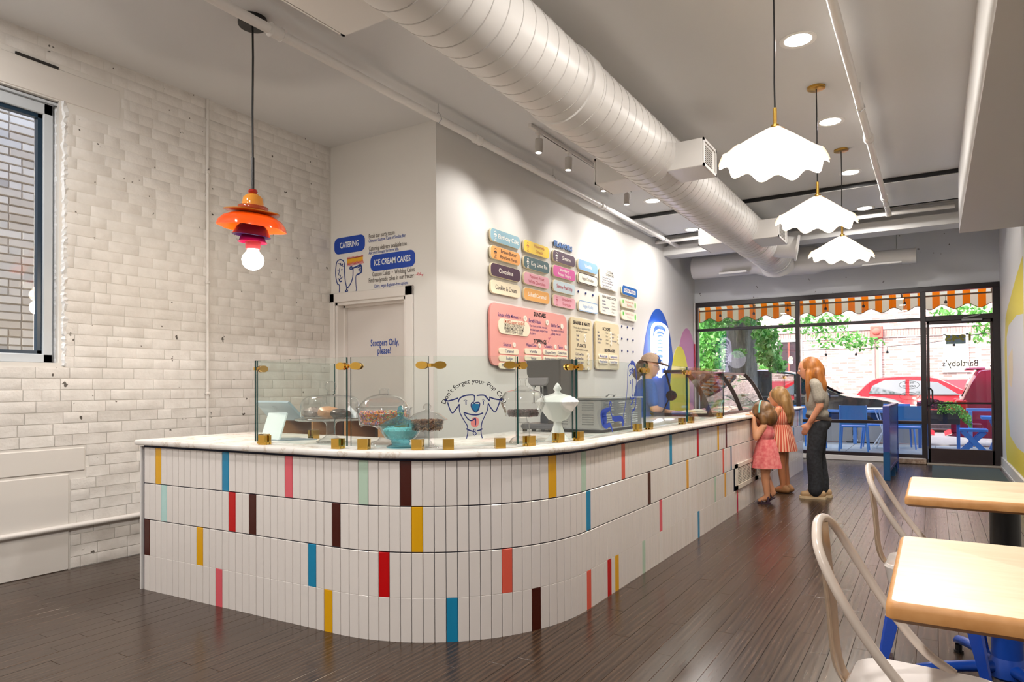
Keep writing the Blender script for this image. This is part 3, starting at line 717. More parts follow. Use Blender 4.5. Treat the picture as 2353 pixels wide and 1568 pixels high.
piece('pink_cup', '#a81650', [(.04, 2.455), (.065, 2.445), (.082, 2.42), (.09, 2.395), (.1, 2.388), (.098, 2.384), (.086, 2.388), (.07, 2.425), (.04, 2.445)], 4)
piece('socket', '#e0565e', [(.052, 2.388), (.05, 2.35), (.046, 2.335), (.001, 2.335)])
m = MB(); m.lathe([(.042, 2.345), (.036, 2.33), (.05, 2.31), (.07, 2.285), (.075, 2.26), (.07, 2.23), (.05, 2.205), (.02, 2.19), (.001, 2.188)], (x, y, 0), 24)
m.build('globe_bulb', mat('globe_glow', '#ffffff', .3, emit='#fff0dc', es=16), t, smooth=60)
lamp('POINT', (x, y, 2.14), 26, (1, .86, .70), size=.07)
# ------------------------------------------------------------------ the tiled counter
CP0 = Vector((-4.575, 2.580)); CA = .0457696; CR = 1.056; CCX, CCY = -2.853, 3.71597728
CD = Vector((math.cos(CA), math.sin(CA))); CNV = Vector((CD.y, -CD.x))
CT1 = Vector((CCX, CCY))+CNV*CR; CL1 = (CT1-CP0).length; CL2 = CR*(math.pi/2-CA); CEND = 11.42
def cpath(s):
    "point and outward normal on the tile face, s along the front from the left end"
    if s < CL1: return CP0+CD*s, CNV
    if s < CL1+CL2:
        a = -math.pi/2+CA+(s-CL1)/CR; n = Vector((math.cos(a), math.sin(a))); return Vector((CCX, CCY))+n*CR, n
    q = s-CL1-CL2; return Vector((CCX+CR-.001*q, CCY+q)), Vector((1, 0))
def front(off, extra=0):
    ss = [0-extra]+[CL1*i/4 for i in range(1, 4)]+[CL1+CL2*i/26 for i in range(27)]+[CL1+CL2+(CEND-CL1-CL2)*i/4 for i in range(1, 5)]
    return [tuple(p+n*off) for p, n in (cpath(s) for s in ss)]
counter = thing('service_counter', 'long white tiled service counter with a rounded corner and scattered coloured tiles', 'counter', (-2.2, 3.0, 0))
GROUT = mat('navy_grout', '#1c2340', .7)
m = MB(); back = [(-2.62, 11.62), (-2.62, 3.70), (-2.90, 3.42), (-4.575, 3.42)]
poly = front(-.0105)+back
m.prism(poly, (0, 0, 0), (1, 0, 0), (0, 1, 0), 0, .974); m.build('counter_body', GROUT, counter)
TP, RH, TZ = .0613, .2445, .966
TW, THH = TP-.0032, RH-.0055
TC = {'w': '#e2dcd6', 'y': '#e3a90c', 'b': '#1787b4', 'k': '#46160c', 'r': '#c20008', 'p': '#e0606c', 'c': '#e05f4c', 'm': '#b9d2bf', 'a': '#b7dedb', 's': '#5c89a0', 'g': '#e2a53a', 'd': '#c0224a'}
tmat = {}
for k_, c_ in TC.items(): tmat[k_] = mat('tile_'+k_, c_, .18 if k_ == 'w' else .22)
def tile_colour():
    mm = tmat['w']; n = NT(mm); g = n.new('ShaderNodeNewGeometry'); n.base(n.ramp(g.outputs['Random Per Island'], [(0, '#e0dad4'), (.5, '#e4deda'), (1, '#e6e2de')]))
tile_colour()
colours = {0: {2: 'y', 13: 'b', 22: 'p', 31: 'm', 35: 'k', 49: 'y', 54: 'm', 64: 'c', 80: 'b', 92: 'r', 103: 'y', 108: 'k', 164: 'g', 168: 'b', 177: 'd', 181: 'b'},
           1: {3: 'a', 14: 'r', 17: 'k', 28: 'k', 36: 'y', 55: 'b', 72: 'k', 87: 'g', 106: 'c', 111: 's', 172: 's'},
           2: {0: 'k', 9: 'y', 25: 'b', 33: 'r', 44: 'c', 76: 'p', 101: 'm', 107: 'g'},
           3: {12: 'p', 27: 'y', 39: 'b', 47: 'k', 55: 'c', 60: 'r', 62: 'y', 70: 'm', 92: 'b', 115: 'd'}}
def tile_geo():
    w, h, d, c = TW/2, THH/2, .0105, .0022
    v = [(-w, d, -h), (w, d, -h), (w, d, h), (-w, d, h), (-w, c, -h), (w, c, -h), (w, c, h), (-w, c, h), (-w+c, 0, -h+c), (w-c, 0, -h+c), (w-c, 0, h-c), (-w+c, 0, h-c)]
    f = [(8, 9, 10, 11)]+[(4+j, 4+(j+1) % 4, 8+(j+1) % 4, 8+j) for j in range(4)]+[(j, (j+1) % 4, 4+(j+1) % 4, 4+j) for j in range(4)]
    return v, f
tv, tf = tile_geo()
tme = bpy.data.meshes.new('tile'); tme.from_pydata(tv, [], tf); tme.materials.append(tmat['w']); tme.update()
keys = list(TC); field = MB(); rt = random.Random(9)
org = ORG[counter]
for row in range(4):
    for i in range(186):
        s = .02+(i+.5)*TP; p, nv = cpath(s); z = TZ-.003-(row+.5)*RH; key = colours[row].get(i, 'w')
        zoff = 0.0 if row < 3 else .006
        if row == 2 and 7.31 < p.y < 9.25 and p.x > -1.9: continue           # vent grille
        ang = math.atan2(nv.y, nv.x)+math.pi/2
        if i < 75:
            o = bpy.data.objects.new('tile', tme); COL.objects.link(o); o.parent = counter
            o.location = (p.x-org.x, p.y-org.y, z+zoff-org.z); o.rotation_euler = (0, 0, ang)
            if key != 'w': o.material_slots[0].link = 'OBJECT'; o.material_slots[0].material = tmat[key]
        else:
            R = Matrix.Rotation(ang, 4, 'Z'); field.add([tuple(R@Vector(v)+Vector((p.x, p.y, z+zoff))) for v in tv], tf, keys.index(key))
stuff(field.build('far_tiles', [tmat[k_] for k_ in keys], counter))
m = MB(); m.box(-4.59, -4.573, 2.572, 3.42, 0, .966); m.build('end_trim', mat('tile_edge_trim', '#dcdad8', .3), counter)
VENT = mat('vent_white', '#e0d8cc', .4)
for y0, y1 in ((7.33, 8.27), (8.30, 9.24)):
    m = MB(); xf = -1.80; m.box(xf, xf+.012, y0, y1, .245, .29); m.box(xf, xf+.012, y0, y1, .475, .515); m.box(xf, xf+.012, y0, y0+.09, .245, .515); m.box(xf, xf+.012, y1-.05, y1, .245, .515)
    for c_ in range(4):
        yb = y0+.09+(y1-y0-.14)*c_/4; m.box(xf, xf+.010, yb-.008, yb+.008, .29, .475)
    for k_ in range(11): z = .292+k_*.0168; m.bar((xf+.004, y0+.09, z), (xf+.004, y1-.05, z), .008, .009)
    m.build('vent_grille', VENT, counter)
    m = MB(); m.box(xf-.004, xf-.001, y0+.05, y1-.03, .27, .49); m.build('vent_recess', BLACK, counter)
# ------------------------------------------------------------------ worktop
m = MB(); out0 = front(.034, .035); out1 = front(.028, .03)
bk = [(-2.76, 11.72), (-2.76, 3.72), (-2.955, 3.485), (-4.61, 3.485)]
n0 = len(out0)+4; z0, z1 = .977, 1.011
rings = [(out1, z0), (out0, z0+.006), (out0, z1-.007), (out1, z1)]
for o_, z in rings: m.v += [(p[0], p[1], z) for p in o_]+[(p[0], p[1], z) for p in bk]
for k_ in range(3):
    for i in range(n0): m.f.append((k_*n0+i, k_*n0+(i+1) % n0, (k_+1)*n0+(i+1) % n0, (k_+1)*n0+i)); m.m.append(0)
m.f.append(tuple(range(n0-1, -1, -1))); m.f.append(tuple(range(3*n0, 4*n0))); m.m += [0, 0]
worktop = m.build('worktop', QUARTZ, loc=(-2.2, 3.0, z0), smooth=50); tag(worktop, 'continuous white quartz worktop with faint veins on the tiled counter', 'worktop')
m = MB()
for c_ in ((-3.75, 2.80), (-3.42, 2.78)):
    m.lathe([(.05, 1.0115), (.046, 1.0135), (.001, 1.0137)], (c_[0], c_[1], 0), 24)
m.build('grommet', mat('grommet_white', '#eceae8', .25), worktop, smooth=40)
CT = z1
# ------------------------------------------------------------------ glass screens
def screen(a, b, clips, lab, top=1.525, conn=(False, False)):
    a, b = Vector((*a, 0)), Vector((*b, 0)); d = (b-a).normalized(); nv = Vector((d.y, -d.x, 0)); th = .006
    t = thing('glass_screen', lab, 'glass screen', (a+b)/2+Vector((0, 0, CT)), 'glass screens along the counter')
    z0 = CT+.018; mb = MB(); L = (b-a).length
    v = []
    for z in (z0, top):
        for q, s in ((a, -1), (b, -1), (b, 1), (a, 1)): v.append(tuple(q-nv*th*s+Vector((0, 0, z))))
    mb.add(v, [(0, 1, 5, 4), (2, 3, 7, 6)], 0); mb.add(v, [(1, 2, 6, 5), (3, 0, 4, 7)], 1); mb.add(v, [(4, 5, 6, 7), (3, 2, 1, 0)], 2)
    mb.build('pane', [SCREEN, EDGE, EDGET], t)
    for s in clips:
        c = a+d*(L*s); q = MB(); h = .03
        for sg in (1, -1): q.obox(c+nv*sg*(th+.010)+Vector((0, 0, CT+.029)), d*.029, nv*.009, Vector((0, 0, .029)))
        q.obox(c+Vector((0, 0, CT+.008)), d*.029, nv*.016, Vector((0, 0, .007))); q.build('clip', BRASS, t)
    for e, on in zip((a, b), conn):
        if not on: continue
        sgn = 1 if e is a else -1; c = e+d*sgn*.035+Vector((0, 0, top-.05)); q = MB()
        for sd in (1, -1):
            ring = [c+nv*sd*(th+.001)+d*.036*math.cos(k*math.pi/8)*.95+Vector((0, 0, .021*math.sin(k*math.pi/8))) for k in range(16)]
            q.add(ring+[r_+nv*sd*.012 for r_ in ring], [tuple(range(16, 32)), tuple(range(15, -1, -1))]+[(k, (k+1) % 16, 16+(k+1) % 16, 16+k) for k in range(16)])
        q.obox(e-d*sgn*.004+Vector((0, 0, top-.05)), d*.014, nv*.012, Vector((0, 0, .009))); q.build('connector', BRASS, t)
    return t, a, d, nv
G0, G1 = (-3.545, 2.700), (-2.785, 2.722)
scrA = screen((-3.60, 3.40), (-3.553, 2.72), (.30, .93), 'return glass screen at the left end running back from the counter front', conn=(False, True))
scr1 = screen(G0, G1, (.11, .91), 'leftmost front glass screen beside the white tablet stand', conn=(False, True))
scr2 = screen((-2.765, 2.732), (-2.345, 2.90), (.17, .86), 'front glass screen before the blue glass candy dish', conn=(True, True))
scr3 = screen((-2.325, 2.918), (-1.987, 3.226), (.17, .80), 'curved-corner glass screen bearing the dog drawing', conn=(True, True))
scr4 = screen((-2.006, 3.275), (-1.932, 3.815), (.19, .72), 'narrow glass screen before the white milk-glass compote', conn=(True, True))
scr5 = screen((-1.913, 3.832), (-1.905, 4.98), (.02, .88), 'glass screen bearing the thumbs-up drawing before the steel machine', conn=(True, True))
scr6 = screen((-1.905, 5.0), (-1.905, 6.04), (.08, .87), 'glass screen in front of the worker', conn=(True, True))
scr7 = screen((-1.905, 6.06), (-1.915, 7.34), (.08, .88), 'glass screen before the end of the dipping case', conn=(True, False))
scr8 = screen((-1.92, 9.9), (-1.92, 10.86), (.15, .9), 'far glass screen beyond the dipping case', conn=(False, True))
scr9 = screen((-1.92, 10.88), (-1.92, 11.66), (.03, .75), 'last glass screen at the storefront end of the counter', conn=(True, False))
# dog drawing on screen 3, pixels of a close-up photo crop mapped onto the pane's plane
def onpane(scr, px, py):
    t, a, d, nv = scr; r_ = AR*(px-1176.5)/F_PX - AU*(py-CY)/F_PX + AF
    k = nv.dot(a-EYE)/nv.dot(r_); p = EYE+r_*k; return ((p-a).dot(d), p.z)
def decal(scr, name, lst, m_, fills=()):
    t, a, d, nv = scr; b = MB(); o = Vector((a.x, a.y, 0))
    strokes(b, lst, o, d, Vector((0, 0, 1)), .0068)
    return b.build(name, m_, t)
dp = lambda *q: [onpane(scr3, 1010+x/10.12, 860+y/10.12) for x, y in q]
DW = .0075
decal(scr3, 'dog_drawing', [(dp((140, 600), (190, 625), (300, 600), (430, 560)), DW), (dp((435, 655), (450, 600), (500, 540), (600, 500), (740, 485), (800, 500), (812, 560), (800, 640)), [DW, DW*.8, DW, DW, DW, DW, DW*.7, .004]),
    (dp((860, 502), (960, 490), (1050, 500), (1100, 560), (1160, 625)), DW), (dp((1160, 625), (1160, 530)), .0045), (dp((1155, 535), (1280, 580), (1440, 605)), DW),
    (dp((185, 655), (230, 800), (295, 905), (370, 830), (460, 700)), .0062), (dp((1130, 680), (1200, 800), (1285, 880), (1340, 790), (1400, 630)), .0062),
    (dp((460, 700), (460, 850), (510, 980), (580, 1100), (640, 1200), (655, 1350), (640, 1430), (625, 1500)), .005), (dp((1125, 690), (1110, 830), (1050, 970), (985, 1120), (965, 1250), (965, 1380), (990, 1490)), .005),
    (dp((550, 630), (590, 605), (640, 615)), .0025), (dp((610, 630), (612, 715)), .0055), (dp((985, 605), (1030, 605), (1065, 635)), .0025), (dp((1015, 625), (1012, 715)), .0055),
    (dp((800, 650), (740, 680), (735, 760), (790, 850), (850, 885), (900, 820), (930, 720), (920, 665), (850, 660), (790, 690)), .006),
    (dp((560, 890), (700, 935), (840, 950), (940, 930), (1010, 900)), DW), (dp((560, 900), (620, 1000), (700, 1075), (770, 1070), (825, 1030), (840, 1100), (835, 1190)), [.004, .006, .007, .007, .006, .005, .004]),
    (dp((615, 1270), (700, 1310), (790, 1335)), .007), (dp((865, 1320), (940, 1300), (995, 1270)), .007), (dp((790, 1330), (780, 1390), (810, 1420), (850, 1390), (830, 1350), (790, 1330), (800, 1280), (825, 1290), (820, 1340)), .0045),
    (dp((125, 590), (160, 625)), .014), (dp((1425, 570), (1450, 610)), .014)], NAVY)
def blob(scr, name, pts, m_):
    t, a, d, nv = scr; p, _ = spline(pts+[pts[0]], 5); b = MB(); b.prism(p[:-1], Vector((a.x, a.y, 0)), d, Vector((0, 0, 1)), .0061, .0066)
    return b.build(name, m_, t)
blob(scr3, 'dog_nose', dp((760, 690), (750, 770), (800, 850), (850, 870), (910, 810), (925, 710), (850, 690))[::1], mat('nose_teal', '#1672a0', .5))
blob(scr3, 'dog_tongue', dp((760, 1020), (725, 1110), (735, 1190), (800, 1235), (880, 1215), (915, 1120), (895, 1030), (830, 1000)), mat('tongue_pink', '#e08a84', .5))
c0 = dp((800, 905))[0]
t_, a_, d_, n_ = scr3
rad = abs(dp((800, 165))[0][1]-c0[1])
text("Don't forget your Pup Cup!", .036, Vector((a_.x, a_.y, 0))+d_*c0[0]+Vector((0, 0, c0[1]))+n_*.0068, d_, Vector((0, 0, 1)), INK, t_, 'lettering', bold=.006, arc=rad, sx=-.445)
mp_ = lambda *q: [onpane(scr5, 1370+x/8.2545, 820+y/8.2545) for x, y in q]
MW = .02
decal(scr5, 'thumb_drawing', [(mp_((295, 1430), (270, 1340), (235, 1290), (180, 1320), (125, 1290), (100, 1220), (88, 1140), (95, 1070), (170, 1025), (240, 990)), [.01, .02, .03, .035, .035, .035, .035, .04, .04, .02]),
    (mp_((240, 990), (232, 920), (250, 855), (270, 900), (250, 990), (262, 1060), (290, 1150)), .012), (mp_((285, 1165), (340, 1180), (430, 1170), (480, 1195), (500, 1250), (490, 1300), (475, 1270), (490, 1200), (490, 1160)), [.02, .04, .04, .035, .02, .02, .015, .01, .008]),
    (mp_((490, 1165), (520, 1000), (555, 780), (575, 550), (580, 300), (600, 170), (650, 115)), .009), (mp_((640, 118), (690, 120), (725, 200), (742, 330), (745, 600), (735, 860), (715, 980), (680, 1020)), [.03, .03, .02, .01, .01, .01, .014, .02]),
    (mp_((690, 1000), (665, 1050), (655, 1200), (645, 1380)), .009), (mp_((95, 1105), (175, 1105)), .03), (mp_((95, 1175), (180, 1175)), .032), (mp_((105, 1240), (178, 1240)), .03),
    (mp_((605, 365), (640, 320), (612, 270), (640, 250), (650, 310), (690, 290), (650, 240), (680, 225), (665, 280), (700, 240)), .009),
    (mp_((632, 450), (628, 500), (640, 500)), .012), (mp_((675, 420), (668, 560), (660, 700), (680, 760), (675, 850), (640, 915)), .012), (mp_((620, 750), (650, 800), (700, 790), (708, 760)), .011)], mat('decal_blue', '#123a9c', .5))
# ------------------------------------------------------------------ things on the counter
# tablet on a stand (the back faces us)
t = thing('tablet_stand', 'white countertop payment tablet leaning on its stand at the left end', 'tablet', (-3.8, 2.98, CT))
TABW = mat('tablet_white', '#dfe6ea', .3); TABG = mat('tablet_grey', '#9aa8b4', .35)
p00, p10 = at(588, 926, 1, 2.92), at(660, 926, 1, 2.92)
ux = Vector((1, 0, 0)); o0 = Vector((-3.50, 2.99, 0))
# stand plate: leans back, bottom on the counter
b0, b1 = at(598, 1003, 1, 2.93), at(640, 1006, 1, 2.93); q0, q1 = at(617, 949, 1, 3.05), at(659, 948, 1, 3.05)
b0.z = b1.z = CT+.006
m = MB(); n_ = ((b1-b0).cross(q0-b0)).normalized(); th = n_*-.012
v = [b0, b1, q1, q0]; v = v+[p+th for p in v]; m.add(v, [(0, 1, 2, 3), (7, 6, 5, 4), (0, 4, 5, 1), (1, 5, 6, 2), (2, 6, 7, 3), (3, 7, 4, 0)]); m.build('stand', TABW, t)
m = MB(); m.prism([(b0.x, 2.925), (b1.x, 2.925), (b1.x+.14, 3.13), (b0.x+.14, 3.13)], (0, 0, 0), (1, 0, 0), (0, 1, 0), CT, CT+.008); m.build('foot', TABG, t)
c0, c1, c2, c3 = at(586, 925, 1, 3.08), at(661, 926, 1, 3.03), at(699, 967, 1, 3.16), at(622, 966, 1, 3.22)
m = MB(); n_ = ((c1-c0).cross(c3-c0)).normalized(); th = n_*.016
v = [c0, c1, c2, c3]; v = v+[p+th for p in v]; m.add(v, [(0, 1, 2, 3), (7, 6, 5, 4), (0, 4, 5, 1), (1, 5, 6, 2), (2, 6, 7, 3), (3, 7, 4, 0)]); m.build('tablet_body', TABG, t)
ex, ey = (c1-c0).normalized(), (c3-c0); ey = (ey-ex*ey.dot(ex)).normalized(); oc = (c0+c1+c2+c3)/4+(c0+c1-c2-c3)*.10
m = MB(); sgn = -1 if n_.dot(EYE-oc) < 0 else 1; nn_ = ex.cross(ey); d_ = .0012*(1 if nn_.dot(EYE-oc) > 0 else -1)
for w_, r_ in ((.019, .004), (.006, .0035)):
    pts = [(-w_, -w_), (w_, -w_), (w_, w_), (-w_, w_), (-w_, -w_)]; m.ribbon(pts, r_*.5, oc, ex, ey, d_, sm=1)
m.build('logo', mat('logo_dark', '#3a4550', .4), t)
def foot_at(px, py): p = at(px, py, 2, CT); return p
def lathe_thing(name, label, c, parts, cat='jar', group=None):
    t = thing(name, label, cat, c, group)
    for nm, mm, prof, kw in parts:
        b = MB(); b.lathe([(r, CT+z) for r, z in prof], (c[0], c[1], 0), kw.pop('n', 28), wob=kw.pop('wob', None)); b.build(nm, mm, t, smooth=kw.pop('s', 50))
    return t
# cake stand with a dome
c = Vector((-3.20, 2.99, CT))
cs = lathe_thing('cake_stand', 'glass cake stand with a tall knobbed dome over wrapped cookies, beside the tablet', c,
  [('plate', CRYSTAL, [(.001, .005), (.09, .006), (.088, .012), (.05, .03), (.028, .05), (.026, .10), (.034, .125), (.06, .14), (.001, .142), (.06, .1425), (.215, .143), (.222, .15), (.215, .157), (.001, .155)], {}),
   ('dome', CRYSTAL, [(.178, .158), (.184, .17), (.18, .25), (.168, .275), (.14, .292), (.05, .300), (.02, .304), (.024, .315), (.017, .322), (.032, .335), (.038, .355), (.03, .375), (.012, .385), (.001, .386)], {})], 'cake stand')
def cookie(px, py, r, col, lab, grp='wrapped cookies'):
    p = at(px, py, 1, c.y-.03); b = MB(); rr = random.Random(int(px))
    b.ball((p.x, p.y, CT+.157+r*.5), r, 14, 8, sc=(1.15, 1, .5)); b.v = [(x+rr.uniform(-.006, .006), y+rr.uniform(-.006, .006), z+rr.uniform(-.006, .006)) for x, y, z in b.v]
    o = b.build('cookie', mat('cookie_'+lab.split()[0], col, .3, spec=.8), loc=(p.x, p.y, CT+.157), smooth=30); tag(o, lab, 'cookie', grp)
cookie(719, 965, .062, '#8d7f7a', 'grey foil-wrapped cookie at the left under the cake dome')
cookie(755, 967, .068, '#c4916a', 'tan wrapped cookie in the middle under the cake dome')
cookie(782, 965, .056, '#453c38', 'dark wrapped cookie at the right under the cake dome')
p = at(806, 965, 1, c.y+.02); m = MB(); m.add([(p.x-.06, p.y, CT+.159), (p.x+.06, p.y-.02, CT+.16), (p.x+.03, p.y+.06, CT+.161), (p.x-.045, p.y+.03, CT+.235), (p.x+.045, p.y, CT+.185)], [(0, 1, 3), (1, 4, 3), (1, 2, 4), (2, 3, 4), (0, 3, 2), (0, 2, 1)])
o = m.build('paper_napkin', mat('paper_white', '#e8ecf0', .8), loc=(p.x, p.y, CT+.159)); tag(o, 'folded white paper on the rim of the glass cake stand', 'paper')
# footed jar of rainbow sprinkles
c = Vector((-2.82, 3.06, CT))
lathe_thing('candy_jar', 'big footed glass jar with a lid and side prisms, full of rainbow sprinkles', c,
  [('jar', CRYSTAL, [(.10, .002), (.095, .010), (.04, .026), (.022, .05), (.02, .075), (.035, .095), (.075, .112), (.145, .123), (.15, .13), (.155, .165), (.162, .21), (.172, .222)], {}),
   ('lid', CRYSTAL, [(.176, .223), (.15, .231), (.13, .26), (.10, .285), (.06, .298), (.048, .301), (.03, .305), (.026, .325), (.032, .338), (.001, .34)], {})])
jar = [o for o in S.objects if o.get('label', '').startswith('big footed')][0]
m = MB()
for sx in (-1, 1):
    for k in range(2):
        a = c+Vector((sx*(.165+.02*k), -.03*sx*k, .205-k*.0)); m.tube([a, a+Vector((sx*.02, 0, .012)), a+Vector((sx*.028, 0, -.02)), a+Vector((sx*.026, 0, -.085)), a+Vector((sx*.02, 0, -.10))], [.006, .012, .012, .013, .006], 8)
m.build('prism_handles', CRYSTAL, jar, smooth=50)
def sprinkles(name, lab, c, r0, r1, z0, z1, cols, n, s, seed, grain=1):
    rr = random.Random(seed); b = MB()
    b.lathe([(r0*.96, CT+z0), (r1*.96, CT+z1-.006), (r1*.5, CT+z1+.003), (.001, CT+z1+.006)], (c[0], c[1], 0), 24, mi=0)
    for i in range(n):
        u = rr.random(); a = rr.random()*2*math.pi
        if rr.random() < .6: z = z0+(z1-z0)*u; r_ = (r0+(r1-r0)*u)*.965
        else: r_ = r1*math.sqrt(rr.random())*.95; z = z1+.004
        p = Vector((c[0]+r_*math.cos(a), c[1]+r_*math.sin(a), CT+z)); d = Vector((rr.uniform(-1, 1), rr.uniform(-1, 1), rr.uniform(-1, 1))).normalized()
        x_ = d.orthogonal().normalized(); y_ = d.cross(x_); b.obox(p, d*s*grain, x_*s*.5, y_*s*.5, rr.randrange(len(cols)))
    o = b.build(name, [mat('sprinkle_'+k.strip('#'), k, .5) for k in cols], loc=(c[0], c[1], CT+z0)); stuff(o); tag(o, lab, name.replace('_', ' '))
sprinkles('rainbow_sprinkles', 'rainbow sprinkles filling the big footed glass jar', c, .135, .150, .127, .195, ['#e08a4a', '#d94a4a', '#5a6ab8', '#e8c23a', '#d98ab0', '#5aa06a', '#e8e0d8', '#4a3a5a', '#e58030'], 1300, .004, 4, 1.3)
# blue candy dish
c = Vector((-2.575, 2.93, CT))
lathe_thing('candy_dish', 'turquoise pressed-glass candy dish with a pointed lid', c,
  [('dish', BLUEGL, [(.078, .002), (.08, .008), (.072, .014), (.05, .022), (.056, .034), (.052, .042), (.085, .056), (.105, .085), (.114, .115), (.128, .128)], {'wob': lambda a, z: 1+.015*math.sin(a*16), 'n': 48}),
   ('lid', BLUEGL, [(.128, .129), (.118, .136), (.07, .160), (.03, .175), (.014, .182), (.018, .186), (.022, .205), (.012, .235), (.001, .240)], {'wob': lambda a, z: 1+.02*math.sin(a*12), 'n': 48})], 'candy dish')
sprinkles('white_sprinkles', 'white sprinkles inside the turquoise glass dish', c, .06, .10, .05, .105, ['#e8e8dc', '#dcdccc', '#f0f0e8'], 500, .004, 6)
# small footed jar of chocolate
c = Vector((-2.43, 2.99, CT))
lathe_thing('candy_jar', 'small footed glass jar of chocolate shavings right of the turquoise dish', c,
  [('jar', CRYSTAL, [(.066, .002), (.064, .007), (.03, .022), (.016, .05), (.014, .075), (.024, .09), (.08, .105), (.092, .125), (.1, .155), (.116, .158)], {}),
   ('lid', CRYSTAL, [(.118, .160), (.10, .172), (.07, .195), (.028, .208), (.012, .214), (.02, .222), (.024, .236), (.012, .25), (.001, .252)], {})])
sprinkles('chocolate_shavings', 'brown chocolate shavings in the small footed glass jar', c, .08, .092, .105, .15, ['#6a3b24', '#8a5a3a', '#4a2818', '#b08a68'], 700, .005, 8, 1.8)
# faceted jar on a tall foot
c = Vector((-2.105, 3.50, CT))
fac = lambda a, z: 1+.05*abs(math.cos(a*5))
lathe_thing('candy_jar', 'tall faceted glass jar on a pedestal with dark candy, left of the milk-glass compote', c,
  [('jar', CRYSTAL, [(.085, .002), (.08, .015), (.065, .035), (.04, .045), (.036, .12), (.038, .125), (.025, .13), (.022, .155), (.06, .162), (.10, .165), (.112, .20), (.132, .25)], {'wob': fac, 'n': 40, 's': 25}),
   ('lid', CRYSTAL, [(.135, .252), (.125, .28), (.105, .31), (.09, .315), (.05, .325), (.035, .34), (.018, .35), (.014, .375), (.024, .395), (.001, .396)], {'wob': fac, 'n': 40, 's': 25})])
sprinkles('dark_candy', 'dark chips at the bottom of the tall faceted jar', c, .088, .095, .168, .195, ['#4a2c2c', '#5e3838', '#382020'], 350, .006, 10)
# milk-glass compote
c = Vector((-2.03, 3.80, CT)); MILK = mat('milk_glass', '#f2f2f0', .2, sub=0)
scal = lambda a, z: 1+.03*math.cos(a*8)*(1 if z > CT+.12 else .2)
lathe_thing('compote', 'white milk-glass compote with a pointed lid standing before the steel machine', c,
  [('bowl', MILK, [(.085, .002), (.07, .012), (.045, .045), (.026, .10), (.026, .12), (.06, .135), (.085, .17), (.12, .215), (.135, .235), (.138, .245)], {'wob': scal, 'n': 48}),
   ('lid', MILK, [(.138, .246), (.125, .262), (.09, .282), (.05, .292), (.022, .302), (.016, .312), (.026, .325), (.024, .335), (.008, .362), (.001, .366)], {'n': 32})], 'compote')
# milkshake mixer
c = Vector((-2.60, 4.60, CT))
t = thing('milkshake_mixer', 'dark grey three-spindle milkshake mixer standing behind the faceted jar', 'mixer', c)
CX = Vector((.80, -.60, 0)); CYV = Vector((.60, .80, 0))
ml, mr, mz0, mz1 = at(1226, 900, 1, 4.62), at(1304, 900, 1, 4.62), CT, at(1265, 828, 1, 4.62).z
X0, X1 = ml.x, mr.x; Y0, Y1 = 4.50, 4.80
m = MB(); zt = mz1; zb = at(1250, 877, 1, 4.55).z
prof = [(X0, zt), (X1, zt), (X1, CT+.0), (X1-.10, CT+.0), (X1-.105, zb-.06), (X1-.14, zb+.005), (X0+.02, zb+.03), (X0+.004, zb+.06)]
m.prism([(p[0], p[1]) for p in prof][::-1], (0, Y1, 0), (1, 0, 0), (0, 0, 1), 0, Y1-Y0, bev=.012); m.build('housing', DKGREY, t, smooth=35)
m = MB(); m.prism([(X0+.015, zb+.03), (X1-.10, zb+.03), (X1-.10, zb-.01), (X1-.125, zb-.035), (X0+.05, zb-.035), (X0+.025, zb-.01)][::-1], (0, Y1-.03, 0), (1, 0, 0), (0, 0, 1), 0, Y1-Y0-.02, bev=.01); m.build('motor_skirt', mat('mixer_grey', '#7b787a', .35), t, smooth=35)
m = MB(); m.bbox(X0-.035, X1-.02, Y0-.03, Y1, CT+.016, CT+.06, .012); m.build('base', mat('mixer_base', '#58585c', .35), t)
m = MB(); m.box(X0+.06, X0+.15, Y0+.12, Y0+.2, CT+.06, zb-.03); m.box(X0+.16, X1-.1, Y0+.12, Y0+.2, CT+.06, zb-.03); m.build('columns', mat('mixer_column', '#3e4046', .4), t)
for k, xx in enumerate((X0+.055, X0+.115, X0+.175)):
    m = MB(); m.cyl((xx, Y0+.03+.04*k, zb-.03), (xx, Y0+.03+.04*k, zb-.045), .017, 10); m.cyl((xx, Y0+.03+.04*k, zb-.045), (xx, Y0+.03+.04*k, CT+.22), .006, 8); m.lathe([(.016, CT+.215), (.018, CT+.22), (.001, CT+.222)], (xx, Y0+.03+.04*k, 0), 12); m.build('spindle', CHROME, t, smooth=50)
m = MB()
for xx in (X0-.01, X0+.07, X0+.15, X1-.06): m.cyl((xx, Y0-.0, CT), (xx, Y0-.0, CT+.018), .018, 10)
m.build('rubber_foot', BLACK, t)
# steel machine with louvres
t = thing('steel_machine', 'brushed stainless steel box with stamped louvres on the counter behind the compote', 'appliance', (-2.25, 4.85, CT))
mx0, mx1, my0, my1, mzt = -2.465, -2.045, 4.52, 5.30, CT+.245
m = MB(); m.bbox(mx0, mx1, my0, my1, CT+.022, mzt, .012); m.build('case', STEEL, t, smooth=20)
m = MB(); m.bbox(mx0-.008, mx1+.008, my0-.008, my1+.01, mzt, mzt+.012, .004); m.build('lid', STEEL, t)
m = MB(); m.box(mx0+.03, mx1-.03, my0+.02, my1-.02, CT, CT+.022); m.build('plinth', BLACK, t)
m = MB()
for xc in (mx0+.09, mx0+.30):
    for zc, nn in ((.165, 4), (.06, 5)):
        for k in range(nn): z = CT+zc+k*.017; m.add([(xc-.045, my0, z+.007), (xc+.045, my0, z+.007), (xc+.045, my0-.007, z), (xc-.045, my0-.007, z), (xc-.045, my0, z-.002), (xc+.045, my0, z-.002)], [(3, 2, 1, 0), (4, 5, 2, 3), (0, 4, 3), (1, 2, 5)])
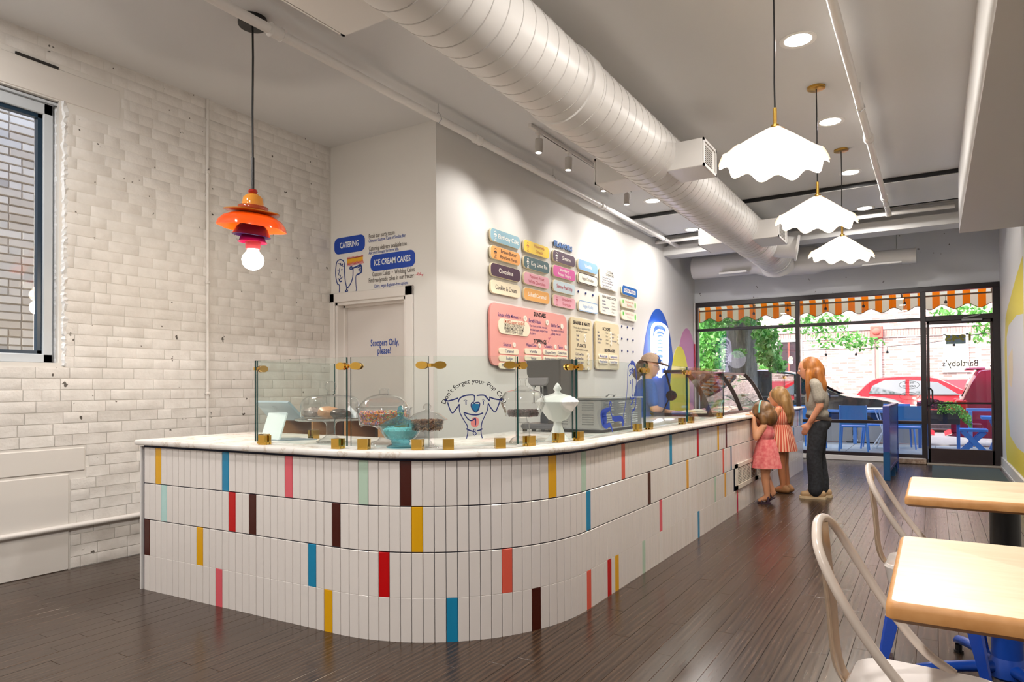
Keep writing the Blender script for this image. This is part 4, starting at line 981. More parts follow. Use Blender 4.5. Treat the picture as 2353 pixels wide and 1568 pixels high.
for yc in (my0+.12, my0+.36, my0+.60):
    for zc, nn in ((.165, 4), (.06, 5)):
        for k in range(nn): z = CT+zc+k*.017; m.add([(mx1, yc-.07, z+.007), (mx1, yc+.07, z+.007), (mx1+.007, yc+.07, z), (mx1+.007, yc-.07, z), (mx1, yc-.07, z-.002), (mx1, yc+.07, z-.002)], [(3, 2, 1, 0), (4, 5, 2, 3), (0, 4, 3), (1, 2, 5)])
m.build('louvres', STEEL, t)
m = MB(); m.tube([(mx1-.12, my0+.33, mzt+.014), (mx1-.10, my0+.34, mzt+.03), (mx1-.10, my0+.46, mzt+.03), (mx1-.12, my0+.47, mzt+.014)], .007, 6); m.build('handle', CHROME, t, smooth=50)
# low plywood cubby shelf behind the counter
t = thing('cubby_shelf', 'low plywood shelf with open cubbies against the staff door wall', 'shelf', (-4.9, 4.72, 0))
sx0, sx1, sy0, sy1, sh = -5.52, -4.20, 4.50, 4.90, 1.105
m = MB(); m.bbox(sx0, sx1, sy0, sy1, sh-.022, sh, .003); m.box(sx0, sx1, sy0, sy1, .03, .05); m.box(sx0, sx1, sy0, sy1, .55, .57); m.build('boards', WOOD, t)
for xx in (sx0, sx0+.44, sx0+.88, sx1-.02):
    m = MB(); m.box(xx, xx+.02, sy0, sy1, 0, sh-.022); m.build('upright', WOOD, t)
m = MB(); m.box(sx0, sx1, sy1-.015, sy1, 0, sh-.02); m.build('back_board', mat('shelf_back', '#6e6259', .6), t)
# ------------------------------------------------------------------ curved glass dipping case
case = thing('dipping_case', 'curved-glass ice cream dipping case with dark arched ribs', 'display case', (-2.4, 8.8, CT))
RIB = mat('rib_dark', '#3b2f2d', .28, .4)
prof = [(-2.10, 1.03), (-2.13, 1.12), (-2.175, 1.23), (-2.24, 1.35), (-2.31, 1.45), (-2.375, 1.517)]
CYS = (7.5, 8.9, 10.30)
m = MB(); pp, _ = spline([(p[0], 0, p[1]) for p in prof], 4)
v = []
for y in (CYS[0], CYS[2]): v += [(p[0], y, p[2]) for p in pp]
n_ = len(pp); m.add(v, [(i, i+1, n_+i+1, n_+i) for i in range(n_-1)]); m.build('curved_glass', glass_mat('case_glass', (.93, .96, .95), 1.4), case, smooth=60)
for y in CYS:
    m = MB()
    for i in range(n_-1):
        a, b_ = Vector((pp[i][0], y, pp[i][2])), Vector((pp[i+1][0], y, pp[i+1][2])); m.bar(a, b_+(b_-a)*.05, .05, .02, up=(0, 1, 0))
    m.build('rib', RIB, case)
m = MB(); m.bbox(-2.62, -2.36, CYS[0]-.03, CYS[2]+.03, 1.50, 1.535, .006); m.build('top_rail', RIB, case)
m = MB(); m.bbox(-2.82, -2.08, CYS[0]-.02, CYS[0]+.02, CT, 1.045, .004); m.bbox(-2.10, -2.06, CYS[0], CYS[2], CT, 1.04, .004); m.build('bottom_rail', RIB, case)
m = MB(); y = CYS[0]; ring = [(p[0], y, p[2]) for p in pp]+[(-2.60, y, 1.517), (-2.80, y, 1.04)]
m.add(ring, [tuple(range(len(ring)))]); m.build('end_glass', glass_mat('case_glass', (.93, .96, .95), 1.4), case)
m = MB(); m.bar((-2.60, y-.01, 1.51), (-2.53, y-.02, 1.27), .016, .016); m.bar((-2.53, y-.02, 1.27), (-2.64, y-.02, 1.05), .014, .014); m.cyl((-2.53, y-.045, 1.245), (-2.53, y-.01, 1.245), .058, 24); m.build('gas_arm', RIB, case, smooth=40)
m = MB()
for yy in (CYS[1], CYS[2]): m.bar((-2.12, yy-.3, 1.05), (-2.6, yy-.32, 1.5), .012, .012)
m.build('rear_sash', mat('sash_grey', '#8d9094', .3, .6), case)
m = MB(); m.box(-2.72, -2.12, CYS[0]+.03, CYS[2]-.02, 1.011, 1.03); m.build('deck', mat('case_deck', '#6b6f70', .35, .5), case)
cols = ['#e9d9c4', '#7b4b32', '#e7b6b4', '#d9c79a', '#9fc3a7', '#f0ead8', '#b98a5a', '#c98aa0']
for k in range(7):
    for r_ in range(2):
        yy = CYS[0]+.22+k*.39; xx = -2.27-r_*.27
        m = MB(); m.lathe([(.115, 1.028), (.12, 1.04), (.112, 1.042)], (xx, yy, 0), 20); m.build('tub_rim', CHROME, case, smooth=50)
        m = MB(); m.lathe([(.112, 1.036), (.08, 1.05), (.03, 1.06), (.001, 1.058)], (xx, yy, 0), 20); m.build('ice_cream', mat('ice_'+cols[(k*2+r_) % 8].strip('#'), cols[(k*2+r_) % 8], .6), case, smooth=50)
for k in range(12):
    yy = CYS[0]+.75+(k % 6)*.33; zz = 1.47-(k//6)*.06; xx = -2.36+(k//6)*.045
    m = MB(); m.obox((xx-.01, yy, zz), (.0, .045, 0), (.018, 0, .022), (.001, 0, .001)); m.build('price_tag', mat('tag_%d' % (k % 3), ('#c8842c', '#b0452e', '#d9b04a')[k % 3], .5), case)
# ------------------------------------------------------------------ menu boards on the menu wall
MYD, MUP = Vector((0, 1, 0)), Vector((0, 0, 1))
XB = XM+.006
SX0, SX1 = XM+.018, XM+.040
def board(name, lab, yc, zc, w, h, r, col, group=None, cat='menu sign', outline=None, wav=0, side=None, rough=.45):
    o_ = Vector((0, yc, zc)); b = MB()
    b.prism(rrect(w, h, r, 8, wav), o_, MYD, MUP, SX0, SX1, mi=0, side=1, bev=.003)
    mts = [mat('board_'+col.strip('#'), col, rough), side or CREAM]
    o = b.build(name, mts, loc=(SX0, yc, zc), smooth=35); tag(o, lab, cat, group)
    b = MB()
    for dy in (-w*.32, w*.32): b.cyl((XM, yc+dy, zc), (SX0+.001, yc+dy, zc), .012, 8)
    b.build('standoff', CREAM, o)
    if outline:
        pts = rrect(w-.012, h-.012, r-.006, 8); b = MB(); b.ribbon(pts+[pts[0]], .012, o_, MYD, MUP, SX1+.0006, sm=1); b.build('outline', mat('outline_'+outline.strip('#'), outline, .5), o)
    return o
def word(o, s, y, z, size, m_, fit=None, bold=.01, nm='lettering', al='CENTER', sx=1, key=None):
    text(s, size, (SX1+.0012, y, z), MYD, MUP, m_, o, nm, al, bold, -fit if fit else sx, key=key)
def icon(o, y, z, m_):
    b = MB(); oo = Vector((0, y, z)); d = SX1+.001; rot = .9
    b.ribbon([(-.02, .03), (-.01, .042), (.012, .044), (.022, .034)], .006, oo, MYD, MUP, d); b.prism([(.03*math.cos(k*.314), .022*math.sin(k*.314)) for k in range(11)], oo, MYD, MUP, d-.0005, d)
    b.ribbon([(-.024, -.008), (.0, -.016), (.024, -.008)], .005, oo, MYD, MUP, d); b.ribbon([(-.012, -.03), (.012, -.034), (.02, -.026)], .006, oo, MYD, MUP, d)
    b.ribbon([(-.02, -.05), (.02, -.05)], .005, oo, MYD, MUP, d); b.ribbon([(-.024, -.06), (.024, -.06)], .005, oo, MYD, MUP, d)
    b.build('icon', m_, o)
CY_ = [6.40, 7.10, 7.82, 8.535]; RZ = [3.02, 2.83, 2.64, 2.453]
W_, H_, R_ = .62, .146, .052
CW, CK, CR_, CPU = mat('letter_white', '#f3eee4', .5), mat('letter_dark', '#2a1520', .5), mat('letter_rose', '#c25a66', .5), mat('letter_orange', '#c9741c', .5)
flav = [(0, 0, '#86aebd', ['Birthday Cake'], CW, 1), (0, 1, '#eda457', ['Brown Butter', 'Bourbon Pecan'], CK, 1), (0, 2, '#43203c', ['Chocolate'], CW, 0), (0, 3, '#ede0c3', ['Cookies & Cream'], CK, 0),
        (1, 0, '#f5cf26', ['Honeycomb', 'Crunch'], CPU, 1), (1, 1, '#3f6065', ['Key Lime Pie'], CW, 1), (1, 2, '#e3a9b6', ['Passion Fruit', 'White Chocolate'], CR_, 0), (1, 3, '#e2a65c', ['Salted Caramel'], CW, 0),
        (2, 0, '#43203c', ["S'mores"], CW, 1), (2, 1, '#d45a9e', ['Strawberry', 'Frozen Yogurt'], CW, 0), (2, 2, '#c9dbe2', ['Summer Fruit Crisp'], CR_, 0), (2, 3, '#e7adba', ['Strawberry', 'Shortcake'], CR_, 1),
        (3, 0, '#83addc', ['Vanilla'], CW, 0)]
for c_, r_, col, lines, lm, ic in flav:
    o = board('flavour_sign', {'#86aebd': 'grey-blue', '#eda457': 'orange', '#43203c': 'dark plum', '#ede0c3': 'cream', '#f5cf26': 'yellow', '#3f6065': 'dark teal', '#e3a9b6': 'pink', '#e2a65c': 'caramel', '#d45a9e': 'magenta', '#c9dbe2': 'pale blue', '#e7adba': 'pink', '#83addc': 'sky-blue'}[col]+' rounded menu sign reading '+' '.join(lines), CY_[c_], RZ[r_], W_, H_, R_, col, 'flavour signs')
    off = .06 if ic else 0
    if ic: icon(o, CY_[c_]-.215, RZ[r_], lm)
    if len(lines) == 1: word(o, lines[0], CY_[c_]+off, RZ[r_], .072, lm, min(.44, .033*len(lines[0])), .012)
    else:
        for k, s in enumerate(lines): word(o, s, CY_[c_]+off, RZ[r_]+.032-.062*k, .056, lm, min(.42, .0275*len(s)), .012)
o = board('flavour_sign', 'cream menu sign with black outline reading Vegan Chocolate', CY_[3], 2.838, W_, H_, R_, '#efe8d4', 'flavour signs', outline='#2b1a1c'); word(o, 'Vegan Chocolate', CY_[3]-.02, 2.838, .066, CK, .36, .006)
o = board('flavour_sign', 'cream menu sign with blue outline reading Vegan Vanilla', CY_[3], 2.458, W_, H_, R_, '#e9ecea', 'flavour signs', outline='#8fb0d4'); word(o, 'Vegan Vanilla', CY_[3]-.02, 2.458, .066, mat('letter_sky', '#8db0d6', .5), .33, .006)
o = board('menu_board', 'cream menu board of ice cream sandwiches right of the sky-blue Vanilla sign', 9.25, 2.932, .63, .30, .05, '#efebdf', 'small menu boards')
word(o, 'ICE CREAM', 9.27, 3.04, .05, INK, .22, .02, key='h'); word(o, 'SANDWICHES', 9.27, 2.995, .05, INK, .28, .02, key='h')
for k, s in enumerate(('Salted Caramel with', 'Chocolate Chip Cookies', 'Key Lime Pie with Blondies', 'Vegan Chocolate with', 'Chocolate Chip Cookies')): word(o, s, 9.0, 2.945-.036*k-(.006 if k > 2 else 0), .036, NAVY, None, .004, al='LEFT', key='l')
o = board('menu_board', 'cream menu board of fresh baked goods below the sandwich board', 9.24, 2.556, .63, .29, .05, '#efebdf', 'small menu boards')
word(o, 'FRESH BAKED GOODS', 9.25, 2.66, .05, INK, .50, .02, key='h')
for k, (s, q) in enumerate((('Blondie', 'Sundae'), ('Brownie', 'a la mode'), ('Chocolate Chip', 'Cookies &'), ('Cookie', 'Cream'))): word(o, s, 9.0, 2.60-.047*k, .036, NAVY, None, .006, al='LEFT', key='l'); word(o, q, 9.33, 2.598-.047*k, .034, GREY, None, .0, al='LEFT', key='g')
for s, y, z, lab in (('EXTRA SPECIALS', 10.05, 2.852, 'bright blue rounded menu sign reading EXTRA SPECIALS'),):
    o = board('menu_sign', lab, y, z, W_, .145, R_, '#0f63b0', 'small menu boards'); b = MB(); b.box(SX1, SX1+.001, y-.24, y+.24, z-.03, z+.03); b.build('label_strip', CW, o); text(s, .052, (SX1+.0022, y, z), MYD, MUP, COBALT, o, bold=.02, sx=-.44)
for z, lab, c1, c2 in ((2.65, 'cream menu sign hand-lettered in orange and green below EXTRA SPECIALS', '#e8a08a', '#6cc24a'), (2.462, 'lowest cream menu sign hand-lettered in pink with a green leaf', '#e8b3b3', '#46c41e')):
    o = board('menu_sign', lab, 10.03, z, W_, .145, R_, '#e9ead8', 'small menu boards')
    for k, s in enumerate(('Strawberry Split' if z > 2.6 else 'Blueberry Crumb', 'Sundae' if z > 2.6 else 'Shake')): word(o, s, 10.03, z+.03-.058*k, .05, mat('hand_'+c1.strip('#'), c1, .5), .34-.12*k, .006)
    b = MB(); b.ball((SX1, 10.27, z), .03, 10, 6, sc=(.03, 1, 1.6)); b.ball((SX1, 9.77, z+.02), .022, 10, 6, sc=(.03, 1, 1.5)); b.build('doodle', mat('doodle_'+c2.strip('#'), c2, .5), o)
w = thing('wall_lettering', 'blue cut-out heading FLAVORS above the plum S\'mores sign', 'lettering', (XM, 7.82, 3.18))
text('FLAVORS', .095, (SX0+.012, 7.82, 3.182), MYD, MUP, mat('heading_blue', '#0a5fa8', .4), w, 'letters', bold=.04, sx=-.5)
text('FLAVORS', .095, (SX0+.0, 7.828, 3.176), MYD, MUP, mat('heading_shadow', '#123056', .5), w, 'letter_backing', bold=.055, sx=-.52)
k_ = 0
for ys, zs in (((8.29, 8.52, 8.75), (2.65,)), ((9.79, 10.02, 10.25), (2.285, 2.095, 1.907))):
    for z in zs:
        for y in ys:
            b = MB(); b.cyl((XM, y, z), (XM+.012, y, z), .016, 12); o = b.build('wall_peg', NAVY, loc=(XM, y, z)); tag(o, ('left', 'middle', 'right')[ys.index(y)]+' dark peg on the wall between the two vegan signs' if z > 2.5 else ('left', 'middle', 'right')[ys.index(y)]+' dark peg in the '+('top', 'middle', 'bottom')[zs.index(z)]+' row under the hand-lettered signs', 'peg', 'pegs between the vegan signs' if z > 2.5 else 'grid of nine pegs')
# big boards
PINKB = '#e9a39b'
pk = board('menu_board', 'large wavy pink menu board of sundaes and toppings', 6.975, 1.935, 1.80, .69, .10, PINKB, wav=.006, side=mat('pink_rim', '#e08d86', .5))
HB = mat('heading_black', '#140c10', .5); PUR = mat('letter_purple', '#4a2c7c', .5)
def pill(o, y, z, w, h, s, m_=None, fit=None):
    b = MB(); b.prism(rrect(w, h, h*.48, 6), Vector((0, y, z)), MYD, MUP, SX1+.0005, SX1+.012, mi=0, bev=.002)
    q = b.build('pill', mat('pill_cream', '#f3e9cf', .5), o, smooth=35)
    if s: text(s, .05, (SX1+.0132, y, z), MYD, MUP, m_ or NAVY, o, 'pill_lettering', bold=.006, sx=-(fit or min(w*.75, .026*len(s))))
def disc(o, y, z, s='$', r=.034):
    b = MB(); b.cyl((SX1, y, z), (SX1+.012, y, z), r, 20); b.build('price_disc', mat('pill_white', '#f4efe2', .5), o)
    text(s, .032, (SX1+.013, y, z), MYD, MUP, GREY, o, 'price', bold=.0)
word(pk, 'SUNDAES', 7.16, 2.225, .07, HB, .30, .045, 'heading'); word(pk, 'TOPPINGS', 7.16, 1.90, .07, HB, .32, .045, 'heading')
word(pk, 'Sundae of the Moment', 6.44, 2.155, .06, PUR, .43, .012); word(pk, 'GF', 6.70, 2.15, .03, GREY, None, 0, 'notes'); disc(pk, 6.80, 2.155, '12')
pill(pk, 6.56, 2.03, .68, .17, '')
for k, (s, f_, mm) in enumerate((("S'MORES sippers SUNDAE", .46, mat('letter_brick', '#d5603a', .5)), ('SMORES ICE CREAM, FUDGE SAUCE,', .42, GREY), ('MINI MARSHMALLOWS, GRAHAMS,', .42, GREY), ('WHIPPED CREAM + A CHERRY', .38, GREY))): text(s, .05, (SX1+.0135, 6.55, 2.085-.037*k), MYD, MUP, mm, pk, 'special_lettering', bold=.008 if k == 0 else .003, sx=-f_)
word(pk, "Bartleby's Classic", 7.04, 2.14, .06, PUR, .29, .012); disc(pk, 7.33, 2.15, '10')
for k, s in enumerate(('Your choice ice cream, one sauce,', 'one classic topping, whipped cream', '& a cherry')): word(pk, s, 6.92, 2.083-.045*k, .042, PUR, None, .004, al='LEFT', sx=.72)
word(pk, 'Build Your Own', 7.56, 2.125, .06, PUR, .22, .012); disc(pk, 7.72, 2.13, '...')
for k, s in enumerate(('Any amount of ice cream &', 'toppings - have at it!')): word(pk, s, 7.45, 2.065-.045*k, .042, PUR, None, .004, al='LEFT', sx=.72)
b = MB(); b.ribbon([(7.36, 1.90), (7.40, 1.95), (7.37, 1.96), (7.42, 1.965), (7.44, 2.0), (7.41, 2.0), (7.47, 2.01), (7.49, 2.04)], .006, Vector((0, 0, 0)), MYD, MUP, SX1+.001); b.build('scribble', mat('scribble_magenta', '#b5457c', .5), pk)
for yc, zc, hd, its, wd_ in ((6.44, 1.83, 'Sauces', ('Caramel', 'Fudge', 'Peanut Butter'), .42), (6.98, 1.85, 'Whipped Cream', ('Vanilla', 'Vegan'), .40), (7.40, 1.855, 'Classics', ('Crushed Oreo', 'Rainbow Sprinkles', 'Peanuts', 'Brownie'), .36), (7.72, 1.86, 'Fancy', ('Candied Pecans', 'Chocolate Waffle Bits', 'Graham'), .30)):
    if hd == 'Classics': its = ('Chopped Cherry',)+its[1:]
    word(pk, hd, yc-.03, zc, .055, PUR, min(.24, .026*len(hd)), .012); disc(pk, yc+min(.24, .026*len(hd))/2+.035, zc+.004, '1', .028)
    for k, s in enumerate(its): pill(pk, yc, zc-.075-.082*k, wd_, .066, s)
BG = '#ddd0ad'
o = board('menu_board', 'narrow beige menu board of shakes and floats', 8.31, 1.93, .66, .70, .06, BG, 'beige menu boards', wav=.004, side=mat('beige_rim', '#cdb98f', .5))
word(o, 'SHAKES & MALTS', 8.32, 2.21, .06, HB, .52, .045, 'heading')
for k, s in enumerate(('Choose dairy or plant-based milk', 'with whipped cream')): word(o, s, 8.31, 2.145-.04*k, .04, GREY, .50-.16*k, .002)
for k, (s, p) in enumerate((('Small', '8'), ('Large', '9'))): word(o, s, 8.15, 2.045-.055*k, .048, NAVY, None, .008, al='LEFT', sx=.8); disc(o, 8.40, 2.045-.055*k, p, .026)
word(o, 'FLOATS', 8.31, 1.91, .06, HB, .26, .045, 'heading'); word(o, 'Choose any flavor ice cream', 8.31, 1.855, .04, GREY, .38, .002)
for k, s in enumerate(('Cold Brew Float', 'Root Beer Float', 'Sorbet & Seltzer', 'Orange Creamsicle')): word(o, s, 8.12, 1.79-.055*k-(.02 if k == 3 else 0), .046, NAVY, None, .008, al='LEFT', sx=.8); disc(o, 8.50, 1.79-.055*k-(.02 if k == 3 else 0), '7', .026)
o = board('menu_board', 'wide beige menu board of scoops and beverages', 9.18, 1.945, .85, .69, .06, BG, 'beige menu boards', wav=.004, side=mat('beige_rim', '#cdb98f', .5))
word(o, 'SCOOPS', 9.13, 2.19, .06, HB, .27, .045, 'heading')
for k, (s, q) in enumerate((('Kids', '1 flavor'), ('Single', '1 flavor'), ('Split Single', '2 flavors'), ('Double', '2 flavors'))): word(o, s, 8.82, 2.135-.05*k, .044, NAVY, None, .008, al='LEFT', sx=.8); word(o, q, 9.10, 2.135-.05*k, .04, GREY, None, .002, al='LEFT', sx=.75); disc(o, 9.28, 2.135-.05*k, '5', .026)
for k, s in enumerate(('Waffle Cone', 'Regular', 'Chocolate Dipped')): word(o, s, 9.33, 2.13-.05*k, .038, NAVY, None, .002, al='LEFT', sx=.62); disc(o, 9.56, 2.12-.05*k, '1', .022)
word(o, 'BEVERAGES', 9.25, 1.88, .06, HB, .38, .045, 'heading')
for k, s in enumerate(('Mexican Coke', "Sparkling Lemonade", 'Orange Cream Soda', 'Bottled Water')): pill(o, 9.0+.37*(k % 2), 1.79-.075*(k//2), .33, .06, s, COBALT)
b = MB(); pts = rrect(.34, .07, .02, 5); b.ribbon([(p[0]+9.03, p[1]+1.635) for p in pts+[pts[0]]], .004, Vector((0, 0, 0)), MYD, MUP, SX1+.001, sm=1)
for k in range(4): b.ribbon([(9.24, 1.662-.018*k), (9.54, 1.662-.018*k)], .005, Vector((0, 0, 0)), MYD, MUP, SX1+.001, sm=1)
b.build('fine_print', mat('fine_print_ink', '#a39f86', .6), o)
# ------------------------------------------------------------------ painted ovals and the neon
def oval(name, lab, yc, zc, a, h, col, d, ymax=None, ymin=None):
    pts = [(yc+a*math.cos(t)*(1 if math.sin(t) < 0 else 1), zc+h*math.sin(t)) for t in [2*math.pi*i/72 for i in range(72)]]
    if ymax: pts = [(min(p[0], ymax), p[1]) for p in pts]
    pts = [(p[0], max(p[1], .15)) for p in pts]
    b = MB(); b.prism(pts, Vector((XM, 0, 0)), MYD, MUP, .0004, d); o = b.build(name, mat('mural_'+col.strip('#'), col, .55), loc=(XM, yc, zc)); return tag(o, lab, 'mural')
oval('painted_oval', 'tall blue oval painted on the menu wall behind the neon sign', 11.46, 1.35, .82, 1.365, '#0a55b8', .003)
oval('painted_oval', 'lilac pink oval painted on the wall beside the storefront', 13.07, 1.15, .70, 1.335, '#d48fc0', .002, ymax=13.5)
oval('painted_oval', 'low yellow oval painted on the menu wall before the pink one', 12.61, 1.05, .60, 1.065, '#f3ea4a', .004)
m = MB(); m.box(-4.0875, -4.067, YS-.102, YS-.1, 1.5, 2.2); o = m.build('painted_strip', mat('mural_red', '#b8163c', .5), loc=(-4.08, YS-.1, 1.8)); tag(o, 'narrow crimson painted strip on the jamb beside the pink oval', 'mural')
neon = thing('neon_sign', 'white neon sign of nested rounded bars with lettering on the blue oval', 'neon sign', (XM+.05, 11.46, 1.9))
NEON = mat('neon_tube', '#ffffff', .3, emit='#f0e4ff', es=5.0)
def nz(x, y): p = at(1470+x/9.2214, 690+y/9.2214, 0, XM+.05); return (XM+.05, p.y, p.z)
def ntube(pts, r=.017, closed=False, nm='neon_tube'):
    q, _ = spline([nz(*p) for p in pts], 5); b = MB(); b.tube(q, r, 6); b.build(nm, NEON, neon, smooth=60)
ntube([(255, 1120), (245, 800), (255, 620), (300, 510), (390, 485), (480, 510), (570, 590), (595, 720), (600, 1000), (590, 1300), (565, 1470)])
ntube([(275, 1120), (268, 820), (280, 640), (320, 545), (395, 515), (470, 535), (545, 605), (572, 730), (578, 1000), (570, 1290), (545, 1440)], .009)
ntube([(315, 1120), (312, 850), (325, 720), (370, 650), (430, 640), (500, 670), (540, 730), (550, 900), (545, 1150), (535, 1330), (500, 1440)])
for k, (y0, y1) in enumerate(((735, 795), (830, 880), (900, 950), (970, 1030), (1050, 1110), (1150, 1240))):
    ntube([(365, y0), (440, y0-8), (490, y0+10), (505, (y0+y1)/2), (490, y1), (440, y1-6), (365, y1), (362, (y0+y1)/2), (365, y0)], .012)
ntube([(505, 740), (512, 1000), (508, 1240)], .014)
ntube([(400, 1260), (450, 1240), (510, 1300), (500, 1400), (450, 1440), (420, 1400), (400, 1260)], .013)
ntube([(370, 1330), (340, 1420), (310, 1500), (340, 1580), (420, 1600), (500, 1570), (540, 1500)], .013)
for k in range(4): ntube([(380+k*28, 1300), (395+k*20, 1420), (400+k*22, 1540), (410+k*15, 1640)], .010)
lamp('POINT', (XM+.30, 11.46, 1.95), 5, (.9, .85, 1), size=.2)
# yellow mural on the right wall
mu = thing('yellow_mural', 'yellow and pale grey shapes painted on the right wall by the door', 'mural', (XR, 11.6, 1.2))
RX, RO = Vector((0, -1, 0)), Vector((XR, 0, 0))
m = MB(); m.prism([(-p[0], p[1]) for p in ((12.9, .35), (12.75, .18), (12.1, .02+.17), (10.2, .19), (10.2, 2.9), (11.0, 2.75), (12.3, 2.45), (12.6, 2.35), (12.85, 1.9))][::-1], RO, RX, MUP, .0003, .0015); m.build('yellow_shape', mat('mural_yellow', '#d9c94a', .55), mu)
m = MB(); m.prism([(-p[0], p[1]) for p in ((12.45, .95), (12.2, .6), (11.2, .5), (10.2, .5), (10.2, 2.2), (11.0, 2.25), (12.1, 2.2), (12.45, 2.05))][::-1], RO, RX, MUP, .0016, .0025); m.build('pale_shape', mat('mural_pale', '#c9cccf', .5), mu)
m = MB(); m.prism([(-p[0], p[1]) for p in ((12.2, 1.35), (11.8, 1.3), (11.6, 1.5), (11.6, 1.85), (12.2, 1.75))][::-1], RO, RX, MUP, .0026, .0033); m.build('cream_shape', mat('mural_cream', '#d8c9a4', .5), mu)
# ------------------------------------------------------------------ tables
TOP = mat('table_top', '#e6cfae', .42); TEDGE = mat('table_edge', '#c68d52', .5); BLUEP = mat('blue_paint', '#0f48ae', .38)
def table_top_mat():
    n = NT(TOP); v = n.coord('Object', (2, 14, 1)); n.base(n.ramp(n.noise(v, 2, 4, .6), [(.35, '#e2c9a6'), (.65, '#ead6b8')])); n2 = NT(TEDGE); n2.base(n2.ramp(n2.noise(n2.coord('Object'), 30, 3), [(.3, '#bf8548'), (.7, '#cd965c')]))
table_top_mat()
def table(lab, x0, x1, y0, y1, zt):
    xc, yc = (x0+x1)/2, (y0+y1)/2; t = thing('cafe_table', lab, 'table', (xc, yc, 0), 'square wood-topped cafe tables')
    m = MB(); r = .018
    rings = []
    for ins, z in ((.012, zt-.046), (0, zt-.036), (0, zt-.014), (.005, zt-.004), (.012, zt)):
        rings.append([(p[0]+xc, p[1]+yc, z) for p in rrect(x1-x0-2*ins, y1-y0-2*ins, r, 4)])
    N_ = len(rings[0])
    for q in rings: m.v += q
    for k in range(4):
        for i in range(N_): m.f.append((k*N_+i, k*N_+(i+1) % N_, (k+1)*N_+(i+1) % N_, (k+1)*N_+i)); m.m.append(1)
    m.f += [tuple(range(4*N_, 5*N_)), tuple(range(N_-1, -1, -1))]; m.m += [0, 1]
    m.build('table_top', [TOP, TEDGE], t, smooth=40)
    m = MB(); m.cyl((xc, yc, .40), (xc, yc, zt-.06), .058, 28); m.build('column', BLACK, t, smooth=40)
    m = MB(); m.cyl((xc, yc, .05), (xc, yc, .402), .0595, 28); m.lathe([(.0595, .13), (.075, .09), (.08, .05), (.06, .035)], (xc, yc, 0), 28); m.build('painted_column', BLUEP, t, smooth=40)
    for k in range(4):
        a = math.radians(45+90*k-18); d = Vector((math.cos(a), math.sin(a), 0)); m = MB(); c_ = Vector((xc, yc, 0))
        pts = [c_+d*.04+Vector((0, 0, .085)), c_+d*.15+Vector((0, 0, .085)), c_+d*.30+Vector((0, 0, .078)), c_+d*.38+Vector((0, 0, .066)), c_+d*.405+Vector((0, 0, .05))]
        m.tube(pts, [.034, .030, .027, .026, .016], 10, sx=.8); m.build('foot', BLUEP, t, smooth=50)
        m = MB(); q = c_+d*.385; m.cyl((q.x, q.y, 0), (q.x, q.y, .04), .016, 10); m.cyl((q.x, q.y, 0), (q.x, q.y, .012), .022, 12); m.build('glide', BLACK, t)
    m = MB(); m.bbox(xc-.14, xc+.14, yc-.14, yc+.14, zt-.062, zt-.045, .004); m.build('mount_plate', BLACK, t)
table('near cafe table with a tan wood top at the lower right', -.099, .66, 1.715, 2.50, .87)
table('second cafe table with a tan wood top behind the near one', -.115, .64, 3.385, 4.125, .87)
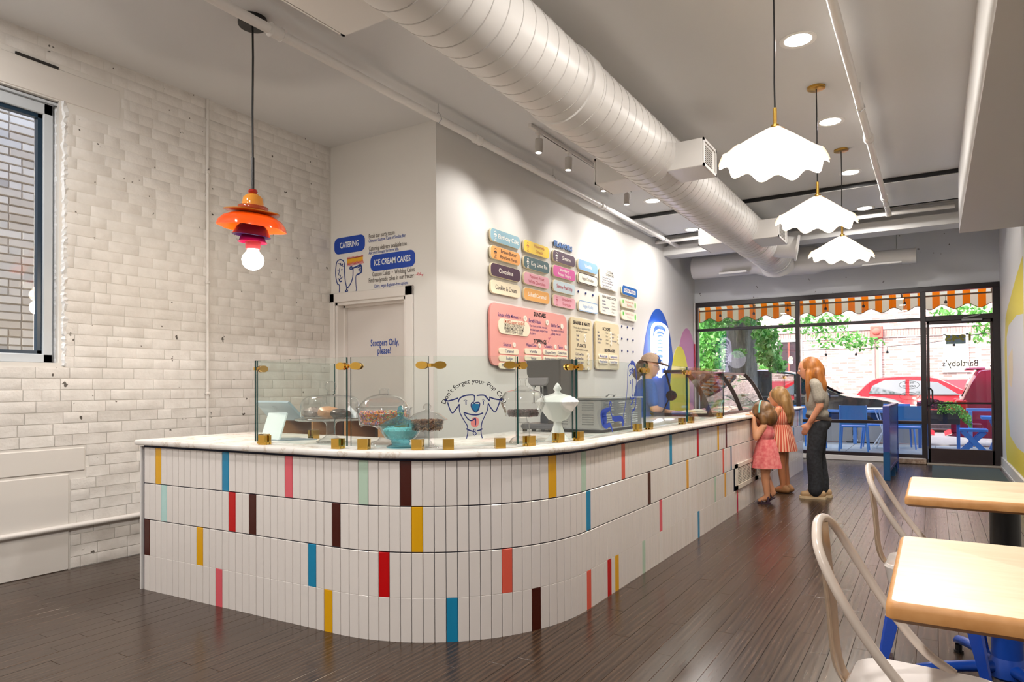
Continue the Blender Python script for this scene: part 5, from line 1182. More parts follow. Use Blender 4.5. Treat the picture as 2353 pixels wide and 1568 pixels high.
# ------------------------------------------------------------------ pressed-steel cafe chairs, cream above and blue dipped legs
CREAMC = mat('chair_cream', '#d8cbbf', .2, coat=.4); CTAN = mat('chair_back_inner', '#c2a98f', .25, coat=.3); BLUED = mat('dipped_blue', '#0b43b0', .25, coat=.3)
def cafe_chair(lab, loc, rz):
    t = thing('metal_chair', lab, 'chair', (0, 0, 0), 'cream steel chairs with blue-dipped legs')
    sh = .515
    m = MB(); rings = []
    for w_, d_, r_, z in ((.36, .35, .08, sh-.075), (.375, .365, .085, sh-.03), (.385, .375, .09, sh-.008), (.37, .36, .085, sh+.002), (.34, .33, .075, sh-.004), (.30, .29, .06, sh-.009)):
        rings.append([(p[0], p[1], z) for p in rrect(w_, d_, r_, 6)])
    N_ = len(rings[0]); m.v = [p for q in rings for p in q]
    for k in range(5):
        for i in range(N_): m.f.append((k*N_+i, k*N_+(i+1) % N_, (k+1)*N_+(i+1) % N_, (k+1)*N_+i)); m.m.append(0)
    m.f.append(tuple(range(5*N_, 6*N_))); m.m.append(0); m.build('seat', mat('chair_seat', '#e4dedb', .13, coat=.5), t, smooth=45)
    m = MB(); m.cyl((0, 0, sh-.0085), (0, 0, sh-.0078), .008, 10); m.build('drain_hole', BLACK, t)
    for sx in (-1, 1):
        for sy in (-1, 1):
            top = Vector((sx*.155, sy*.15, sh-.03)); bot = Vector((sx*.225, sy*.215, .02)); mid = top.lerp(bot, .42)
            for nm, a, b_, w0, w1, mm in (('leg', mid, bot, .058, .034, BLUED), ('leg_top', top, mid, .085, .058, CREAMC)):
                m = MB(); d = (b_-a).normalized(); ox = Vector((-sx, 0, 0)); oy = Vector((0, -sy, 0))
                for q, w_ in ((a, w0), (b_, w1)):
                    ox_ = (ox-d*ox.dot(d)).normalized()*w_; oy_ = (oy-d*oy.dot(d)).normalized()*w_; c_ = q
                    k_ = .012
                    m.v += [c_+ox_, c_+ox_*.18, c_+oy_*.18, c_+oy_, c_+oy_+ox_*.1+oy_*-.0, c_+ox_*.3+oy_*.3, c_+ox_+oy_*.1]
                f_ = [(i, (i+1) % 7, 7+(i+1) % 7, 7+i) for i in range(7)]
                m.f = f_+[(6, 5, 4, 3, 2, 1, 0), tuple(range(7, 14))]; m.m = [0]*len(m.f); m.v = [tuple(v) for v in m.v]
                m.build(nm, mm, t, smooth=35)
            m = MB(); m.cyl((bot.x, bot.y, 0), (bot.x, bot.y, .025), .02, 10); m.build('rubber_foot', BLACK, t)
    # hooped back: chair faces +x, back at -x
    hoop = [(.06, -.185, sh-.005), (-.02, -.187, sh+.05), (-.11, -.19, sh+.16), (-.185, -.185, sh+.28), (-.235, -.155, sh+.375), (-.255, -.085, sh+.425), (-.262, 0, sh+.44), (-.255, .085, sh+.425), (-.235, .155, sh+.375), (-.185, .185, sh+.28), (-.11, .19, sh+.16), (-.02, .187, sh+.05), (.06, .185, sh-.005)]
    q, _ = spline(hoop, 6); m = MB(); m.tube(q, .0135, 10); m.build('back_hoop', CREAMC, t, smooth=60)
    m = MB(); sp = [(-.178, sh-.03, .035), (-.205, sh+.0, .04), (-.222, sh+.06, .048), (-.232, sh+.2, .056), (-.245, sh+.32, .06), (-.252, sh+.425, .05)]
    sp, _ = spline(sp, 4)
    for x_, z_, w_ in sp: m.v += [(x_, -w_, z_), (x_-.012, -w_*.55, z_), (x_-.012, w_*.55, z_), (x_, w_, z_), (x_+.004, w_*.9, z_), (x_-.007, w_*.5, z_), (x_-.007, -w_*.5, z_), (x_+.004, -w_*.9, z_)]
    for i in range(len(sp)-1):
        for k in range(8): m.f.append((i*8+k, i*8+(k+1) % 8, i*8+8+(k+1) % 8, i*8+8+k)); m.m.append(0)
    m.build('back_splat', CTAN, t, smooth=40)
    t.location = loc; t.rotation_euler = (0, 0, rz); ORG[t] = Vector(loc)
    return t
ch1 = cafe_chair('near cream steel chair with its seat at the bottom edge of the picture', (-.03, 2.17, 0), math.radians(-3))
ch2 = dup(ch1, (-.015, 3.72, 0), math.radians(-2), 'second cream steel chair with blue-dipped legs between the two tables')
# ------------------------------------------------------------------ blue divider by the entrance
dv = thing('queue_divider', 'blue metal queue divider panel standing on the floor before the door', 'divider', (-.58, 11.6, 0))
PURP = mat('divider_blue', '#3d4690', .3); TEALP = mat('divider_teal', '#0d4f86', .3); BLU2 = mat('divider_side', '#3553b0', .25)
m = MB(); m.bbox(-.621, -.536, 10.87, 10.955, .40, 1.055, .004); m.build('post', PURP, dv)
m = MB(); m.bbox(-.621, -.536, 10.87, 10.955, 0, .40, .004); m.build('post_foot', TEALP, dv)
m = MB(); m.prism([(-.60, 10.95), (-.548, 10.95), (-.512, 12.6), (-.56, 12.6)], (0, 0, 0), (1, 0, 0), (0, 1, 0), .16, 1.03); m.build('panel', BLU2, dv)
m = MB(); m.prism([(-.615, 10.95), (-.536, 10.95), (-.500, 12.68), (-.575, 12.68)], (0, 0, 0), (1, 0, 0), (0, 1, 0), 1.03, 1.055); m.prism([(-.60, 10.95), (-.54, 10.95), (-.508, 12.6), (-.56, 12.6)], (0, 0, 0), (1, 0, 0), (0, 1, 0), .12, .16); m.build('rail', PURP, dv)
m = MB(); m.prism([(-.585, 12.6), (-.505, 12.6), (-.503, 12.68), (-.58, 12.68)], (0, 0, 0), (1, 0, 0), (0, 1, 0), 0, 1.03); m.build('far_post', BLU2, dv)
for y in (11.5, 12.1): m = MB(); m.box(-.60, -.50, y, y+.05, 0, .13); m.build('bracket', TEALP, dv)
# ------------------------------------------------------------------ people: one blended skin each, clothes and hair over it
FLESH = []
def flesh(name, parts, m_, parent, voxel=.011, sm=6, noise=0, split=None):
    "parts: chains [(point, radius), ...] and ellipsoids ('e', centre, radii, tilt); blended into one surface"
    b = MB()
    for p in parts:
        if p[0] == 'e':
            _, c, r, ti = p; g = MB(); g.ball((0, 0, 0), 1, 16, 10); R = Matrix.Rotation(ti, 3, 'Y')
            b.add([tuple(Vector(c)+R@Vector((v[0]*r[0], v[1]*r[1], v[2]*r[2]))) for v in g.v], g.f)
        else:
            for (a, ra), (c, rc) in zip(p[:-1], p[1:]): b.tube([a, c], [ra, rc], 10)
            for a, ra in p: b.ball(a, ra, 10, 6)
    o = b.build(name, m_, parent, smooth=None)
    md = o.modifiers.new('r', 'REMESH'); md.mode = 'VOXEL'; md.voxel_size = voxel; md.use_smooth_shade = True
    ms = o.modifiers.new('s', 'SMOOTH'); ms.iterations = sm; ms.factor = .5
    FLESH.append(o); return o
def hand(w, f, up, s=1.0, curl=.35, side=1):
    "palm, four unequal fingers and a thumb; w wrist, f finger direction, up back of the hand"
    w, f, up = Vector(w), Vector(f).normalized(), Vector(up); up = (up-f*up.dot(f)).normalized(); l = up.cross(f)*side; out = []
    out.append([(w, .026*s), (w+f*.05*s, .030*s)]); out.append([(w+f*.04*s+l*.018*s, .021*s), (w+f*.085*s+l*.022*s, .018*s)]); out.append([(w+f*.04*s-l*.018*s, .021*s), (w+f*.083*s-l*.024*s, .017*s)])
    for k, L in ((-1.5, .055), (-.5, .068), (.5, .075), (1.5, .066)):
        a = w+f*.085*s+l*k*.0195*s; b_ = a+(f-up*curl*.5).normalized()*L*.5*s; c_ = b_+(f-up*curl*1.6).normalized()*L*.5*s
        out.append([(a, .0105*s), (b_, .0098*s), (c_, .0082*s)])
    a = w+f*.03*s+l*.026*s; b_ = a+(f*.6+l*.8-up*.2).normalized()*.04*s; out.append([(a, .0135*s), (b_, .0115*s), (b_+(f*.9+l*.3-up*.3).normalized()*.035*s, .0095*s)])
    return out
def skinmat(name, col): m = mat(name, col, .45); m.node_tree.nodes['Principled BSDF'].inputs['Subsurface Weight'].default_value = .08; m.node_tree.nodes['Principled BSDF'].inputs['Subsurface Radius'].default_value = (.02, .01, .005); return m
def hairmat(name, c0, c1):
    m = mat(name, c0, .42); n = NT(m); v = n.coord('Object', (26, 26, 2.2)); f = n.noise(v, 1, 4, .6); n.base(n.ramp(f, [(.3, c0), (.7, c1)])); n.bump(f, .5, .008); return m
def cloth(name, col, c2=None, sc=60, rough=.85):
    m = mat(name, col, rough); n = NT(m); f = n.noise(n.coord('Object'), sc, 3)
    if c2: n.base(n.ramp(f, [(.35, col), (.65, c2)]))
    n.bump(n.noise(n.coord('Object'), 9, 3), .35, .02); return m
def face(root, c, rx, ry, rz, tilt, eyes=True, lip='#a85a52', browcol='#5a3a24'):
    "eyes, brows and mouth set on the head ellipsoid"
    R = Matrix.Rotation(tilt, 3, 'Y'); c = Vector(c)
    P = lambda x, y, z: c+R@Vector((x, y, z))
    for s in (-1, 1):
        b = MB(); p = P(rx*.86, s*ry*.42, rz*.02); b.ball(p, .013, 10, 6); b.build('eye', mat('eye_white', '#e8e2dc', .2), root, smooth=60)
        b = MB(); b.ball(P(rx*.86+.008, s*ry*.42, rz*.02), .0075, 8, 6); b.build('iris', mat('iris', '#2a2018', .2), root, smooth=60)
        b = MB(); b.tube([P(rx*.86, s*ry*.2, rz*.2), P(rx*.86, s*ry*.45, rz*.24), P(rx*.74, s*ry*.68, rz*.2)], .005, 6); b.build('brow', mat('brow_'+browcol.strip('#'), browcol, .7), root, smooth=60)
    b = MB(); b.tube([P(rx*.78, -ry*.3, -rz*.52), P(rx*.9, 0, -rz*.5), P(rx*.78, ry*.3, -rz*.52)], [.004, .0085, .004], 6); b.build('lips', mat('lips', lip, .4), root, smooth=60)
def headparts(c, rx, ry, rz, tilt):
    R = Matrix.Rotation(tilt, 3, 'Y'); c = Vector(c); P = lambda x, y, z: c+R@Vector((x, y, z))
    out = [('e', c, (rx, ry, rz), tilt), ('e', P(rx*.25, 0, -rz*.45), (rx*.68, ry*.72, rz*.55), tilt)]
    out.append([(P(rx*.95, 0, rz*.08), .010), (P(rx*1.12, 0, -rz*.14), .015), (P(rx*.98, 0, -rz*.2), .014)])
    for s in (-1, 1): out.append([(P(-rx*.05, s*ry*1.0, rz*.1), .016), (P(-rx*.0, s*ry*1.02, -rz*.18), .012)])
    return out
def put(t, loc, rz): t.location = loc; t.rotation_euler = (0, 0, rz)
# ---- the woman in jeans
SK1 = skinmat('skin_fair', '#d99878'); t = thing('person', 'woman with long ginger hair in a grey T-shirt and dark jeans facing the case', 'person', (0, 0, 0), 'customers at the counter')
hd = (.105, 0, 1.545); HR = (.098, .078, .128)
body = headparts(hd, *HR, .25)
body += [[((.035, 0, 1.36), .058), ((.07, 0, 1.45), .05)], ('e', (.0, 0, 1.20), (.105, .155, .20), 0), ('e', (-.01, 0, .98), (.105, .15, .13), 0)]
for s in (-1, 1):
    body += [[((.0, s*.15, 1.345), .052), ((-.04, s*.195, 1.11), .043), ((.05, s*.185, .95), .034), ((.085, s*.165, .90), .027)]]
    body += hand((.085, s*.165, .895), (.45, -s*.1, -.9), (.3, s*.9, 0), 1.05, .4, -s)
    body += [[((-.01, s*.085, .92), .09), ((.02+.02*s, s*.085, .5), .062), ((-.015+.03*s, s*.085, .10), .045)], [((-.015+.03*s, s*.085, .06), .045), ((.12+.03*s, s*.09, .045), .036)]]
flesh('body', body, SK1, t, .012)
face(t, hd, *HR, .25)
sh = [('e', (.0, 0, 1.17), (.135, .185, .22), 0), ('e', (-.005, 0, 1.0), (.13, .18, .10), 0), [((.02, -.11, 1.375), .065), ((.02, .11, 1.375), .065)], [((.03, 0, 1.36), .08), ((.035, 0, 1.395), .072)]]
for s in (-1, 1): sh += [[((.0, s*.16, 1.345), .068), ((-.03, s*.195, 1.19), .066)]]
flesh('t_shirt', sh, cloth('shirt_grey', '#8f8a80', '#a09a90'), t, .012)
jn = [('e', (-.02, 0, .90), (.135, .175, .12), 0)]
for s in (-1, 1): jn += [[((-.015, s*.088, .87), .105), ((.02+.02*s, s*.092, .5), .088), ((-.01+.03*s, s*.09, .20), .086), ((-.005+.03*s, s*.09, .10), .088)]]
flesh('jeans', jn, cloth('denim_dark', '#1d2026', '#2c3038', 40), t, .012)
m = MB(); m.lathe([(1, -.022), (1.03, -.018), (1.03, .018), (1, .022)], (0, 0, 0), 32); m.v = [(-.015+v[0]*.138, v[1]*.182, .965+v[2]+v[0]*.02) for v in m.v]; m.build('belt', mat('belt_brown', '#3c332c', .5), t, smooth=50)
hr = [('e', (.06, 0, 1.575), (.125, .098, .125), .25), ('e', (.0, 0, 1.50), (.10, .095, .15), 0), [((-.01, -.05, 1.5), .07), ((-.06, -.06, 1.35), .06), ((-.06, -.05, 1.16), .035)], [((-.01, .05, 1.5), .07), ((-.06, .06, 1.35), .06), ((-.055, .05, 1.18), .035)], [((.09, -.085, 1.5), .035), ((.09, -.11, 1.32), .035), ((.08, -.12, 1.16), .022)], [((.09, .085, 1.5), .035), ((.09, .11, 1.32), .035), ((.085, .12, 1.16), .022)]]
flesh('hair', hr, hairmat('hair_ginger', '#7a4318', '#c07c3a'), t, .012, 4)
for s in (-1, 1):
    q = Vector((-.015+.03*s, s*.088, 0)); flesh('shoe', [[(q+Vector((-.06, 0, .055)), .05), (q+Vector((.05, 0, .052)), .048), (q+Vector((.14, 0, .045)), .042)], [(q+Vector((-.02, 0, .09)), .05), (q+Vector((.03, 0, .08)), .045)]], mat('shoe_tan', '#b89a74', .7), t, .01)
    m = MB(); pts = [(-.115, 0), (-.10, .045), (0, .05), (.12, .052), (.185, .03), (.19, 0), (.185, -.03), (.12, -.052), (0, -.05), (-.10, -.045)]; m.prism([(p[0]+q.x, p[1]+q.y) for p in pts], (0, 0, 0), (1, 0, 0), (0, 1, 0), 0, .028); m.build('sole', mat('sole_cream', '#d8c4a0', .6), t)
put(t, (-1.20, 8.86, 0), math.radians(186))
# ---- toddler in the coral dress at the counter edge
SK2 = skinmat('skin_child', '#e0a27c'); t = thing('person', 'toddler in a pink dress with a bobbed head and aqua hairband, hands on the worktop', 'person', (0, 0, 0), 'customers at the counter')
hd = (.055, 0, 1.035); HR = (.105, .092, .118)
body = headparts(hd, *HR, -.15)+[[((.0, 0, .88), .045), ((.03, 0, .97), .045)], ('e', (.0, 0, .80), (.085, .105, .13), 0), ('e', (-.01, 0, .62), (.09, .11, .13), 0)]
for s in (-1, 1):
    body += [[((.0, s*.105, .895), .04), ((.075, s*.15, .755), .036), ((.10, s*.135, .90), .030), ((.105, s*.125, .985), .024)]]
    body += hand((.105, s*.125, .99), (.75, -s*.1, .35), (-.4, 0, .9), .75, 1.0, -s)
body += [[((-.01, .055, .58), .075), ((.0, .06, .30), .05), ((-.02, .065, .10), .034)], [((-.02, .065, .075), .034), ((.06, .075, .035), .026)]]
body += [[((-.01, -.055, .58), .075), ((.02, -.05, .31), .05), ((-.06, -.045, .13), .034)], [((-.065, -.045, .115), .034), ((.0, -.045, .04), .028), ((.04, -.045, .026), .02)]]
flesh('body', body, SK2, t, .0105)
face(t, hd, *HR, -.15, browcol='#8a6440')
DRESS = cloth('dress_coral', '#d9636a', '#e88f8c', 28)
dr = [('e', (.0, 0, .80), (.098, .118, .125), 0), [((.0, -.075, .885), .045), ((.0, .075, .885), .045)]]
flesh('dress_bodice', dr, DRESS, t, .0105)
def skirt(nm, z0, z1, r0, r1, m_, t, sx=.85, k=9, amp=.05, x0=-.005, lean=0):
    b = MB(); prof = [(r0+(r1-r0)*u**.8, z0+(z1-z0)*u) for u in [i/8 for i in range(9)]]
    b.lathe(prof, (0, 0, 0), 64, wob=lambda a, z: 1+amp*math.sin(a*k+math.sin(a*3))*(z0-z)/(z0-z1))
    b.v = [(x0+v[0]*sx+lean*(z0-v[2]), v[1], v[2]) for v in b.v]; inn = [(v[0]*.985, v[1]*.985, v[2]) for v in b.v]; n_ = len(b.v); ff = list(b.f); b.v += inn; b.f += [tuple(reversed([i+n_ for i in f])) for f in ff]; b.m = [0]*len(b.f)
    return b.build(nm, m_, t, smooth=70)
skirt('dress_skirt', .735, .41, .105, .20, DRESS, t)
hr = [('e', (.03, 0, 1.055), (.125, .118, .125), -.15), ('e', (-.035, 0, .99), (.098, .125, .115), 0), [((.02, -.105, 1.0), .042), ((.0, -.11, .93), .04)], [((.02, .105, 1.0), .042), ((.0, .11, .93), .04)]]
h_ = flesh('hair', hr, hairmat('hair_brown', '#4a3018', '#8a6236'), t, .0105, 4)
m = MB(); m.tube([(.045, .127*math.cos(a), 1.04+.135*math.sin(a)) for a in [math.pi*i/16 for i in range(17)]], .009, 8); m.build('hairband', mat('aqua_band', '#7fc8c4', .4), t, smooth=60)
for q, ti in ((Vector((-.02, .065, 0)), 0), (Vector((-.055, -.045, .035)), .55)):
    R = Matrix.Rotation(ti, 3, 'Y'); m = MB(); pts = [(-.045, 0), (-.035, .03), (.04, .036), (.10, .025), (.11, 0), (.10, -.025), (.04, -.036), (-.035, -.03)]
    m.prism(pts, (0, 0, 0), (1, 0, 0), (0, 1, 0), 0, .014); m.v = [tuple(q+R@Vector(v)) for v in m.v]
    for xx, w_ in ((.055, .030), (-.015, .036)):
        ring = [q+R@Vector((xx-.0*math.sin(a), w_*math.cos(a), .018+(.034 if xx > 0 else .075)*math.sin(a))) for a in [math.pi*i/10 for i in range(11)]]; m.tube(ring, .010, 6)
    m.build('sandal', mat('sandal_plum', '#3a2438', .5), t, smooth=40)
put(t, (-1.655, 8.18, 0), math.radians(180))
# ---- older girl in the striped dress
t = thing('person', 'girl with long light-brown hair in a coral striped dress leaning on the counter', 'person', (0, 0, 0), 'customers at the counter')
hd = (.05, 0, 1.205); HR = (.098, .084, .118)
body = headparts(hd, *HR, .1)+[[((.0, 0, 1.03), .045), ((.025, 0, 1.13), .044)], ('e', (.0, 0, .94), (.09, .12, .15), 0), ('e', (-.01, 0, .74), (.095, .12, .14), 0)]
for s in (-1, 1):
    body += [[((.0, s*.12, 1.05), .040), ((.05, s*.17, .90), .034), ((.09, s*.12, 1.02), .028)]]; body += hand((.09, s*.12, 1.02), (.8, -s*.2, .1), (0, 0, 1), .85, .5, -s)
body += [[((-.01, .06, .70), .08), ((-.01, .06, .37), .055), ((-.03, .06, .10), .036)], [((-.03, .06, .07), .036), ((.07, .06, .035), .028)], [((-.01, -.06, .70), .08), ((-.015, -.06, .37), .055), ((-.05, -.06, .10), .036)], [((-.05, -.06, .07), .036), ((.05, -.06, .035), .028)]]
flesh('body', body, skinmat('skin_tan', '#c98860'), t, .011)
face(t, hd, *HR, .1, browcol='#8a6440')
STR = mat('dress_striped', '#d8705a', .85); n = NT(STR); v = n.coord('Generated', (1, 1, 1)); tcx = n.new('ShaderNodeTexCoord'); sp_ = n.new('ShaderNodeSeparateXYZ'); n.link(tcx.outputs['Object'], sp_.inputs[0])
an = n.math('ARCTAN2', sp_.outputs[1], sp_.outputs[0]); st_ = n.math('SINE', n.math('MULTIPLY', an, 34.0)); n.base(n.ramp(n.math('ADD', n.math('MULTIPLY', st_, .5), .5), [(.35, '#c9503c'), (.62, '#e9b598')]))
flesh('dress_bodice', [('e', (.0, 0, .95), (.105, .135, .15), 0), [((.0, -.085, 1.05), .048), ((.0, .085, 1.05), .048)]], STR, t, .011)
skirt('dress_skirt', .86, .53, .115, .215, STR, t, k=11)
hr = [('e', (.015, 0, 1.225), (.118, .105, .122), .1), ('e', (-.045, 0, 1.16), (.085, .10, .13), 0), [((-.06, -.03, 1.15), .075), ((-.10, -.035, 1.0), .06), ((-.11, -.03, .86), .028)], [((-.06, .03, 1.15), .075), ((-.10, .035, 1.02), .06), ((-.105, .03, .9), .028)]]
flesh('hair', hr, hairmat('hair_lightbrown', '#6a4a26', '#b08a54'), t, .011, 4)
for q in (Vector((-.03, .06, 0)), Vector((-.05, -.06, 0))):
    flesh('shoe', [[(q+Vector((-.05, 0, .04)), .04), (q+Vector((.09, 0, .035)), .034)], [(q+Vector((-.01, 0, .075)), .038), (q+Vector((-.03, 0, .06)), .04)]], mat('sandal_tan', '#a87a50', .6), t, .01)
put(t, (-1.65, 9.08, 0), math.radians(176))
# ---- the worker behind the glass
t = thing('person', 'worker in a blue T-shirt and beige-and-blue cap behind the dipping case', 'person', (0, 0, 0))
hd = (.06, 0, 1.585); HR = (.10, .08, .128)
body = headparts(hd, *HR, .15)+[[((.0, 0, 1.38), .055), ((.03, 0, 1.49), .05)], ('e', (.0, 0, 1.20), (.11, .165, .21), 0), ('e', (.0, 0, .95), (.12, .17, .16), 0)]
body += [[((.0, -.19, 1.345), .052), ((.02, -.225, 1.10), .045), ((.20, -.14, 1.05), .035), ((.25, -.10, 1.05), .028)], [((.0, .19, 1.345), .052), ((.02, .225, 1.10), .045), ((.20, .16, 1.05), .035), ((.25, .13, 1.05), .028)]]
for s in (-1, 1): body += hand((.255, s*.115, 1.05), (.95, -s*.15, -.1), (0, 0, 1), 1.0, .5, -s)
for s in (-1, 1): body += [[((0, s*.09, .9), .1), ((0, s*.09, .5), .07), ((0, s*.09, .1), .05)], [((0, s*.09, .06), .045), ((.13, s*.09, .045), .036)]]
flesh('body', body, skinmat('skin_worker', '#dba88c'), t, .012)
face(t, hd, *HR, .15)
sh = [('e', (.0, 0, 1.18), (.145, .195, .23), 0), ('e', (.0, 0, .98), (.145, .195, .14), 0), [((.0, -.13, 1.375), .07), ((.0, .13, 1.375), .07)]]
for s in (-1, 1): sh += [[((.0, s*.185, 1.345), .072), ((.012, s*.215, 1.17), .07)]]
flesh('t_shirt', sh, cloth('shirt_blue', '#1450a8', '#1c5cb8'), t, .012)
flesh('trousers', [('e', (0, 0, .86), (.14, .18, .12), 0)]+[[((0, s*.09, .84), .11), ((0, s*.09, .5), .085), ((0, s*.09, .08), .07)] for s in (-1, 1)], cloth('trousers_dark', '#23262e', '#2e323c', 40), t, .014)
CAPB, CAPN = cloth('cap_beige', '#b39c88', '#a08a78', 120), mat('cap_blue', '#1c3f78', .8)
R = Matrix.Rotation(.15, 3, 'Y'); P = lambda x, y, z: Vector(hd)+R@Vector((x, y, z))
m = MB(); m.ball((0, 0, 0), 1, 28, 14); keep = [i for i, v in enumerate(m.v)]
m.f = [f for f in m.f if all(m.v[i][2] > -.02 for i in f)]; m.m = [1 if sum(m.v[i][0] for i in f)/len(f) > .45 else 0 for f in m.f]
m.v = [tuple(P(-.005+v[0]*.125, v[1]*.102, .052+max(v[2], 0)*.115)) for v in m.v]; m.build('cap_crown', [CAPB, CAPN], t, smooth=60)
m = MB(); br = [P(.095, -.075, .055), P(.15, -.07, .045), P(.205, -.04, .035), P(.222, 0, .032), P(.205, .04, .035), P(.15, .07, .045), P(.095, .075, .055)]
m.add([tuple(p) for p in br]+[tuple(p+Vector((0, 0, .012))) for p in br], [tuple(range(6, -1, -1)), tuple(range(7, 14))]+[(i, (i+1) % 7, 7+(i+1) % 7, 7+i) for i in range(7)]); m.build('cap_brim', CAPB, t)
flesh('hair', [('e', (-.035, 0, 1.575), (.085, .088, .10), .1), [((-.09, 0, 1.545), .05), ((-.115, 0, 1.50), .05), ((-.10, 0, 1.46), .035)]], hairmat('hair_dark', '#2e2019', '#4c382a'), t, .011, 4)
m = MB()
for s in (-1, 1): m.tube([P(.092+.006*math.cos(a), s*.036+.024*math.cos(a), .006+.02*math.sin(a)) for a in [2*math.pi*i/14 for i in range(15)]], .0028, 5); m.tube([P(.09, s*.06, .01), P(.0, s*.085, .012)], .0025, 5)
m.tube([P(.10, -.012, .01), P(.10, .012, .01)], .0025, 5); m.build('glasses', mat('glasses_frame', '#6a6a70', .3), t, smooth=60)
q = at(1484, 900, 1, 7.62); put(t, (q.x, 7.62, 0), math.radians(38))
# ------------------------------------------------------------------ outside: alley, pavement, street
PAVE = mat('pavement', '#a9a6a0', .85); n = NT(PAVE); n.base(n.ramp(n.noise(n.coord('Object'), 6, 6, .7), [(.3, '#9c9892'), (.7, '#b8b5ae')]))
ROAD = mat('asphalt', '#6e6c6b', .9); n = NT(ROAD); n.base(n.ramp(n.noise(n.coord('Object'), 20, 4, .7), [(.3, '#636160'), (.7, '#7c7a78')]))
m = MB(); m.box(-16, 12, 13.86, 17.0, -.3, .05)
for k in range(-9, 8): m.box(k*1.5, k*1.5+.012, 13.87, 17.0, .049, .052, mi=1)
o = struct(m.build('pavement', [PAVE, mat('pave_joint', '#6d6a66', .9)]))
m = MB(); m.box(-16, 12, 17.0, 26.4, -.4, -.1); m.box(-16, 12, 26.4, 28, -.4, .03); struct(m.build('road', ROAD))
# alley building outside the left window: pale brick courses
AB = mat('alley_brick', '#d8cdbd', .85); n = NT(AB); g = n.new('ShaderNodeNewGeometry'); n.base(n.ramp(g.outputs['Random Per Island'], [(0, '#c9bba8'), (.35, '#ddd2c2'), (.7, '#e4dbcd'), (.93, '#cdc6bb'), (1, '#a9a29a')]))
alley = thing('alley_building', 'pale brick side wall of the next building outside the left window', 'building', (-8.0, 3, 0))
m = MB(); m.box(-8.6, -8.012, -3, 9, -.3, 7.5); m.build('mortar_wall', mat('alley_mortar', '#b8ada0', .9), alley)
m = MB(); ra = random.Random(21)
for k in range(78):
    z = .3+k*.0845; y = .2+(k % 2)*.12
    while y < 5.6:
        L = .235*(ra.choice((1, 1, .5))); dx = ra.uniform(0, .008); c = .004
        x0, x1 = -8.012, -8.0+dx; y0, y1, z0_, z1_ = y, y+L-.012, z, z+.072
        m.add([(x0, y0, z0_), (x0, y1, z0_), (x0, y1, z1_), (x0, y0, z1_), (x1, y0+c, z0_+c), (x1, y1-c, z0_+c), (x1, y1-c, z1_-c), (x1, y0+c, z1_-c)], [(4, 5, 6, 7), (0, 1, 5, 4), (1, 2, 6, 5), (2, 3, 7, 6), (3, 0, 4, 7)]); y += L
stuff(m.build('alley_bricks', AB, alley))
m = MB(); m.box(-8.6, -5.95, -3, 9, -.35, -.2); struct(m.build('alley_ground', PAVE))
m = MB(); m.box(-6.2, 2.8, -4.4, 13.9, 4.55, 5.2); m.box(-9, -4.25, 13.6, 13.9, 0, 7); m.box(1.1, 6, 13.6, 13.9, 0, 7); m.box(-4.3, 1.2, 13.62, 13.9, 4.4, 7); struct(m.build('roof', mat('roof_brick', '#8a6a5a', .9)))
# awning
def fabric(name, col):
    m_ = bpy.data.materials.new(name); m_.use_nodes = True; n = NT(m_); b = n.b; b.inputs['Base Color'].default_value = lin(col); b.inputs['Roughness'].default_value = .9
    tl = n.new('ShaderNodeBsdfTranslucent'); tl.inputs[0].default_value = lin(col); mx = n.new('ShaderNodeMixShader'); mx.inputs[0].default_value = .65
    n.link(b.outputs[0], mx.inputs[1]); n.link(tl.outputs[0], mx.inputs[2]); n.link(mx.outputs[0], n.n['Material Output'].inputs[0]); return m_
AY, AW = fabric('awning_yellow', '#ffb000'), fabric('awning_cream', '#fbf3de')
aw = thing('striped_awning', 'yellow and cream striped awning with a scalloped valance over the storefront', 'awning', (-1.8, 14.9, 2.8))
SWID = .118; ya = 14.9
m = MB(); mc = MB(); x = -5.2; k = 0
while x < 2.0:
    mi = k % 2; nn = 6
    for j in range(nn):
        xa, xb = x+SWID*j/nn, x+SWID*(j+1)/nn; zb = lambda q: 2.79+.042*math.cos(2*math.pi*(q+4.165)/.392)
        m.add([(xa, ya, zb(xa)), (xb, ya, zb(xb)), (xb, ya, 3.03), (xa, ya, 3.03), (xa, ya+.004, zb(xa)), (xb, ya+.004, zb(xb)), (xb, ya+.004, 3.03), (xa, ya+.004, 3.03)], [(0, 1, 2, 3), (7, 6, 5, 4), (0, 4, 5, 1)], mi)
    mc.add([(x, ya, 3.03), (x+SWID, ya, 3.03), (x+SWID, 13.92, 3.75), (x, 13.92, 3.75), (x, ya, 3.034), (x+SWID, ya, 3.034), (x+SWID, 13.92, 3.754), (x, 13.92, 3.754)], [(0, 1, 2, 3), (7, 6, 5, 4), (0, 4, 5, 1)], mi)
    x += SWID; k += 1
m.build('valance', [AY, AW], aw); mc.build('canopy', [AY, AW], aw)
m = MB(); x = -5.2
pts = []
while x < 2.0: pts.append((x, ya-.003, 2.79+.042*math.cos(2*math.pi*(x+4.165)/.392))); x += .03
m.tube(pts, .006, 5); m.build('hem', mat('hem_brown', '#6a5432', .8), aw)
m = MB(); m.tube([(-5.2, 14.8, 2.985), (2.0, 14.8, 3.0)], .016, 8); m.build('frame_bar', mat('awning_frame', '#8c6c3c', .5), aw)
for xx in (-4.6, -3.2, -1.85, -.5, .9):
    m = MB(); m.bar((xx, 14.8, 2.99), (xx, 14.87, 3.06), .03, .02); m.bar((xx, 14.8, 3.0), (xx, 13.95, 3.6), .025, .025); m.build('bracket', mat('awning_frame', '#8c6c3c', .5), aw)
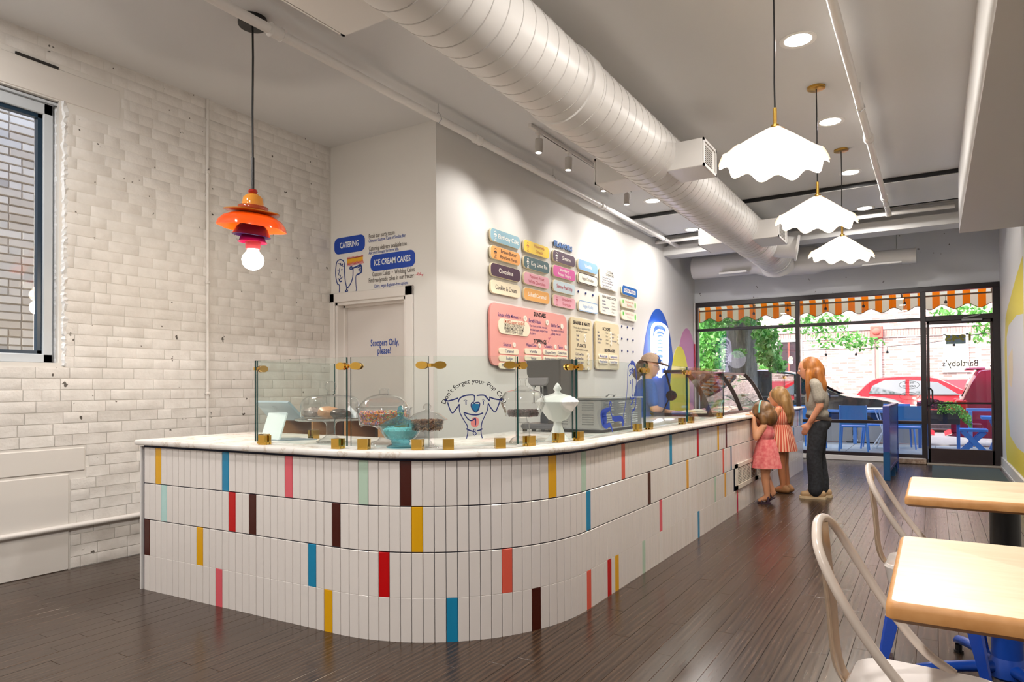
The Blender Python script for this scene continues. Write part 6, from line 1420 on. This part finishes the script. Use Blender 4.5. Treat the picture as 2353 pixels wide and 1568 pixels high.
def string_light(lab, y, pts, drops, r=.005, bulb=.03):
    t = thing('string_lights', lab, 'string lights', (pts[0][0], y, pts[0][1])); q, _ = spline([(p[0], y, p[1]) for p in pts], 6)
    b = MB(); b.tube(q, r, 5); b.build('cable', BLACK, t)
    for x_, z_ in drops:
        b = MB(); b.cyl((x_, y, z_+.09), (x_, y, z_), .005, 5); b.tube([(x_, y, z_), (x_, y, z_-.02), (x_, y, z_-.05), (x_, y, z_-.06)], [.008, .024, .026, .02], 10); b.build('socket', BLACK, t, smooth=50)
        b = MB(); b.ball((x_, y, z_-.10), bulb, 10, 8, sc=(1, 1, 1.25)); b.build('bulb', glass_mat('bulb_clear', (.95, .95, .93), 1.5, .4), t, smooth=60)
dr = []
for px, py in ((1655, 722), (1732, 717), (1810, 709), (1897, 706), (1984, 700), (2079, 694), (2173, 690)): p = at(px, py, 1, 14.7); dr.append((p.x, p.z))
string_light('string of bulbs hanging just inside the awning valance', 14.7, [(-5.2, 3.0)]+[(a, b+.085) for a, b in dr]+[(1.8, 3.0)], dr)
dr = []
for px, py in ((1898, 812), (1967, 811), (2039, 806), (2192, 789)): p = at(px, py, 1, 16.6); dr.append((p.x, p.z))
string_light('lower string of bulbs strung across the patio', 16.6, [(-5.5, 2.5), (-3.0, 2.18)]+[(a, b+.085) for a, b in dr]+[(2.5, 2.75)], dr, .006, .034)
# patio chairs
PB = mat('patio_blue', '#3f86dc', .35)
def patio_chair(lab, loc, rz):
    t = thing('patio_chair', lab, 'chair', (0, 0, 0), 'blue patio chairs')
    m = MB(); m.bbox(-.24, .24, -.24, .24, .47, .50, .012); m.build('seat', PB, t)
    m = MB(); pr = [(-.235, .52), (-.265, .70), (-.30, .90)]
    for (x0, z0), (x1, z1) in zip(pr[:-1], pr[1:]): m.add([(x0, -.23, z0), (x0, .23, z0), (x1, .225, z1), (x1, -.225, z1), (x0+.018, -.23, z0), (x0+.018, .23, z0), (x1+.018, .225, z1), (x1+.018, -.225, z1)], [(3, 2, 1, 0), (4, 5, 6, 7), (0, 1, 5, 4), (2, 3, 7, 6), (0, 4, 7, 3), (1, 2, 6, 5)])
    m.build('backrest', PB, t)
    for sx in (-1, 1):
        for sy in (-1, 1):
            m = MB(); top = (sx*.215, sy*.225, .49); m.tube([(sx*.265, sy*.255, 0), top]+([(-.305, sy*.232, .90)] if sx < 0 else []), [.015, .02]+([.014] if sx < 0 else []), 8); m.build('leg', PB, t, smooth=60)
    t.location = loc; t.rotation_euler = (0, 0, rz); return t
pc = patio_chair('blue patio chair with its back to the window, left of the divider', (-1.36, 15.0, .05), math.radians(92))
dup(pc, (-1.02, 15.75, .05), math.radians(180), 'blue patio chair behind the first, side-on at the white table')
dup(pc, (-.42, 15.0, .05), math.radians(88), 'blue patio chair with its back to the window, right of the divider')
dup(pc, (-.62, 16.0, .05), math.radians(-80), 'blue patio chair behind the divider on the far side of the white table')
dup(pc, (-2.25, 15.2, .05), math.radians(60), 'blue patio chair mostly hidden behind the standing woman')
t = thing('patio_table', 'small white patio table with thin crossed legs between the blue chairs', 'table', (-.85, 15.6, .05))
PWH = mat('patio_white', '#e8ecf0', .35)
m = MB(); m.lathe([(.001, .865), (.36, .865), (.37, .875), (.36, .885), (.001, .885)], (-.85, 15.45, 0), 28); m.build('table_top', PWH, t, smooth=40)
for a in (0, 1, 2, 3):
    d = Vector((math.cos(a*1.571+.6), math.sin(a*1.571+.6), 0)); m = MB(); m.tube([Vector((-.85, 15.45, .05))+d*.30, Vector((-.85, 15.45, .42))+d*.04, Vector((-.85, 15.45, .86))+d*.2], .013, 6); m.build('leg', PWH, t)
# patio rail, planter, bench
t = thing('patio_rail', 'blue wooden rail along the kerb edge of the patio', 'railing', (-1, 16.75, .05))
m = MB(); m.bbox(-3.6, -.05, 16.72, 16.80, .74, .80, .006); m.bbox(.55, 1.6, 16.72, 16.80, .80, .86, .006); m.build('top_rail', mat('rail_blue', '#5a8fd6', .4), t)
for xx in (-3.5, -2.4, -1.5, -.15, .62):
    m = MB(); m.bbox(xx-.035, xx+.035, 16.70, 16.77, .05, .80, .006); m.build('post', mat('rail_blue', '#5a8fd6', .4), t)
for a, b_, zz in ((-3.5, -2.4, .1), (-2.4, -1.5, .1), (-1.5, -.15, .1)):
    m = MB(); m.box(a+.05, b_-.05, 16.74, 16.77, zz, .52); m.build('screen_panel', mat('rail_panel', '#9a9c9c', .7), t)
pl = thing('flower_planter', 'black planter box of purple and green trailing plants behind the glass door', 'planter', (.1, 16.3, .05))
m = MB(); m.bbox(-.28, .43, 16.1, 16.45, .55, .83, .01); m.build('box', mat('planter_black', '#26262e', .5), pl)
for xx in (-.26, .40):
    m = MB(); m.bbox(xx-.03, xx+.03, 16.2, 16.27, .05, .62, .005); m.build('leg', mat('rail_blue2', '#2f6ec4', .4), pl)
def leaf(b, p, s, rr, mi=0):
    d = Vector((rr.uniform(-1, 1), rr.uniform(-1, 1), rr.uniform(-1, .6))).normalized(); x_ = d.orthogonal().normalized(); x_ = Matrix.Rotation(rr.uniform(0, 6.28), 3, d)@x_; y_ = d.cross(x_)
    p = Vector(p); q = [p-x_*s*.5, p-y_*s*.28+d*s*.05, p+x_*s*.5, p+y_*s*.28+d*s*.05]; b.add([tuple(v) for v in q], [(0, 1, 2, 3)], mi)
rr = random.Random(4); b = MB(); c_ = MB()
for i in range(900):
    a = rr.uniform(-.3, .18); leaf(b, (a, 16.25+rr.uniform(-.2, .2), .85+rr.uniform(0, .22)*(1-abs(a+.05)*1.6)), .06, rr, rr.randrange(2))
for i in range(900):
    a = rr.uniform(.05, .62); leaf(c_, (a, 16.2+rr.uniform(-.22, .2), .88-max(0, a-.36)*1.1+rr.uniform(-.12, .12)), .055, rr, rr.randrange(3))
stuff(b.build('purple_leaves', [mat('leaf_purple', '#5a1f4a', .6), mat('leaf_magenta', '#8a2a5a', .6)], pl)); stuff(c_.build('green_leaves', [mat('leaf_green', '#4f9a34', .6), mat('leaf_lime', '#86c44a', .6), mat('leaf_lime2', '#6fae3e', .6)], pl))
t = thing('trestle_bench', 'small blue X-legged wooden bench behind the glass door', 'bench', (.62, 15.5, .05))
BB = mat('bench_blue', '#2f78d0', .45)
for k in range(2): m = MB(); m.bbox(.40, .84, 15.30+k*.20, 15.48+k*.20, .46, .51, .006); m.build('seat_plank', BB, t)
for y in (15.34, 15.62):
    for s in (-1, 1): m = MB(); m.bar((.62-s*.20, y+.03*s, .05), (.62+s*.17, y+.03*s, .46), .03, .085); m.build('leg', BB, t)
m = MB(); m.bar((.62, 15.34, .27), (.62, 15.62, .27), .05, .05); m.build('stretcher', BB, t)
t = thing('picnic_table', 'edge of a blue picnic table seen at the right of the glass door', 'table', (1.05, 16.4, .05))
m = MB(); m.bbox(.78, 1.9, 16.1, 16.6, .66, .72, .006); m.build('table_top', BB, t); m = MB(); m.bar((.95, 16.3, .66), (1.2, 16.3, .05), .05, .1); m.bar((1.2, 16.4, .66), (.95, 16.4, .05), .05, .1); m.build('legs', BB, t)
# ------------------------------------------------------------------ cars
CGL = mat('car_glass', '#1e262c', .05, spec=.8); TYRE = mat('tyre', '#151517', .8); RIM = mat('alloy_rim', '#a8acb0', .3, .8)
def car(name, lab, x0, y0, zg, L, W, prof, belt, roof, paint, windows, wheels, wr, extras=(), flip=False):
    t = thing(name, lab, 'car', (x0+L/2, y0+W/2, zg)); yc = y0+W/2
    half = lambda z: W/2*(1-.20*max(0, (z-belt)/(roof-belt))**1.2-.06*max(0, (.5-z)/.5))
    b = MB(); n_ = len(prof); P = spline([(p[0], p[1]) for p in prof], 3)[0]; P = P[:-1] if P[0] == P[-1] else P; n_ = len(P)
    for s, ins in ((-1, 0), (-1, .09), (1, .09), (1, 0)):
        cx_, cz_ = L/2, .7
        for x_, z_ in P:
            f = 1 if ins else .985
            b.v.append((x0+cx_+(x_-cx_)*f, yc+s*(half(z_)-ins*1.0), zg+cz_+(z_-cz_)*(1 if ins else .97)))
    for k in range(3):
        for i in range(n_): b.f.append((k*n_+i, k*n_+(i+1) % n_, (k+1)*n_+(i+1) % n_, (k+1)*n_+i)); b.m.append(0)
    b.f += [tuple(range(n_-1, -1, -1)), tuple(range(3*n_, 4*n_))]; b.m += [0, 0]
    b.build('body', paint, t, smooth=40)
    for wpoly in windows:
        b = MB(); pts = wpoly
        for s in (-1, 1):
            vv = [(x0+p[0], yc+s*(half(p[1])*.99+.012), zg+p[1]) for p in pts]; ii = [(x0+p[0], yc+s*(half(p[1])*.99-.03), zg+p[1]) for p in pts]; k = len(pts)
            b.add(vv+ii, [tuple(range(k)) if s < 0 else tuple(range(k-1, -1, -1))]+[(i, (i+1) % k, k+(i+1) % k, k+i) for i in range(k)])
        b.build('side_window', CGL, t)
    for wx in wheels:
        for s in (-1, 1):
            yy = yc+s*(W/2-.10); b = MB(); b.lathe([(wr*.62, -.1), (wr*.95, -.1), (wr, -.06), (wr, .06), (wr*.95, .1), (wr*.62, .1)], (x0+wx, yy, zg+wr), 28, ax='y'); w_ = b.build('wheel', TYRE, t, smooth=40)
            b = MB(); b.lathe([(.001, .03*s), (wr*.2, .06*s), (wr*.25, .03*s), (wr*.6, .07*s), (wr*.64, .09*s)], (x0+wx, yy, zg+wr), 20, ax='y'); b.build('hub', RIM, w_, smooth=40)
    for nm, mm, fn in extras:
        b = MB(); fn(b, x0, yc, zg, half); b.build(nm, mm, t, smooth=40)
    return t
PNAVY = mat('car_navy', '#161d2b', .12, coat=1.0); PRED = mat('car_red', '#c22632', .15, coat=1.0); PMAR = mat('car_maroon', '#7c1030', .14, coat=1.0); LAMPW = mat('headlamp', '#d9dde0', .1, spec=.8); LAMPR = mat('tail_lamp', '#b01418', .2); CHR = mat('car_trim', '#c8ccd0', .15, 1)
suv = [(.02, .55), (.03, .95), (.18, 1.2), (.55, 1.72), (.95, 1.82), (2.0, 1.86), (2.75, 1.80), (3.25, 1.62), (4.0, 1.22), (4.7, 1.14), (5.25, .98), (5.48, .76), (5.5, .45), (5.35, .30), (.15, .30), (.02, .55)]
def mirror(b, x0, yc, zg, half): b.ball((x0+3.62, yc-half(1.2)-.10, zg+1.22), .11, 12, 8, sc=(1, .7, .7)); b.bar((x0+3.68, yc-half(1.2)+.02, zg+1.14), (x0+3.62, yc-half(1.2)-.08, zg+1.18), .06, .05)
def hl(b, x0, yc, zg, half):
    for s in (-1, 1): b.ball((x0+5.28, yc+s*(half(.9)-.14), zg+.88), .15, 12, 8, sc=(1.1, .9, .55))
def trim(b, x0, yc, zg, half):
    for s in (-1, 1): b.bar((x0+.5, yc+s*(half(1.2)+.004), zg+1.17), (x0+3.9, yc+s*(half(1.2)+.004), zg+1.2), .02, .025); b.bar((x0+1.0, yc+s*(half(.45)+.01), zg+.44), (x0+4.3, yc+s*(half(.45)+.01), zg+.44), .03, .05)
def glassF(b, x0, yc, zg, half):
    for (xa, za), (xb, zb) in (((3.33, 1.60), (3.93, 1.27)),): b.add([(x0+xa, yc-half(za)+.12, zg+za+.012), (x0+xa, yc+half(za)-.12, zg+za+.012), (x0+xb, yc+half(zb)-.1, zg+zb+.012), (x0+xb, yc-half(zb)+.1, zg+zb+.012)], [(3, 2, 1, 0)])
suvw = [[(.62, 1.25), (3.75, 1.25), (3.72, 1.30), (3.15, 1.58), (2.72, 1.70), (2.3, 1.73)][::1] and [(2.28, 1.25), (3.70, 1.25), (3.62, 1.33), (3.15, 1.58), (2.72, 1.70), (2.28, 1.73)], [(1.15, 1.25), (2.18, 1.25), (2.18, 1.74), (1.3, 1.73), (1.05, 1.62)], [(.5, 1.3), (1.02, 1.27), (.98, 1.55), (.78, 1.62)]]
xs = at(2112, 930, 1, 17.5).x
car('suv', 'dark navy SUV parked at the kerb outside the storefront', xs-5.5, 17.35, -.10, 5.5, 2.05, suv, 1.2, 1.86, PNAVY, suvw, (1.05, 4.35), .40, [('mirror', PNAVY, mirror), ('headlamp', LAMPW, hl), ('chrome_trim', CHR, trim), ('windscreen', CGL, glassF)])
hb = [(.02, .5), (.05, .9), (.25, 1.15), (.65, 1.58), (1.1, 1.70), (2.0, 1.72), (2.5, 1.62), (3.1, 1.28), (3.35, 1.18), (4.0, 1.05), (4.25, .85), (4.3, .5), (4.2, .3), (.12, .3), (.02, .5)]
hbw = [[(1.72, 1.15), (2.98, 1.15), (2.45, 1.52), (1.72, 1.60)], [(.62, 1.17), (1.62, 1.15), (1.62, 1.61), (1.05, 1.60), (.72, 1.42)]]
xh = at(1962, 880, 1, 24).x
def hl2(b, x0, yc, zg, half):
    for s in (-1, 1): b.ball((x0+4.02, yc+s*(half(.9)-.16), zg+.92), .18, 12, 8, sc=(1.2, .9, .6))
rc = car('hatchback', 'bright red hatchback parked across the street', xh-.2, 23.9, -.10, 4.3, 1.95, hb, 1.12, 1.72, PRED, hbw, (.85, 3.45), .36, [('headlamp', LAMPW, hl2)])
m = MB()
for (cx_, cz_, w_, h_) in ((xh+1.0, 1.28, .62, .30), (xh+1.05, .78, .62, .34)):
    pts = [(cx_+w_/2*math.cos(a), cz_+h_/2*math.sin(a)) for a in [2*math.pi*i/24 for i in range(25)]]; m.ribbon(pts, .018, (0, 23.86, 0), (1, 0, 0), (0, 0, 1), 0, sm=1)
dl = thing('window_lettering', 'two round outlines of mirrored lettering on the big storefront pane before the red car', 'lettering', (-.4, YS-.004, 1.4))
e1, e2 = at(2089, 885, 1, YS-.004), at(2089, 911, 1, YS-.004)
b = MB()
for e, w_, h_ in ((e1, .30, .14), (e2, .30, .13)):
    pts = [(e.x+w_/2*math.cos(a), e.z+h_/2*math.sin(a)) for a in [2*math.pi*i/28 for i in range(29)]]; b.ribbon(pts, .006, (0, YS-.004, 0), (1, 0, 0), (0, 0, 1), .001, sm=1)
b.build('outline', INK, dl)
text('WE ARE', .05, (e1.x, YS-.006, e1.z+.035), MX, MZ, INK, dl, 'glass_lettering', bold=.01, sx=-.14); text('CASHLESS', .05, (e1.x, YS-.006, e1.z-.025), MX, MZ, INK, dl, 'glass_lettering', bold=.01, sx=-.20); text('HOURS', .05, (e2.x, YS-.006, e2.z+.02), MX, MZ, INK, dl, 'glass_lettering', bold=.01, sx=-.15)
mv = [(.0, .55), (.02, .95), (.10, 1.15), (.34, 1.66), (.55, 1.78), (1.5, 1.82), (3.0, 1.80), (3.4, 1.66), (4.1, 1.25), (5.0, 1.12), (5.2, .8), (5.2, .4), (5.05, .3), (.2, .3), (.02, .42), (.0, .55)]
xm = at(2197, 930, 1, 17.5).x
def tl(b, x0, yc, zg, half):
    for s in (-1, 1): b.bbox(x0-.02, x0+.2, yc+s*(half(.9)-.12)-.13, yc+s*(half(.9)-.12)+.13, zg+.72, zg+1.12, .03)
def rg(b, x0, yc, zg, half): b.add([(x0+.09, yc-half(1.2)+.16, zg+1.2), (x0+.09, yc+half(1.2)-.16, zg+1.2), (x0+.33, yc+half(1.6)-.16, zg+1.63), (x0+.33, yc-half(1.6)+.16, zg+1.63)], [(0, 1, 2, 3), (3, 2, 1, 0)])
def sp(b, x0, yc, zg, half): b.bbox(x0+.18, x0+.55, yc-.72, yc+.72, zg+1.76, zg+1.81, .02)
def bump_(b, x0, yc, zg, half): b.bbox(x0-.10, x0+.5, yc-half(.6)*.98, yc+half(.6)*.98, zg+.36, zg+.66, .06)
def rr_(b, x0, yc, zg, half):
    for s in (-1, 1): b.bar((x0+.7, yc+s*.62, zg+1.87), (x0+3.0, yc+s*.62, zg+1.87), .04, .04)
car('suv', 'maroon SUV with a roof spoiler parked outside the glass door', xm, 17.4, -.10, 5.2, 2.0, mv, 1.18, 1.82, PMAR, [[(.75, 1.24), (1.75, 1.22), (1.75, 1.68), (.95, 1.66)], [(1.85, 1.22), (3.6, 1.22), (3.2, 1.6), (1.85, 1.68)]], (1.05, 4.1), .40, [('tail_lamp', LAMPR, tl), ('rear_window', CGL, rg), ('spoiler', PMAR, sp), ('bumper', PMAR, bump_), ('roof_rail', BLACK, rr_)])
# ------------------------------------------------------------------ trees
BARK = mat('bark', '#7a726a', .95); n = NT(BARK); v = n.coord('Object', (7, 7, 1.2)); f = n.noise(v, 1.6, 6, .7); n.base(n.ramp(f, [(.3, '#4c4540'), (.55, '#857c74'), (.75, '#aaa298')])); n.bump(f, .9, .08)
LEAFM = []
for k, c_ in enumerate(('#4f8f3c', '#69ad4a', '#86c463', '#a9d98a')):
    m_ = fabric('tree_leaf_%d' % k, c_); LEAFM.append(m_)
def foliage(b, c, r, n_, s, rr):
    for i in range(n_):
        d = Vector((rr.gauss(0, 1), rr.gauss(0, 1), rr.gauss(0, 1))); d = d.normalized()*rr.random()**.4; leaf(b, (c[0]+d.x*r[0], c[1]+d.y*r[1], c[2]+d.z*r[2]), s*rr.uniform(.7, 1.3), rr, rr.randrange(4))
rr = random.Random(12)
t = thing('street_tree', 'thick grey-barked tree at the kerb beyond the left window', 'tree', (-4.0, 17.0, 0))
pb = at(1697, 870, 1, 16.6); rt_ = .36
rows = []; m = MB()
for i in range(14):
    z = -.1+i*.45; r_ = rt_*(1.25-.25*min(1, z/.8) if z < .8 else 1-.02*z)
    for j in range(28): a = 2*math.pi*j/28; q = 1+.07*math.sin(a*5+z*.6)+.05*math.sin(a*9-z); m.v.append((pb.x+.03*z+r_*q*math.cos(a), 16.6+r_*q*math.sin(a), z))
for i in range(13):
    for j in range(28): m.f.append((i*28+j, i*28+(j+1) % 28, (i+1)*28+(j+1) % 28, (i+1)*28+j)); m.m.append(0)
m.build('trunk', BARK, t, smooth=60)
m = MB(); m.tube([(pb.x+.1, 16.6, 2.4), (pb.x+.5, 16.3, 3.3), (pb.x+1.4, 16.0, 4.2)], [.14, .11, .07], 10); m.tube([(pb.x+.1, 16.6, 3.0), (pb.x-.7, 16.4, 3.9), (pb.x-1.3, 16.2, 4.6)], [.15, .11, .07], 10); m.build('branch', BARK, t, smooth=60)
b = MB()
for px, py, y, r, n_ in ((1765, 805, 16.0, (.30, .3, .38), 330), (1758, 770, 16.0, (.30, .3, .22), 200), (1785, 838, 16.0, (.22, .2, .20), 150), (1700, 812, 15.9, (.18, .15, .10), 60), (1655, 738, 16.0, (.5, .3, .2), 200), (1725, 735, 16.0, (.3, .3, .14), 120), (1870, 745, 19, (.9, .5, .28), 260), (1930, 780, 20, (.9, .4, .25), 160), (1985, 790, 20, (.5, .3, .2), 70), (1700, 640, 16, (2.2, 1.2, .8), 1500), (2235, 720, 19.5, (.9, .4, .25), 200), (2262, 765, 19.5, (.3, .3, .3), 80), (1900, 620, 18, (2.5, 1.2, 1.0), 1200)):
    p = at(px, py, 1, y); foliage(b, p, r, n_, .13, rr)
stuff(b.build('foliage', LEAFM, t))
t = thing('street_tree', 'bright leafy tree behind the thick trunk at the far left of the window', 'tree', (-6.5, 22, 0))
p = at(1752, 860, 1, 21); m = MB(); m.tube([(p.x, 21, -.1), (p.x+.05, 21, 1.2), (p.x-.05, 21, 2.6), (p.x-.6, 21, 4.2)], [.26, .22, .20, .12], 12); m.build('trunk', BARK, t, smooth=60)
b = MB()
for px, py, y, r, n_ in ((1632, 800, 22, (.95, .8, .95), 1500), (1610, 850, 22, (.8, .8, .6), 700), (1650, 755, 22, (1.0, .8, .5), 700), (1750, 840, 20.5, (.35, .3, .8), 160)):
    q = at(px, py, 1, y); foliage(b, q, r, n_, .17, rr)
stuff(b.build('foliage', LEAFM, t))
# ------------------------------------------------------------------ the brick building across the street
YB = 28.0
bld = thing('brick_building', 'brown and pink brick building across the street with a terracotta pilaster', 'building', (0, YB, 0))
def street_brick(nm, cols, mort):
    m_ = mat(nm, cols[0], .9); n = NT(m_); tc = n.new('ShaderNodeTexCoord'); mp = n.new('ShaderNodeMapping'); mp.inputs['Rotation'].default_value = (math.radians(90), 0, 0); n.link(tc.outputs['Object'], mp.inputs[0])
    bt = n.new('ShaderNodeTexBrick'); bt.inputs['Scale'].default_value = 1; bt.inputs['Brick Width'].default_value = .24; bt.inputs['Row Height'].default_value = .078; bt.inputs['Mortar Size'].default_value = .008; bt.inputs['Bias'].default_value = -.1
    for i, c in zip((1, 2, 3), (cols[0], cols[1], mort)): bt.inputs[i].default_value = lin(c)
    n.link(mp.outputs[0], bt.inputs[0]); n.base(bt.outputs[0]); n.bump(bt.outputs['Fac'], -.3, .01); return m_
m = MB(); m.box(-18, 12, YB, YB+.6, -.2, 9); m.build('wall', street_brick('street_brick', ('#8a7068', '#b79c92'), '#c9bcb4'), bld)
pz = lambda px, py: at(px, py, 1, YB)
a, b_ = pz(2003, 760), pz(2028, 875)
m = MB(); m.box(a.x, a.x+.09, YB-.12, YB, -.2, a.z); m.box(b_.x-.09, b_.x, YB-.12, YB, -.2, a.z); m.box(a.x+.09, b_.x-.09, YB-.05, YB, -.2, a.z-.3, mi=1); m.build('pilaster', [mat('terracotta_pale', '#d0a79c', .8), mat('pilaster_brick', '#a58c82', .9)], bld)
m = MB(); m.bbox(a.x-.04, b_.x+.04, YB-.2, YB, a.z-.3, a.z+.15, .03); m.ball(((a.x+b_.x)/2, YB-.2, a.z-.06), .13, 12, 8, sc=(1.1, .5, 1)); m.build('capital', mat('terracotta', '#b4574a', .8), bld, smooth=40)
z_ = pz(2060, 765).z
m = MB(); x = -9.0
while x < 4: m.box(x, x+.075, YB-.02, YB, z_-.12, z_+.12); x += .088
stuff(m.build('soldier_course', mat('soldier_brick', '#9a8078', .9), bld))
m = MB(); m.box(-9, 4, YB-.05, YB, z_+.14, z_+.22); m.box(-9, 4, YB-.035, YB, z_-.16, z_-.13); m.build('band', mat('limestone', '#cfc4ba', .8), bld)
w0, w1, wz0, wz1 = pz(2152, 0).x, pz(2216, 0).x, pz(2180, 848).z, pz(2180, 768).z
m = MB(); m.box(w0, w1, YB-.06, YB+.02, wz0-.12, wz0); m.box(w0, w0+.14, YB-.05, YB, wz1-.0, wz1+.16); m.box(w1-.14, w1, YB-.05, YB, wz1, wz1+.16); m.box(w0+.04, w0+.12, YB-.05, YB, wz0, wz1); m.box(w1-.12, w1-.04, YB-.05, YB, wz0, wz1); m.box(w0+.04, w1-.04, YB-.05, YB, wz1-.05, wz1); win = m.build('window', mat('window_stone', '#e9e6e2', .7), bld)
m = MB(); m.box(w0+.12, w1-.12, YB-.02, YB, wz0, wz1-.35); m.build('board', mat('boarded_window', '#cfc6ae', .8), win); m = MB(); m.box(w0+.12, w1-.12, YB-.015, YB, wz1-.35, wz1-.05); m.build('pane', CGL, win)
w0, w1, wz0, wz1 = pz(1777, 0).x, pz(1829, 0).x, pz(1800, 905).z, pz(1800, 787).z
m = MB(); m.box(w0-.08, w1+.08, YB-.06, YB, wz1, wz1+.1); m.box(w0-.08, w0, YB-.05, YB, -.2, wz1); m.box(w1, w1+.08, YB-.05, YB, -.2, wz1); win = m.build('window', mat('window_stone2', '#c9bdb4', .7), bld)
m = MB(); m.box(w0, w1, YB-.02, YB, -.2, wz1); m.build('pane', mat('dark_window', '#3a2a30', .3), win); m = MB(); m.box((w0+w1)/2-.04, (w0+w1)/2+.04, YB-.04, YB, -.2, wz1); m.box(w0, w1, YB-.04, YB, wz1-1.5, wz1-1.4); m.build('mullion', mat('window_red', '#7a3a30', .6), win)
m = MB(); q = pz(2160, 873); m.box(-.1, 4, YB-.04, YB, -.2, q.z); m.build('painted_base', mat('base_red', '#a83a44', .8), bld)
# ------------------------------------------------------------------ lettering to meshes, blended bodies to meshes, metres
tmp = []
for s, size, o, X, Y, m_, parent, name, al, bold, sx, arc, key in TEXTS:
    cu = bpy.data.curves.new('t', 'FONT'); cu.body = s; cu.size = 1; cu.align_x = al; cu.align_y = 'CENTER'; cu.offset = bold; cu.resolution_u = 2
    ob = bpy.data.objects.new('t', cu); COL.objects.link(ob); tmp.append(ob)
dg = bpy.context.evaluated_depsgraph_get()
groups = {}
for ob, (s, size, o, X, Y, m_, parent, name, al, bold, sx, arc, key) in zip(tmp, TEXTS):
    me = ob.evaluated_get(dg).to_mesh(); vs = [v.co.copy() for v in me.vertices]; fs = [tuple(p.vertices) for p in me.polygons]
    ob.evaluated_get(dg).to_mesh_clear()
    if not vs: continue
    x0, x1 = min(v.x for v in vs), max(v.x for v in vs); y0, y1 = min(v.y for v in vs), max(v.y for v in vs)
    kx = size*(sx if sx > 0 else 1); 
    if sx < 0: kx = -sx/max(x1-x0, 1e-6)
    xm = (x0+x1)/2 if al == 'CENTER' else x0; ym = .24 if al else 0
    g = groups.setdefault((parent.name, key), (parent, name, m_, MB()))[3]
    N = X.cross(Y); out = []
    for v in vs:
        x, y = (v.x-xm)*kx, (v.y)*size
        if arc: a = x/arc; p = o+X*((arc+y)*math.sin(a))+Y*((arc+y)*math.cos(a))
        else: p = o+X*x+Y*y
        out.append(tuple(p))
    g.add(out, fs)
for parent, name, m_, g in groups.values(): g.build(name, m_, parent)
for ob in tmp: c_ = ob.data; bpy.data.objects.remove(ob); bpy.data.curves.remove(c_)
dg = bpy.context.evaluated_depsgraph_get()
new = [(o, bpy.data.meshes.new_from_object(o.evaluated_get(dg))) for o in FLESH]
for o, me in new:
    old = o.data; o.modifiers.clear(); o.data = me; me.name = o.name; bpy.data.meshes.remove(old)
    me.polygons.foreach_set('use_smooth', [True]*len(me.polygons))
SC = Matrix.Scale(K, 4)
for me in bpy.data.meshes: me.transform(SC); me.update()
for o in bpy.data.objects: o.location = o.location*K
for l in bpy.data.lights:
    if l.type == 'AREA': l.size *= K
    elif l.type in ('POINT', 'SPOT'): l.shadow_soft_size *= K
